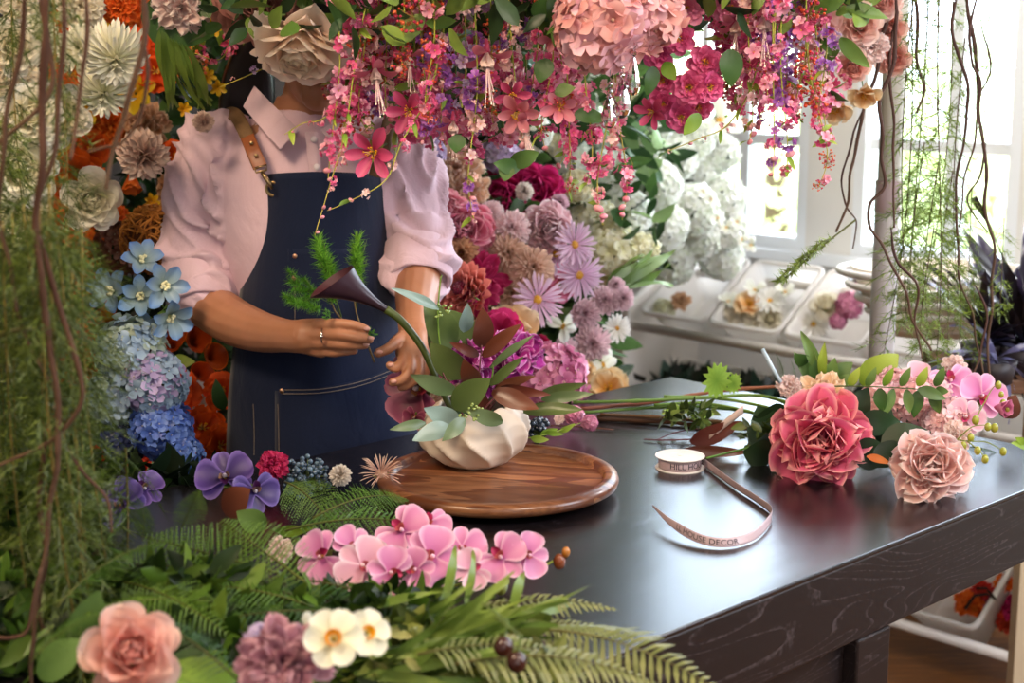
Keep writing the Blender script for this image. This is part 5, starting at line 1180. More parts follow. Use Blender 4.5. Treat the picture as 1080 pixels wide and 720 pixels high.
# ================================================================ vines and feathery strands
BARK = leafy('bark', .75, 0, .5, .2, .3, 160)
def vine(pts, r, label, col='472c20', name='twisted_vine'):
    c = spline([at(*p) for p in pts], 8); m = MB(); n = len(c)
    c = [q + V((noise.noise(q * 14), noise.noise(q * 14 + V((9, 0, 0))), 0)) * .010 for q in c]
    rr = [min(1, .3 + i / 8) * r * .78 * (1.1 - .5 * i / n) * (1 + .25 * noise.noise(V((i * .7, r * 999, 0)))) for i in range(n)]
    tube(m, c, rr, hx(col), 7, mixc(hx(col), (.2, .12, .07), .4)); o = link(name, m.mesh(name, BARK)); return tag(o, label, 'vine', None, None, None)
YL = 1.38
for i, (pts, r, lb) in enumerate([
    ([(24, -30), (18, 50), (12, 120), (10, 170), (4, 240), (12, 310), (34, 368), (58, 412)], .0034, 'brown vine down the far left edge over the cream roses'),
    ([(38, -30), (50, 40), (54, 85), (38, 118), (0, 150), (-30, 165)], .0036, 'brown vine curving away to the left edge over the cream roses'),
    ([(70, -30), (64, 60), (58, 140), (44, 200), (40, 240)], .0034, 'brown vine hanging straight between the cream roses and chrysanthemums'),
    ([(92, -30), (90, 60), (84, 120), (72, 168)], .003, 'short brown vine touching the lower cream chrysanthemum'),
    ([(150, -30), (153, 25), (148, 70), (134, 120), (118, 160), (112, 200)], .0042, 'thick brown vine crossing in front of the cream chrysanthemums'),
    ([(150, 40), (159, 78), (150, 120), (128, 150), (110, 156), (96, 160)], .0026, 'thin brown vine curling beside the tufted cream flower'),
    ([(52, -30), (47, 90), (40, 215), (42, 290), (50, 350), (58, 420), (62, 480), (52, 530), (44, 600), (30, 740)], .0046, 'longest thick brown vine down the green curtain to the bottom'),
    ([(44, 250), (56, 300), (78, 352), (93, 400), (90, 428), (60, 460), (20, 482), (-20, 500)], .0036, 'brown vine looping back to the left edge below the middle'),
    ([(-20, 365), (12, 350), (46, 347), (56, 352)], .003, 'short brown vine entering sideways at the left edge'),
    ([(48, 455), (44, 520), (47, 590), (38, 640), (51, 700), (54, 740)], .0038, 'brown vine in the lower left green curtain near the peach rose'),
    ([(-20, 668), (12, 672), (34, 660), (42, 600)], .0028, 'thin brown vine entering low at the left edge'),
    ([(72, 470), (90, 500), (112, 525), (120, 560)], .0022, 'thin stray vine tip over the purple orchids')]):
    vine([(x, y, YL + .04 * sin(i * 1.7)) for x, y in pts], r, lb)
YR = 2.45
for i, (pts, r, lb) in enumerate([
    ([(940, -30), (930, 45), (920, 85), (910, 110), (904, 160), (896, 185), (894, 215), (884, 245)], .0042, 'brown vine hanging left of the post over the window frame'),
    ([(918, 90), (892, 170), (890, 215), (903, 235), (898, 262)], .0024, 'thin brown vine hanging beside the left-hand post vine'),
    ([(942, -30), (943, 60), (930, 110), (928, 160), (934, 195), (918, 215), (918, 240), (935, 262), (950, 300), (962, 335), (982, 370)], .004, 'brown vine wound around the post sleeve'),
    ([(948, -30), (940, 70), (943, 140), (942, 200), (945, 240)], .0034, 'brown vine running straight down the post face'),
    ([(962, -30), (966, 30), (970, 70), (976, 95), (968, 120)], .004, 'short brown vine just right of the post top'),
    ([(940, 240), (948, 275), (963, 300), (966, 340), (971, 378)], .0032, 'brown vine below the post sleeve in the green strands'),
    ([(1008, -30), (1006, 40), (1020, 90), (1018, 120), (1012, 170), (1009, 240), (1014, 300), (1030, 345), (1034, 395)], .0034, 'brown vine hanging over the right window mullion'),
    ([(1022, -30), (1028, 50), (1032, 120), (1040, 165), (1042, 225), (1050, 270), (1047, 330), (1042, 410)], .0044, 'thickest brown vine right of the window mullion'),
    ([(1030, -30), (1026, 60), (1034, 90), (1030, 140), (1018, 195), (1012, 240)], .0028, 'brown vine crossing behind the thickest right-hand vine'),
    ([(1038, 20), (1041, 70), (1030, 110), (1034, 150)], .0022, 'thin brown vine tendril over the bright right window'),
    ([(1042, 150), (1032, 185), (1022, 210), (1042, 245)], .0026, 'thin looping vine in front of the right window'),
    ([(1030, 300), (1040, 330), (1036, 370), (1022, 400), (1012, 425)], .0028, 'thin brown vine reaching down to the pink bouquet')]):
    vine([(x, y, YR + .05 * sin(i * 2.1)) for x, y in pts], r, lb, '4a3430')
def strands(vars_, places, name, cat, base, Y):
    for i, (px, py, Yy, s, v) in enumerate(places):
        if base == 'as_right': px += 15
        p = at(px, py, Yy); e = empty(name, p); e.rotation_euler = (0, 0, rnd() * 6.28); e.scale = (s, s, s)
        st, fo = vars_[v]; link('stem', st, e); link('foliage', fo, e)
        tag(e, '', cat, None, None, (px, 330, base))
def mk_as(L, c0, c1, dens, spread, sc, fz): 
    st, fo = g_asparagus(L, hx(c0), hx(c1), dens, spread, hx(sc), .03, fz); return st.mesh('stem', STEM), fo.mesh('foliage', LEAF, False)
ASL = [mk_as(.62, '3c4c18', '707f30', 210, .062, '7c6a30', 1.0) for _ in range(3)] + [mk_as(.45, '3c5018', '708434', 230, .07, '6c5a30', 1.0)]
pl = []
for i in range(15):
    x = -25 + 118 * ((i * .618) % 1) ; yt = 190 + 60 * rnd() + (40 if x > 70 else 0); pl.append((x, yt - (0 if i % 5 else 120), U(1.36, 1.62), U(.85, 1.05), i % 3))
for i in range(6): pl.append((U(0, 150), U(470, 520), U(1.5, 1.7), U(.75, .95), 3))
for i in range(3): pl.append((U(-20, 60), -60 - 30 * rnd(), U(1.6, 1.8), U(.55, .8), i % 3))
strands(ASL, pl, 'feathery_vine', 'hanging fern', 'as_left', 1.5)
ASR = [mk_as(.60, '5c7420', '90a840', 120, .05, '5a4430', .9) for _ in range(3)] + [mk_as(.33, '5c7420', '98b048', 130, .055, '5a4430', .9)]
pl = [(952, -40, 2.5, 1.0, 0), (965, -20, 2.55, 1.0, 1), (978, -50, 2.45, 1.1, 2), (990, -30, 2.6, 1.0, 0), (1003, 40, 2.5, .8, 1), (960, 150, 2.5, .7, 3), (975, 170, 2.45, .75, 3), (990, 180, 2.5, .72, 3), (952, 200, 2.55, .6, 3), (1010, 200, 2.5, .6, 3), (970, 240, 2.42, .65, 3), (995, 240, 2.46, .6, 3), (1032, -60, 2.5, .5, 1), (1044, 230, 2.5, .5, 3), (985, 290, 2.45, .5, 3), (960, 290, 2.5, .45, 3), (1012, 290, 2.5, .45, 3), (947, -20, 2.55, 1.1, 1)]
strands(ASR, pl, 'feathery_vine', 'hanging fern', 'as_right', 2.5)
st_, fo_ = g_sprig(hx('566c24'), hx('90a448'), 150, .10, 1.0, 5); SPN = [('stem', st_.mesh('stem', STEM)), ('foliage', fo_.mesh('foliage', LEAF, False))]
seg('feathery_twig', SPN, at(902, 232, 2.4), at(826, 296, 2.38), 20, width=.9, label='needle-leaved twig reaching left over the tubs from the post', cat='twig')

# ================================================================ tubs' contents
def inbin(px, py, a=.4): return G(fa + a, fb + .12).y
def binf(key, px, py, a, d, face, lb, dy=0): bloom(key, px, py, inbin(px, py, a) + dy, d, face, lb)
for r_ in [('hydrangea_ivory', 700, 326, .12, 26, (0, .6), 'cream dried bloom in the nearest slanting tub'), ('carnation_tan', 718, 318, .16, 22, (0, .7), 'small brown dried bloom in the nearest slanting tub'),
           ('camellia_pink', 0, 0, 0, 0, 0, 0),
           ('bell_white', 796, 306, .36, 28, (0, .9), 'white blossom highest in the middle tub'), ('daisy_white', 812, 317, .40, 34, (0, .9), 'white daisy with orange centre in the middle tub'), ('poppy_cream', 790, 322, .37, 32, (0, .8), 'cream blossom in the middle of the middle tub'),
           ('rose_white', 812, 336, .42, 26, (0, .5), 'white rose at the front of the middle tub'), ('carnation_cream', 776, 330, .33, 28, (0, .6), 'cream carnation at the front left of the middle tub'), ('bell_white', 768, 318, .32, 24, (0, .8), 'small white blossom at the left of the middle tub'), ('carnation_cream', 794, 337, .37, 24, (0, .6), 'cream ruffled bloom at the middle tub rim'), ('bell_white', 828, 308, .42, 24, (0, .8), 'small white blossom at the back of the middle tub'),
           ('daisy_white', 858, 342, .58, 34, (-.1, .3), 'white daisy seen from behind in the tub beside the post'), ('rose_white', 872, 322, .62, 34, (0, .7), 'cream rose behind the daisy in the tub beside the post'), ('hydrangea_pink', 896, 322, .66, 34, (0, .6), 'pink floret head in the tub beside the post'), ('hydrangea_pink', 884, 338, .66, 22, (0, .5), 'small pink floret head at the rim of the tub beside the post'), ('tulip_pink', 911, 306, .70, 34, (0, 1.5), 'pink pointed bloom touching the post')]:
    if r_[4]: binf(*r_)
for x, y, d, k in ((1022, 636, 34, 'carnation_orange'), (1046, 646, 34, 'carnation_red'), (1066, 640, 34, 'peony_magenta'), (1060, 615, 24, 'carnation_orange'), (1036, 622, 24, 'carnation_red'), (1044, 630, 26, 'peony_magenta'), (1058, 656, 26, 'carnation_red')):
    bloom(k, x, y, G(fa + 1.03, fb + .03).y + .02, d, (0, .9), {'carnation_orange': 'orange', 'carnation_red': 'rust-red', 'peony_magenta': 'dark red'}[k] + ' bloom in the floor-level tub, ' + {1022: 'nearest its left rim', 1046: 'at its front middle', 1066: 'beside the cream table leg', 1060: 'highest of all', 1036: 'at the back left', 1044: 'in the centre', 1058: 'at the very front'}[x])
m = MB(); tube(m, [at(x, y, 3.45) for x, y in ((1018, 642), (1028, 628), (1040, 626), (1050, 632), (1040, 620), (1030, 620))], .004, hx('241a14'), 6); o = link('twig', m.mesh('twig', BARK)); tag(o, 'dark curled twig among the autumn flowers in the floor-level tub', 'twig')
def worldmass(name, ctr, ext, n, size, cols, label):
    m = MB()
    for i in range(n):
        p = G(ctr[0] + U(-1, 1) * ext[0], ctr[1] + U(-1, 1) * ext[1], ctr[2] + U(-1, 1) * ext[2]); L_ = size * U(.6, 1.3); d = V((U(-1, 1), U(-1, 1), U(-.4, 1))).normalized(); w = d.orthogonal().normalized(); w = (Matrix.Rotation(rnd() * 6.28, 3, d) @ w) * L_ * .3
        c = hx(random.choice(cols)); m.add([p, p + d * L_ * .4 + w, p + d * L_, p + d * L_ * .4 - w], [(0, 1, 2, 3)], c)
    o = link(name, m.mesh(name, WAXY, False)); tag(o, label, 'leaves', None, 'stuff'); return o
for k in range(4): worldmass('foliage', (fa + .14 + .255 * k, fb + .06, .53), (.10, .08, .05), 160, .08, ['1c3424', '28483c', '3c5c50', '142418'], ['glossy dark green leaves in the tub at the rack end panel', 'glossy dark green leaves below the blossom-filled tub', 'glossy dark green leaves below the tub of pink florets', 'glossy dark leaves behind the pink bouquet'][k])

# ================================================================ side table, basket and dark plants at the right
M_cr = plain('cream_paint', 'd2c0a0', .5, nscale=10, namt=.06); M_wd = wood('pine_board', '6a4a34', '8c6a50', 3, 5, .5, 0, .4, 0, .1, (.3, .7), (1, 8, 8))
c_ = at(1092, 385, 3.02); t = empty('side_table', (c_.x, c_.y, 0)); zt_ = c_.z
m = MB(); box(m, (-.19, -.15, zt_ - .028), (.35, .17, zt_)); o = part('tabletop', m, M_wd, t, False); bev(o, .003)
lx = at(1072, 640, 2.88)
for sx, sy in ((lx.x - c_.x + .015, -.14), (.33, -.14), (.33, .15)):
    m = MB(); box(m, (sx - .02, sy - .02, 0), (sx + .02, sy + .02, zt_ - .0285)); o = part('leg', m, M_cr, t, False); bev(o, .003)
m = MB(); lathe(m, [(0, 0), (.04, 0), (.04, .03), (.03, .04), (0, .04)], 20); o = part('foot', m, M_cr, t); o.location = (lx.x - c_.x - .02, -.14, 0)
tag(t, 'brown wooden side table with cream legs holding the dark plumed plants', 'side table')
bk = at(985, 318, 3.3); t = empty('ribbed_basket', (bk.x, bk.y, bk.z - .07)); 
for k in range(5):
    m = MB(); rr_ = .10 + .018 * k; z = .02 + .03 * k
    tube(m, [V((rr_ * 1.25 * cos(a), rr_ * sin(a), z)) for a in [2 * pi * i / 40 for i in range(41)]], .008, (1, 1, 1), 8); part('rib', m, M_plas, t)
m = MB(); lathe(m, [(0, 0), (.10, 0), (.115, .02), (.16, .15), (.155, .15), (.11, .02), (0, .006)], 40); m.v = [(x * 1.18, y * .94, z) for x, y, z in m.v]; part('shell', m, M_cream, t)
tag(t, 'white ribbed oval basket behind the green strands right of the post', 'basket')
for i, (px, py, Y, n, Lr, wl, lb) in enumerate([(1036, 366, 3.0, 60, (.14, .27), 0, 'spiky purple-black plant left on the side table'), (1078, 392, 2.95, 60, (.18, .40), 1, 'tall black plumed plant at the right edge'), (1048, 388, 2.85, 20, (.06, .15), 2, 'drooping blue-grey and black leaved plant at the front')]):
    p = at(px, py, Y); p.z = max(p.z, zt_ + .05) if i < 2 else zt_ + .045; e = empty('spiky_plant', p)
    m = MB(); lathe(m, [(0, -(p.z - zt_)), (.035, -(p.z - zt_)), (.045, .0), (.04, .0), (.03, -.01), (0, -.01)], 20); part('pot', m, plain('dark_pot', '2c2428', .5), e)
    for k in range(n):
        a = k * 2.4; up = U(.25, 1.6) if wl == 1 else U(-.1, 1.2) if wl == 0 else U(-1.2, .5)
        d = V((cos(a), sin(a) * .6, up)).normalized()
        if d.x < -.55 and wl != 2: d.x *= -1
        l = link('leaf', LPU[2] if (k % 5 == 0 or (wl == 2 and k % 2)) and wl != 1 else LPU[k % 2], e); M, _ = orient(V((0, 0, 0)), d, U(-20, 20)); s = U(*Lr); l.matrix_local = M @ Matrix.Scale(s, 4)
    tag(e, lb, 'plant')

# ================================================================ arrangement in the bowl vase
BR = empty('eucalyptus_branch', (vc.x, vc.y, TZ + .09)); tag(BR, 'green and brown leaved eucalyptus branches fanning out of the bowl vase', 'branch')
def child_seg(me, name, A_, B_, roll, par, w=1, label=None):
    M, L_ = orient(A_, B_, roll, (CAM - A_)); o = link(name, me, par); o.matrix_local = Matrix.Translation(A_ - par.location) @ M @ Matrix.Diagonal((L_, L_ * w, L_, 1))
    if label: o['label'] = label
    return o
VY = 2.13
VL = [((478, 366), (449, 318), 26, 0, 2.10), ((463, 326), (415, 303), 9, 's', 2.06), ((502, 364), (474, 328), 22, 0, 2.13), ((490, 350), (494, 322), 13, 's', 2.08), ((489, 398), (455, 364), 26, 0, 2.08), ((481, 413), (434, 397), 17, 0, 2.05), ((478, 430), (515, 400), 24, 0, 2.03), ((530, 445), (493, 434), 15, 0, 2.02),
      ((485, 447), (449, 431), 19, 's', 2.03), ((449, 446), (413, 452), 10, 0, 2.0), ((474, 449), (436, 463), 17, 's', 2.0), ((490, 441), (468, 464), 14, 0, 1.98), ((570, 415), (617, 405), 10, 0, 2.14), ((571, 421), (624, 415), 11, 0, 2.12), ((552, 434), (613, 430), 13, 0, 2.1), ((517, 388), (561, 352), 8, 0, 2.08), ((517, 406), (550, 377), 9, 0, 2.06),
      ((508, 366), (511, 328), 21, 'b', 2.06), ((509, 376), (548, 342), 13, 'b', 2.05), ((503, 408), (489, 382), 19, 'b', 2.07), ((519, 413), (567, 430), 17, 'b', 2.02), ((528, 408), (578, 417), 10, 'b', 2.06), ((522, 410), (563, 396), 9, 'b', 2.08), ((505, 375), (477, 362), 10, 'b', 2.07), ((464, 380), (452, 340), 14, 0, 2.13), ((516, 440), (500, 405), 12, 'b', 2.1)]
for i, (a, b, w, k, Y) in enumerate(VL):
    A_ = at(*a, Y + .02); B_ = at(*b, Y - .01); L_ = (B_ - A_).length; mes = {0: LO, 's': LS, 'b': LBR}[k]; me = mes[i % len(mes)]
    base = {0: .38, 's': .5, 'b': .345}[k] * .8
    child_seg(me, 'leaf', A_, B_, U(-25, 25), BR, pxm(w, Y) / L_ / base, {0: None, 's': 'blue-green leaf', 'b': 'red-brown leaf'}[k])
def stems(par, paths, r, col, Yd=None, name='stem'):
    for p_ in paths:
        c = spline([at(*q) - par.location for q in p_], 6); m = MB(); tube(m, c, [r, r * .6], hx(col), 6); part(name, m, STEM, par)
stems(BR, [[(498, 462, VY), (500, 430, 2.1), (505, 395, 2.08), (508, 364, 2.07)], [(497, 462, VY), (485, 430, 2.1), (470, 400, 2.09), (455, 360, 2.1)], [(500, 462, VY), (512, 430, 2.1), (540, 408, 2.1), (572, 414, 2.12)], [(500, 462, VY), (515, 432, 2.07), (530, 420, 2.05), (555, 432, 2.08)]], .0016, '6c3c40')
stems(BR, [[(502, 462, VY), (504, 430, 2.12), (518, 400, 2.09), (520, 385, 2.08)], [(495, 462, VY), (480, 445, 2.06), (455, 446, 2.02)], [(470, 400, 2.1), (462, 345, 2.1), (464, 300, 2.1), (466, 290, 2.1)]], .0015, '6c8c34')
for (x, y) in ((466, 322), (472, 326), (462, 330), (498, 428), (494, 436), (502, 440), (506, 432), (488, 440)):
    m = MB(); q = at(x, y, 2.02 if y > 400 else 2.08) - BR.location
    for k in range(5): ball(m, q + V((U(-1, 1), U(-1, 1), U(-1, 1))) * .005, .0022, hx('8ca058'), 4, 6)
    part('seed_cluster', m, WAX, BR)
for r_ in [('cockscomb', 497, 384, 2.14, 56, (-.2, .3), 'veined purple-magenta cockscomb in the vase, left one behind the stems'), ('cockscomb', 546, 374, 2.16, 58, (.3, .3), 'veined magenta cockscomb in the vase, right one'), ('cockscomb', 521, 398, 2.16, 40, (.0, .4), 'small magenta cockscomb low among the vase leaves'),
           ('orchid_wine', 442, 410, 2.2, 84, (-.4, .1), 'dark wine translucent orchid left of the vase leaves'), ('orchid_wine', 438, 440, 2.12, 30, (-.6, -.1), 'small wine petal bloom low beside the vase')]: bloom(*r_[:6], label=r_[6])
# black calla
A_, B_ = at(411, 329, 2.12), at(362, 298, 2.10); d_ = (B_ - A_).normalized(); r = pxm(29, 2.1); e = empty('calla_lily', B_ - d_ * r * .15); e.rotation_mode = 'QUATERNION'; e.rotation_quaternion = frame_to(d_, R(200)).to_quaternion()
o = link('spathe', LIB['calla_black'][1][0][0][1], e); o.scale = (r, r, r * 1.75)
m = MB(); c = spline([at(*p) for p in ((407, 326, 2.118), (424, 339, 2.12), (445, 366, 2.12), (460, 398, 2.12), (474, 428, 2.12), (494, 462, VY))], 8); inv = (Matrix.Translation(e.location) @ e.rotation_quaternion.to_matrix().to_4x4()).inverted()
tube(m, [inv @ q for q in c], [.0062, .0042], hx('4c5c24'), 10, hx('2c3418')); part('stem', m, WAXY, e)
tag(e, 'black calla lily leaning left from the vase on a long curved stem', 'calla lily')
# sprig in hand
st_, fo_ = g_sprig(hx('3c7c1c'), hx('8cc444'), 420, .2, 1.0, 4); SG = (st_.mesh('stem', STEM), fo_.mesh('foliage', LEAF, False))
e = empty('asparagus_sprig', at(372, 350, 2.23)); 
for a, b, w in (((360, 334), (336, 264), .55), ((376, 326), (374, 262), .7), ((352, 322), (306, 297), .6), ((352, 330), (306, 318), .6), ((356, 330), (346, 292), .8)):
    for nm, me in zip(('stem', 'foliage'), SG): child_seg(me, nm, at(*a, 2.215), at(*b, 2.19), U(0, 90), e, w)
for a, b, w in (((384, 356), (394, 349), 1), ((352, 336), (342, 330), 1)):
    for nm, me in zip(('stem', 'foliage'), SG): child_seg(me, nm, at(*a, 2.2), at(*b, 2.19), 0, e, w)
stems(e, [[(395, 382, 2.21), (386, 358, 2.215), (376, 330, 2.215), (372, 300, 2.21)], [(372, 352, 2.235), (362, 338, 2.22), (352, 325, 2.21), (346, 300, 2.205)]], .0019, '6c5838')
tag(e, 'bright green needle-leaved sprig held between the fingers', 'sprig')

# ================================================================ things lying on the table, right
def berries(px, py, Y, d, c0, c1, n, rb, label, pos=None, stalks='5c6c38'):
    p = pos or at(px, py, Y); r = pxm(d / 2, Y); e = empty('berry_cluster', p); m = MB(); s_ = MB()
    for i in range(n):
        dd = V((U(-1, 1), U(-1, 1), U(-.6, 1))); dd = dd.normalized() * U(.5, 1); q = V((dd.x * r, dd.y * r * .8, dd.z * r * .8)); ball(m, q, rb * U(.8, 1.2), mixc(hx(c0), hx(c1), rnd()), 5, 7)
        tube(s_, [V((0, 0, -r * .5)), q * .5 + V((0, 0, -.002)), q], .0006, hx(stalks), 3, cap=False)
    part('berries', m, WAX, e); part('stalk', s_, STEM, e); return tag(e, label, 'berries')
for r_ in [('peony_rosepink', 866, 466, 2.12, 112, (-.05, .05), 'large coral and rose pink peony lying on the table, biggest bloom'),
           ('peony_blush', 979, 494, 2.02, 90, (.05, .1), 'pale blush peony at the table edge, petals ruffled'),
           ('carnation_peach', 868, 420, 2.26, 58, (-.1, .5), 'cream-peach carnation above the large pink peony'),
           ('hydrangea_softpink', 962, 428, 2.24, 66, (.0, .4), 'soft pink hydrangea behind the pinnate leaf sprig'), ('hydrangea_softpink', 1000, 444, 2.18, 60, (.1, .2), 'soft pink hydrangea left of the green berries'), ('hydrangea_softpink', 944, 410, 2.34, 52, (.0, .5), 'soft pink hydrangea behind the broad yellow-green leaf'), ('hydrangea_softpink', 984, 418, 2.28, 52, (.0, .5), 'soft pink hydrangea under the pink orchid blooms'), ('hydrangea_softpink', 926, 424, 2.3, 46, (.0, .5), 'soft pink hydrangea beside the peach carnation'),
           ('carnation_palepink', 1008, 462, 2.12, 36, (.1, .1), 'pale pink ruffled bloom just right of the blush peony'),
           ('orchid_pink', 1034, 418, 2.22, 56, (.4, .1), 'pink moth orchid bloom highest at the bouquet end'), ('orchid_pink', 1002, 402, 2.28, 48, (.2, .5), 'pink orchid bloom under the green strands'), ('orchid_palepink', 966, 402, 2.32, 44, (-.1, .5), 'pale pink orchid bloom behind the leaf sprig'), ('orchid_palepink', 1018, 440, 2.16, 44, (.2, .2), 'pale pink orchid bloom over the green berries'),
           ('tulip_pink', 1056, 430, 2.14, 34, (.8, -.1), 'closed pink orchid bud at the bouquet tip'),
           ('carnation_palepink', 832, 408, 2.34, 28, (.0, .5), 'small pale pink bloom at the blue straw end'), ('carnation_palepink', 1006, 386, 2.35, 26, (.0, .4), 'small blush bloom highest behind the orchids'),
           ('star_hot', 922, 480, 2.12, 0, (0, 0), '')]:
    if r_[4]: bloom(*r_[:6], label=r_[6])
def sprig_thing(name, base, leaves, stem_paths, sr_, scol, label, cat):
    e = empty(name, at(*base)); 
    for (a, b, w, mes, Y) in leaves:
        A_ = at(*a, Y + .005); B_ = at(*b, Y - .005); L_ = (B_ - A_).length; child_seg(random.choice(mes), 'leaf', A_, B_, U(-30, 30), e, pxm(w, Y) / L_ / .3)
    if stem_paths: stems(e, stem_paths, sr_, scol)
    return tag(e, label, cat)
lv = [((900 + 14 * k, 408 + k * .6), (888 + 15 * k + (0 if k % 2 else 12), (438 if k % 2 else 434) + k * .4), 11, LG, 2.16) for k in range(2, 7)] + [((896 + 18 * k, 407), (906 + 18 * k, 388), 9, LY + LG, 2.18) for k in range(6)]
sprig_thing('leaf_sprig', (880, 407, 2.18), lv + [((986, 411), (1000, 413), 8, LG, 2.16), ((968, 410), (998, 420), 11, LG, 2.15)], [[(858, 408, 2.2), (900, 407, 2.18), (950, 409, 2.16), (990, 412, 2.16)]], .0013, '4c5c2c', 'pinnate green leaf sprig arching over the pink hydrangeas', 'leaf sprig')
sprig_thing('rose_foliage', (910, 460, 2.14), [((905, 470), (888, 420), 26, LD, 2.17), ((915, 465), (940, 432), 28, LD, 2.16), ((905, 445), (950, 446), 24, LD, 2.14), ((930, 475), (980, 452), 36, LD, 2.10), ((890, 455), (915, 410), 24, LD, 2.2), ((820, 470), (790, 452), 30, LD, 2.22), ((815, 460), (800, 430), 30, LD, 2.25), ((925, 470), (945, 490), 26, LD, 2.08), ((830, 440), (800, 440), 26, LD, 2.25), ((900, 480), (938, 476), 26, LD, 2.1), ((815, 480), (785, 478), 26, LD, 2.18), ((820, 450), (835, 425), 22, LG, 2.25)],
            [[(930, 480, 2.12), (880, 460, 2.2), (810, 468, 2.22), (745, 483, 2.12)]], .0028, '54782c', 'dark glossy rose leaves between the two peonies', 'leaves')
sprig_thing('broad_leaf', (908, 404, 2.36), [((908, 405), (948, 375), 30, LY, 2.36)], [], 0, '', 'broad yellow-green leaf standing before the post foot', 'leaf')
sprig_thing('leafy_sprig', (862, 405, 2.34), [((866, 405), (856, 378), 12, LG, 2.34), ((864, 392), (846, 350), 13, LG, 2.34), ((868, 400), (868, 362), 9, LY, 2.33), ((872, 405), (898, 382), 18, LG, 2.34), ((874, 408), (880, 378), 16, LG, 2.33), ((860, 408), (840, 372), 12, LG, 2.35), ((880, 410), (900, 394), 14, LG, 2.33), ((862, 410), (884, 388), 14, LY, 2.34), ((852, 382), (838, 376), 12, LG, 2.34)],
            [[(880, 425, 2.3), (868, 400, 2.33), (858, 370, 2.34), (846, 350, 2.34)]], .0012, '5c7030', 'upright leafy green sprig above the peach carnation', 'leaf sprig')
fr_ = {}
for k, (c0, c1, W, n) in {'bright': ('44641a', '6f8f2c', .55, 24), 'mid': ('38581c', '608430', .5, 24), 'dark': ('24421c', '3c6028', .5, 22)}.items():
    fr_[k] = []
    for _ in range(2): a, b = g_fern(hx(c0), hx(c1), n, W); fr_[k].append([('rachis', a.mesh('rachis', STEM)), ('blade', b.mesh('blade', LEAF, False))])
a, b = g_fern(hx('6c7440'), hx('98985c'), 22, .5, comb=True, gap=.6); fr_['comb'] = [[('rachis', a.mesh('rachis', STEM)), ('blade', b.mesh('blade', LEAF, False))]]
def fern(kind, A_, B_, roll, label, w=1): return seg('fern_frond', random.choice(fr_[kind]), A_, B_, roll, (0, -.3, 1), width=w, label=label, cat='fern')
fern('mid', at(826, 405, 2.36), at(820, 372, 2.36), 80, 'tiny fern tip standing beside the blue straw', .8); fern('mid', at(838, 412, 2.34), at(836, 378, 2.34), 80, 'tiny fern tip right of the blue straw', .8)
# berries of the bouquet
e = empty('berry_sprig', P(1018, 470, .03)); stems(e, [[(1000, 462, 2.08), (1020, 465, 2.05), (1040, 466, 2.03), (1056, 474, 2.02)], [(1010, 463, 2.07), (1025, 450, 2.07), (1040, 448, 2.07)], [(1020, 465, 2.05), (1034, 476, 2.0), (1038, 484, 1.99)], [(1030, 440, 2.12), (1045, 412, 2.15), (1052, 405, 2.15)]], .0010, '7c8838')
for x, y, Y, s in ((1058, 476, 2.02, 1), (1039, 484, 1.99, 1), (1024, 461, 2.05, 1), (1031, 475, 2.0, 1), (1042, 450, 2.06, 1), (1029, 443, 2.08, 1.1), (1049, 451, 2.06, 1.1), (1053, 406, 2.15, 1), (1058, 425, 2.15, 1), (1056, 416, 2.15, .8), (1016, 470, 2.04, 1), (1063, 432, 2.14, .8)):
    m = MB(); ball(m, at(x, y, Y) - e.location, .0052 * s, hx('8c9430'), 7, 8, (1, 1, 1.25), hx('a89c38')); part('berry', m, WAX, e)
tag(e, 'sprig of green-yellow berries at the bouquet end', 'berries')
# stems to the left
def stem_thing(pts, r0, r1, col, col2, label, name='flower_cutting', nd=0):
    c = [P(x, y, h) for x, y, h in pts]; m = taper_stem(c, r0, r1, hx(col), hx(col2), 7, nd); o = link(name, m.mesh(name, STEM)); return tag(o, label, 'stem')
stem_thing([(604, 424, .028), (660, 423, .03), (730, 420, .03), (800, 417, .03), (850, 432, .03)], .0028, .0032, '4c6828', '6c8438', 'uppermost green stem of the bouquet with its cut end by the vase leaves', nd=7)
stem_thing([(612, 431, .018), (680, 425, .02), (700, 422, .022), (760, 412, .034), (830, 407, .045)], .0034, .003, '6c382c', '8c5038', 'long red-brown stem rising towards the peach carnation', nd=5)
stem_thing([(616, 435, .012), (700, 429, .012), (760, 430, .014), (820, 440, .02)], .0026, .003, '546c2c', '64803c', 'lower green stem lying beside the thick brown one', nd=6)
stem_thing([(630, 441, .005), (700, 444, .006), (780, 450, .008), (830, 455, .01)], .0052, .0046, '3c2618', '5c4028', 'thickest dark brown woody stem on the table', nd=4)
stem_thing([(633, 437, .013), (700, 440, .015), (775, 446, .016)], .0026, .0024, '4c3420', '6c5030', 'thin woody stem resting on the thickest one', nd=5)
stem_thing([(700, 418, .028), (760, 420, .026), (820, 432, .024), (840, 440, .02)], .0026, .003, '64803c', '7c9440', 'green stem crossing under the peach carnation', nd=6)
stem_thing([(690, 427, .02), (740, 425, .022), (790, 434, .02), (820, 448, .02)], .0024, .0026, '54742c', '6c8c38', 'green stem sloping down towards the dark leaves', nd=6)
stem_thing([(560, 449, .004), (600, 449, .004), (647, 453, .003)], .0013, .0012, '4c2c20', '5c3828', 'thin straight brown twig behind the vase')
stem_thing([(679, 463, .003), (700, 464, .004), (730, 463, .005)], .0012, .0012, '4c2028', '5c2c30', 'thin dark twig with a dark leaf above the ribbon spool')
stem_thing([(694, 463, .004), (712, 456, .01), (735, 452, .012), (750, 450, .012)], .001, .001, '4c2028', '5c2c30', 'short forked twig above the ribbon spool')
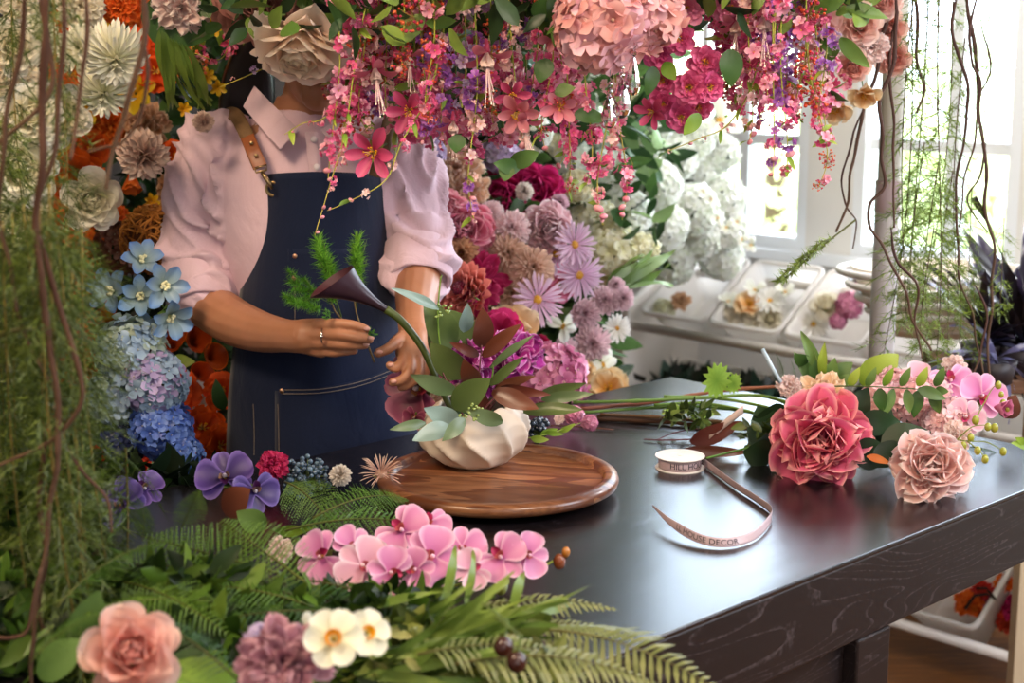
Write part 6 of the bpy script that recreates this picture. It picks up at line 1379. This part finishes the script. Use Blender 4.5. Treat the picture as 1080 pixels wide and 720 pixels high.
sprig_thing('dark_leaf', (740, 462, 2.3), [((728, 466), (782, 447), 20, LBR, 2.28), ((722, 474), (790, 478), 12, LBR, 2.22)], [], 0, '', 'dark red-brown leaves lying above the spool', 'leaf')
m = g_lobed(hx('64882c'), hx('8cac44')).mesh('lobed_leaf', LEAF)
for a, b, rl, lb in (((752, 418), (760, 384), 70, 'bright green lobed leaf standing on the bouquet stems'), ((772, 414), (776, 394), 70, 'small lobed leaf right of the bright standing one'), ((700, 438), (728, 428), 20, 'green lobed leaf hanging under the stems'), ((728, 440), (752, 436), 10, 'green lobed leaf between the stems and woody twig')):
    o = seg('lobed_leaf', [('blade', m)], at(*a, 2.36), at(*b, 2.36), rl, label=lb, cat='leaf', width=.9)
m = MB(); tube(m, [at(804, 368, 2.34), at(813, 385, 2.33), at(823, 403, 2.33)], .0036, hx('a8bcc8'), 10, hx('c8d8e0')); o = link('stem_tube', m.mesh('stem_tube', WAX)); tag(o, 'pale blue wired stem end standing up out of the bouquet', 'stem')
m = MB(); grid(m, lambda u, v: (at(748 + 36 * u, 455 - 28 * u + 9 * v, 2.28), hx('d8c0b0')), 4, 2); o = link('paper_strip', m.mesh('paper_strip', PETAL)); modmesh(o, [('SOLIDIFY', dict(thickness=.0006))]); tag(o, 'cream paper strip wrapped around the bouquet stems', 'paper strip')
leafmass('foliage', [(785, 850, 438, 480, 2.2, 2.3), (785, 850, 438, 480, 2.2, 2.3), (700, 750, 430, 444, 2.32, 2.4), (880, 1000, 435, 460, 2.28, 2.36)], 240, .026, ['3c4c1c', '56682c', '2c3c18', '6c7c38'], 'mossy olive greenery filling the bouquet on the table')
berries(566, 447, 2.28, 34, '0c1018', '2c3848', 60, .0042, 'blue-black berry cluster behind the vase', P(566, 452, .02))
bloom('hydrangea_pink', 606, 438, 2.38, 24, (0, .4), 'small bright pink floret cluster behind the turntable'); bloom('hydrangea_pink', 622, 446, 2.34, 20, (0, .3), 'small bright pink floret tip on the twig'); bloom('carnation_palepink', 590, 442, 2.38, 12, (0, .3), 'tiny pink floret beside the blue-black berries')
sprig_thing('green_sprig', (580, 456, 2.26), [((570, 458), (588, 452), 7, LY, 2.26), ((575, 456), (594, 458), 6, LY, 2.25), ((560, 462), (578, 464), 7, LY, 2.22), ((590, 455), (606, 448), 6, LY, 2.28)], [[(555, 462, 2.25), (580, 457, 2.26), (612, 446, 2.32)]], .0008, '8c9c3c', 'fine yellow-green sprig under the blue-black berries', 'leaf sprig')
sprig_thing('leaf_tip', (1072, 470, 2.1), [((1090, 472), (1068, 466), 12, LY, 2.1), ((1088, 470), (1072, 462), 10, LY, 2.1)], [], 0, '', 'small green leaves poking in at the right edge', 'leaf')
fern('dark', P(985, 478, .012), P(1058, 474, .004), 0, 'thin dark fern tip under the green berries', .5); fern('dark', P(900, 495, .012), P(950, 488, .006), 0, 'thin dark fern tip between the peonies', .7)
sprig_thing('red_leaf', (1062, 440, 2.3), [((1058, 440), (1072, 418), 24, LBR, 2.3)], [], 0, '', 'rust-brown leaf behind the orchid bud', 'leaf')
sprig_thing('orange_leaf', (925, 485, 2.08), [((914, 481), (940, 488), 7, [mleaf('leaf', hx('b86018'), hx('d88430'), .4)], 2.07)], [], 0, '', 'small orange leaf tucked between the peonies', 'leaf')

# ================================================================ foreground left and middle
for r_ in [('orchid_purple', 126, 532, .06, 62, (-.2, .4), 'purple orchid nearest the green curtain'), ('orchid_purple', 152, 516, .06, 46, (.2, .6), 'deep purple orchid beside the larger purple one'), ('orchid_purple', 238, 504, .055, 66, (-.2, .5), 'purple orchid below the deep blue hydrangeas'), ('orchid_purple', 268, 518, .05, 56, (.4, .2), 'purple orchid left of the magenta carnation'),
           ('carnation_magenta', 288, 492, .04, 38, (.0, .5), 'magenta carnation beside the grey-blue berries'), ('pompon_white', 359, 502, .025, 34, (.0, .5), 'cream globe flower right of the grey-blue berries'), ('pincushion', 402, 500, .03, 46, (.0, 1.2), 'pale spidery pincushion bloom beside the turntable'),
           ('rose_peach', 138, 688, .10, 98, (.05, .2), 'peach-pink rose in the lower left corner'), ('carnation_mauve', 298, 700, .09, 104, (.0, .3), 'large dusty mauve carnation at the bottom edge'), ('daffodil', 352, 674, .12, 66, (-.05, .25), 'white daffodil with an orange-yellow trumpet facing us'), ('daffodil', 386, 668, .11, 54, (.5, .3), 'paler daffodil turned to the side behind the first'),
           ('bell_white', 322, 662, .10, 34, (-.3, .4), 'small cream blossom left of the daffodils'), ('carnation_palepink', 296, 580, .03, 30, (.0, .5), 'small peach bloom left of the orchid row'), ('hydrangea_lilac', 272, 672, .10, 34, (-.2, .4), 'lilac bloom above the mauve carnation'),
           ('tulip_pink', 232, 624, 1.7, 0, (0, 0), '')]:
    if r_[4]: bloom(*r_[:6], label=r_[6])
OR = [(340, 590, 58, (-.5, .3)), (372, 578, 44, (.2, .5)), (384, 600, 62, (-.1, .3)), (412, 606, 54, (.2, .1)), (424, 562, 58, (-.2, .5)), (449, 556, 52, (.4, .5)), (455, 590, 64, (.1, .3)), (438, 602, 44, (-.2, .0)), (487, 582, 52, (.1, .5)), (498, 602, 44, (.1, .1)), (528, 590, 56, (-.1, .3)), (556, 588, 48, (.5, .2))]
on = ['nearest the peach bloom', 'with one petal standing up', 'large and low in the middle left', 'drooping under the middle of the row', 'highest beside the fern tips', 'with open petals beside the turntable shadow', 'with the orange throat, front centre', 'folded, close to the strap leaves', 'with two raised petal tips', 'low beside the olive buds', 'broad, second last towards the berries', 'last, beside the reddish buds']
for (x, y, d, f), nm in zip(OR, on): bloom('orchid_pink' if x % 2 else 'orchid_palepink' if x in (384, 498) else 'orchid_pink', x, y - 2, .055, d * 1.12, f, 'pink moth orchid bloom in the table-front row, ' + nm, group='pink orchids along the front')
oc = empty('orchid_spike', at(450, 620, 1.62)); stems(oc, [[(300, 612, 1.62), (360, 622, 1.62), (440, 622, 1.62), (510, 612, 1.63), (560, 602, 1.64), (586, 590, 1.65), (596, 582, 1.65)]], .0022, '7c8c30'); tag(oc, 'green orchid stem carrying the pink blooms and reddish buds', 'stem')
for x, y, s, c in ((590, 592, .0075, '7c4020'), (597, 582, .005, 'a86c20'), (525, 601, .0085, '7c8830'), (528, 618, .0085, '8c9438'), (542, 600, .006, '8c9438')):
    m = MB(); ball(m, at(x, y, 1.62) - oc.location, s, hx(c), 7, 8, (1, 1, 1.3)); part('bud', m, WAX, oc)
for x, y, lb in ((531, 682, 'dark brown berry nearer the strap leaves'), (545, 698, 'dark brown berry at the lower right of the pair')):
    m = MB(); q = P(x, y, .09); e = empty('berry', q); ball(m, (0, 0, 0), .0092, hx('3c1c14'), 9, 10, (1, 1, 1.05)); part('fruit', m, WAX, e); m = MB(); tube(m, [(0, 0, .008), (.004, .01, .02), (-.02, .03, .03)], .0012, hx('5c6c30'), 5); part('stalk', m, STEM, e); tag(e, lb, 'berry', 'brown berries')
berries(325, 502, 2.05, 58, '203040', '5c7484', 110, .0036, 'grey-blue berry cluster in front of the apron', None)
berries(314, 512, 2.02, 40, '18242c', '3c5464', 50, .0036, 'darker blue berry cluster below the grey-blue one', None)
FE = [('bright', (262, 596, .06), (112, 590, .05), -45, 'bright fern frond left of the purple orchids, fronds upward', 1.1), ('bright', (300, 606, .05), (148, 560, .09), -30, 'bright fern frond reaching up to the purple orchid', 1), ('bright', (330, 620, .05), (230, 540, .10), -20, 'bright fern frond below the purple orchid pair', 1),
      ('bright', (120, 612, .07), (238, 664, .05), 20, 'bright fern frond pointing down over the peach rose', .9), ('bright', (240, 640, .04), (90, 636, .08), 10, 'fern frond lying left above the peach rose', .9), ('mid', (330, 640, .04), (190, 610, .07), 0, 'mid-green fern frond in the middle of the heap', .9),
      ('dark', (420, 640, .03), (250, 600, .06), 10, 'dark fern frond left of the orchid row', .8), ('dark', (380, 650, .03), (205, 650, .05), 0, 'dark fern frond above the mauve carnation', .7), ('mid', (300, 508, .05), (352, 556, .03), 20, 'small fern frond below the grey-blue berries', 1), ('mid', (300, 560, .035), (470, 552, .03), 15, 'green fern frond beside the turntable rim', .75),
      ('mid', (330, 546, .05), (436, 520, .04), 20, 'fern frond touching the pincushion bloom', .8), ('bright', (190, 560, .08), (210, 512, .14), -60, 'upright fern tip between the purple orchids', 1), ('bright', (150, 570, .08), (146, 520, .14), -60, 'upright fern tip before the deep purple orchid', 1), ('bright', (110, 580, .09), (138, 524, .14), -60, 'upright fern tip beside the green curtain', .9),
      ('comb', (520, 664, .02), (678, 668, .012), 0, 'olive fern frond pointing right over the black table', .55), ('comb', (470, 650, .03), (655, 634, .03), 10, 'pale olive fern frond uppermost of the right-hand ones', .5), ('comb', (560, 664, .03), (764, 722, .02), 10, 'olive fern frond hanging over the table edge', .8), ('comb', (480, 700, .04), (700, 712, .02), 0, 'olive fern frond along the bottom edge', .8),
      ('comb', (440, 690, .05), (620, 690, .03), 10, 'olive fern frond behind the brown berries', .7), ('mid', (60, 640, .08), (180, 560, .12), -20, 'fern frond inside the green curtain', .9), ('mid', (30, 700, .08), (110, 640, .12), 0, 'fern frond in the bottom left corner', .9), ('dark', (250, 716, .05), (150, 640, .08), 0, 'dark fern frond behind the peach rose', .7), ('dark', (480, 640, .02), (350, 650, .04), 0, 'dark fern frond under the orchid row', .6)]
for k, a, b, rl, lb, w in FE: fern(k, P(a[0], a[1], a[2] + .015), P(b[0], b[1], b[2] + .015), rl, lb, w)
# strap leaves
def strap(a, b, w, mes, Y0, Y1, base, name='strap_leaf'):
    A_ = at(*a, Y0); B_ = at(*b, Y1); L_ = (B_ - A_).length; o = seg(name, [('leaf', random.choice(mes))], A_, B_, U(-60, 60), (CAM - A_), width=pxm(w, Y0) / L_ / .07, label='', cat='leaf'); THINGS[-1] = (THINGS[-1][0], ((a[0] + b[0]) / 2, (a[1] + b[1]) / 2, base))
    return o
for i in range(46):
    x0 = U(360, 480); y0 = U(650, 715); an = U(-.75, .28); Ls = U(70, 170); strap((x0, y0), (min(655, x0 + Ls * cos(an)), y0 + Ls * sin(an) * .8), U(5, 10), LST, P(x0, y0, .03).y, P(x0, y0, .06).y + .02, 'strap')
for a, b, w in (((462, 640), (492, 578), 8), ((490, 640), (506, 568), 7), ((468, 636), (485, 562), 8), ((560, 690), (565, 646), 9), ((556, 648), (618, 628), 14), ((538, 652), (555, 588), 9), ((405, 640), (420, 608), 8)): strap(a, b, w, [LST[1]], 1.42, 1.5, 'strap')
for a, b, w, mes, lb in (((215, 720), (150, 712), 30, LY, 'bright green leaf below the peach rose'), ((250, 716), (180, 700), 34, LY, 'bright broad green leaf between rose and mauve carnation'), ((90, 690), (100, 628), 40, LG, 'round mid-green leaf left of the peach rose'), ((40, 712), (90, 676), 40, LG, 'round shaded leaf in the bottom left corner'), ((290, 560), (330, 558), 14, LY, 'yellowish leaf above the orchid row'), ((236, 540), (262, 516), 30, LBR, 'brown leaf under the purple orchid'), ((280, 556), (250, 540), 26, LG, 'green leaf below the purple orchid'),
                     ((178, 382), (204, 381), 14, LY, 'single bright green leaf beside the powder blue hydrangea'), ((236, 432), (226, 402), 12, LG, 'narrow green leaf among the orange poppies'), ((150, 12), (222, 38), 40, LG, 'large green leaf at the top left beside the carnation'), ((200, 2), (265, -4), 30, LG, 'dark green leaf at the top edge above the yellow flower'),
                     ((548, 178), (522, 172), 12, LG, 'green leaf left of the dangling stem over the magenta peony'), ((538, 172), (568, 162), 16, LG, 'green leaf right of the dangling stem over the magenta peony'), ((536, 174), (532, 190), 14, LG, 'small green leaf pointing down over the magenta peony'), ((484, 142), (480, 160), 14, LG, 'small green leaf before the peach carnation'), ((585, 98), (606, 92), 14, LG, 'grey-green leaf left of the crystal drops'), ((560, 12), (598, 6), 18, LG, 'green leaf at the top edge left of the peach hydrangea'), ((578, 62), (568, 86), 16, LG, 'grey-green leaf hanging under the star flowers'),
                     ((770, 52), (772, 90), 18, LG, 'dark green leaf hanging right of the camellia cluster'), ((738, 120), (722, 142), 16, LY, 'pale green leaf below the camellia cluster'), ((700, 66), (712, 84), 16, LY, 'yellow-green leaf within the camellia cluster'), ((690, 70), (684, 100), 12, LG, 'green leaf hanging beside the crystal drops'), ((886, 40), (916, 72), 16, LG, 'dark green leaf below the pale pink roses'), ((892, 8), (938, 18), 14, LG, 'green leaf at the top right by the post'), ((606, 120), (640, 125), 12, LG, 'green leaf behind the lowest crystal drop')):
    Y = 2.55 if (lb.startswith('single') or lb.startswith('narrow')) else P(a[0], a[1], .04).y if a[1] > 480 else 2.06 if a[0] > 400 else 2.35
    A_ = at(*a, Y); B_ = at(*b, Y - .01); L_ = (B_ - A_).length; seg('single_leaf', [('leaf', random.choice(mes))], A_, B_, U(-30, 30), (CAM - A_), width=pxm(w, Y) / L_ / .3, label=lb, cat='leaf')
# bright strappy bunch at the upper left
for i in range(11): strap((168 + 3 * i, 30 + 2 * i), (176 + 5 * i, 118 + U(-12, 8)), 7, [LST[1]], 2.3, 2.34, 'strapL')
for i in range(14): strap((640 + U(0, 14), 304 + U(-6, 6)), (690 + U(-20, 32), 266 + U(-8, 26)), 11, [LST[0]], 3.1, 3.2, 'strapW')
# straw ball
m = MB(); cN = at(163, 252, 2.62); rN = pxm(34, 2.62)
for i in range(170):
    d = V((U(-1, 1), U(-1, 1), U(-1, 1))).normalized(); ax = V((U(-1, 1), U(-1, 1), U(-1, 1))).normalized(); ps = []
    for k in range(7): ps.append((Matrix.Rotation(.28 * k, 3, ax) @ d) * rN * (1 + .12 * sin(k * 1.7 + i)))
    tube(m, ps, .0016, mixc(hx('8c4c14'), hx('c8843c'), rnd()), 4, cap=False)
ball(m, (0, 0, 0), rN * .82, hx('5c3010'), 8, 12)
o = link('straw_ball', m.mesh('straw_ball', STEM)); o.location = cN; tag(o, 'orange-brown straw nest ball left of the rolled sleeve', 'straw ball')
# white pots behind
for x, y, r, h, lb in ((208, 440, .042, .10, 'small white flower pot under the orange callas'), (216, 480, .05, .07, 'white pot half hidden by the lower orange poppies')):
    p = at(x, y, 2.72); t = empty('flower_pot', (p.x, p.y, p.z - h / 2)); m = MB(); lathe(m, [(0, 0), (r * .75, 0), (r, h), (r * 1.08, h), (r * 1.08, h + .012), (r * .96, h + .012), (r * .9, h * .8), (0, h * .8)], 28); part('pot', m, M_plas, t); m = MB(); lathe(m, [(0, h * .82), (r * .9, h * .82)], 20, hx('2c1c14')); part('soil', m, STEM, t); tag(t, lb, 'flower pot')
# shelf behind carrying the left-hand flowers
m = MB(); c_ = at(170, 540, 2.35); M = Matrix.Translation(V((c_.x, c_.y, 0))) @ Matrix.Rotation(atan2(DA.y, DA.x), 4, 'Z')
t = empty('plant_stand', (c_.x, c_.y, 0)); t.rotation_euler = (0, 0, atan2(DA.y, DA.x)); zt2 = .78
m = MB(); box(m, (-.5, .0, zt2 - .03), (.06, .26, zt2)); part('top', m, M_side, t, False)
for sx in (-.47, .03):
    for sy in (.03, .25): m = MB(); box(m, (sx - .02, sy - .02, 0), (sx + .02, sy + .02, zt2 - .0305)); part('leg', m, M_side, t, False)
tag(t, 'dark stand behind the table carrying the blue hydrangeas', 'plant stand')
leafmass('foliage', [(-20, 240, 600, 660, 1.42, 1.55), (-20, 240, 660, 730, 1.38, 1.44), (180, 470, 625, 680, 1.44, 1.52), (180, 480, 680, 730, 1.36, 1.42), (-30, 100, 480, 620, 1.55, 1.75)], 2600, .035, ['3c5818', '587824', '283c14', '6c8430', '1c3010'], 'mixed green leaves heaped along the front left of the table')
leafmass('foliage', [(380, 560, 660, 690, 1.38, 1.46), (380, 600, 690, 730, 1.32, 1.4)], 520, .035, ['5c6c2c', '8c9448', '3c4c20', 'a8a868'], 'olive leaves heaped under the strap leaves at the bottom')
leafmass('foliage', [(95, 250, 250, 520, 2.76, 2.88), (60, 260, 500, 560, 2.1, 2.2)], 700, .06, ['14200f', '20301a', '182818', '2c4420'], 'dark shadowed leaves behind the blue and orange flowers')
for i in range(7): bloom('bell_white', 740 + 9 * i + U(-3, 3), 200 + 10 * i + U(-10, 10), 3.6, U(14, 20), (U(-.3, .3), U(-.2, .5)))

# ================================================================ automatic labels for the fillers
DESC = {'peony': 'peony', 'rose': 'rose', 'carnation': 'carnation', 'camellia': 'camellia', 'mum': 'chrysanthemum', 'pompon': 'tufted flower', 'hydrangea': 'hydrangea head', 'star': 'star-shaped flower', 'poppy': 'poppy', 'bell': 'small open blossom', 'daisy': 'daisy', 'tuft': 'blossom tuft', 'spray': 'blossom vine', 'aster': 'aster'}
CN = {'palepink': 'pale pink', 'softpink': 'soft pink', 'pinkcream': 'pinkish cream', 'hot': 'hot pink', 'magenta': 'magenta', 'pale': 'pale pink'}
ANC = [(60, 60, 'the cream chrysanthemums'), (20, 150, 'the cream roses'), (110, 190, 'the orange hanging tulip'), (160, 255, 'the straw ball'), (215, 128, 'the pink shoulder'), (240, 50, 'the dark hair'), (150, 320, 'the blue delphinium'), (200, 370, 'the orange callas'), (210, 450, 'the white pots'), (130, 480, 'the navy hydrangea'),
       (314, 62, 'the big cream rose'), (345, 200, 'the apron bib'), (400, 90, 'the cream-skirted fuchsia'), (430, 20, 'the orange blossoms'), (450, 180, 'the shirt sleeve'), (490, 180, 'the peach carnations'), (514, 70, 'the large pink fuchsia'), (545, 205, 'the magenta peonies'), (488, 306, 'the salmon protea'), (590, 110, 'the pink star flowers'), (628, 22, 'the peach hydrangea'), (655, 100, 'the crystal drops'), (725, 80, 'the camellia cluster'), (545, 290, 'the tan chrysanthemums'), (644, 270, 'the ivory hydrangea'), (610, 280, 'the lilac asters'),
       (600, 345, 'the mauve flowers'), (700, 210, 'the white flower bank'), (760, 240, 'the slanting tubs'), (800, 30, 'the window fuchsias'), (781, 140, 'the window mullion'), (865, 150, 'the window frame pier'), (890, 20, 'the pale pink roses'), (930, 100, 'the post'), (582, 400, 'the dusty pink hydrangea'), (420, 690, 'the daffodils'), (500, 620, 'the orchid row'), (545, 690, 'the brown berries'), (190, 90, 'the yellow flowers'), (690, 290, 'the white rack panel'), (480, 400, 'the vase leaves')]
auto = {}
for o, px in THINGS:
    if o.get('label') or not px: continue
    x, y, k = px; a = min(ANC, key=lambda q: hypot(q[0] - x, (q[1] - y)))
    rel = 'beside' if abs(a[0] - x) > abs(a[1] - y) else ('above' if y < a[1] else 'below')
    if hypot(a[0] - x, a[1] - y) < 22: rel = 'right by'
    if k == 'as_left': b = 'feathery green strand of the curtain on the left, hanging in front' if y and o.location.y < 1.5 else 'feathery green strand at the back of the left curtain'
    elif k == 'as_right': b = 'feathery green strand between the post and the right window'
    elif k == 'strap': b = 'narrow olive strap leaf ' + rel + ' ' + a[2]
    elif k == 'strapL': b = 'bright green blade leaf above the small blush globe flower'
    elif k == 'strapW': b = 'green strap leaf below the ivory hydrangea'
    else:
        kk = k.split('_'); c = kk[1] if len(kk) > 1 else ''; b = (CN.get(c, c) + ' ' + DESC.get(kk[0], kk[0])).strip()
        if kk[0] == 'star' and c == 'blue': b = 'blue delphinium bloom'
        if kk[0] == 'tuft': b = {'pink': 'pink', 'pale': 'pale and lilac', 'violet': 'violet and pink', 'coral': 'coral orange'}[c] + ' blossom tuft'
        if kk[0] == 'spray': b = 'hanging ' + {'pink': 'pink', 'pale': 'pale pink', 'violet': 'violet', 'coral': 'coral', 'lilac': 'lilac'}[c] + ' blossom vine'
        b = b + ', ' + rel + ' ' + a[2]
    auto.setdefault(b, []).append((x, o))
ORD = ['leftmost', 'second from the left', 'third from the left', 'fourth from the left', 'fifth from the left', 'sixth from the left', 'seventh from the left', 'eighth from the left', 'ninth from the left', 'tenth from the left', 'eleventh from the left', 'twelfth from the left'] + ['%dth from the left' % i for i in range(13, 60)]
for b, L_ in auto.items():
    L_.sort(key=lambda q: q[0])
    for i, (x, o) in enumerate(L_):
        o['label'] = b if len(L_) == 1 else (b + ', ' + (ORD[i] if i < len(L_) - 1 or len(L_) > 12 else 'rightmost'))
        if len(L_) > 1: o['group'] = b
def plural_groups():
    by = {}
    for o, px in THINGS:
        if not o.get('group') and o.get('category') and o.get('kind') is None: by.setdefault(o['category'], []).append(o)
    for c, L_ in by.items():
        if len(L_) > 3 and c != 'person':
            for o in L_: o['group'] = c + ' in the flower display'
plural_groups()

# ================================================================ light, world, camera
w = bpy.data.worlds.new('World'); bpy.context.scene.world = w; w.use_nodes = True; nt = w.node_tree; bg = nt.nodes['Background']
tcw = nt.nodes.new('ShaderNodeTexCoord'); sx = nt.nodes.new('ShaderNodeSeparateXYZ'); cr = nt.nodes.new('ShaderNodeValToRGB'); nt.links.new(tcw.outputs['Generated'], sx.inputs[0]); nt.links.new(sx.outputs['Z'], cr.inputs[0]); nt.links.new(cr.outputs[0], bg.inputs[0])
cr.color_ramp.elements[0].color = (.72, .85, 1, 1); cr.color_ramp.elements[1].color = (.62, .78, 1, 1); cr.color_ramp.elements[1].position = .8
bg.inputs['Strength'].default_value = 9.5
def area(name, loc, target, size, energy, col, sy=None, portal=False):
    l = bpy.data.lights.new(name, 'AREA'); l.energy = energy; l.color = col; l.size = size
    if sy: l.shape = 'RECTANGLE'; l.size_y = sy
    if portal: l.cycles.is_portal = True
    o = bpy.data.objects.new(name, l); COL.objects.link(o); o.location = loc; o.rotation_euler = (V(target) - V(loc)).to_track_quat('-Z', 'Y').to_euler(); return o
for n_, (al, ar) in enumerate(((a1l, a1r), (a2l, a2r), (a3l, a3r))):
    c = G((al + ar) / 2, .10, (ZS + ZT) / 2); area('window_portal', c, c - DA, ar - al, 1, (1, 1, 1), ZT - ZS, True)
area('overhead_light', (-.95, .9, 2.6), (-.3, 2.4, 1.1), .5, 31, (1, .76, .52))
area('overhead_light', (.9, .6, 2.65), (.3, 2.4, 1.2), .6, 34, (1, .88, .76))  # invented fill, no actual fixture: brightens the canopy from the front
area('front_fill_light', (.5, -1.1, 1.75), (0, 2.3, 1.25), 1.5, 14, (1, .96, .92))  # added soft fill behind the camera, no window there; lifts the cream rose
sun = bpy.data.lights.new('sun', 'SUN'); sun.energy = 4.5; sun.angle = R(22); sun.color = (1, .97, .92); so = bpy.data.objects.new('sun', sun); COL.objects.link(so); so.location = (3, 8, 6); so.rotation_euler = (-(DA * 1.0 + DB * .25 + V((0, 0, .72)))).to_track_quat('-Z', 'Y').to_euler()
area('overhead_light', (.95, 3.0, 2.66), (.75, 4.0, .9), .5, 22, (1, .95, .9))  # extra fill added at the back to brighten the tubs and white flowers
area('side_daylight', (2.4, 1.3, 2.1), (-.1, 2.3, 1.1), 1.0, 48, (.86, .9, 1), 1.4)
cam = bpy.data.cameras.new('camera'); co = bpy.data.objects.new('camera', cam); COL.objects.link(co); co.location = CAM; co.rotation_euler = (R(90) - TH, 0, 0)
cam.sensor_width = 36; cam.lens = 36 * F / 1080; cam.clip_start = .05; cam.dof.use_dof = True; cam.dof.focus_distance = 2.12; cam.dof.aperture_fstop = 5.0
sc_ = bpy.context.scene; sc_.camera = co; sc_.view_settings.view_transform = 'Standard'; sc_.view_settings.look = 'None'; sc_.view_settings.gamma = 1; sc_.view_settings.use_curve_mapping = False; sc_.view_settings.exposure = .35
sc_.cycles.max_bounces = 8; sc_.cycles.diffuse_bounces = 3; sc_.cycles.transparent_max_bounces = 8; sc_.cycles.use_denoising = True; sc_.cycles.sample_clamp_indirect = 6
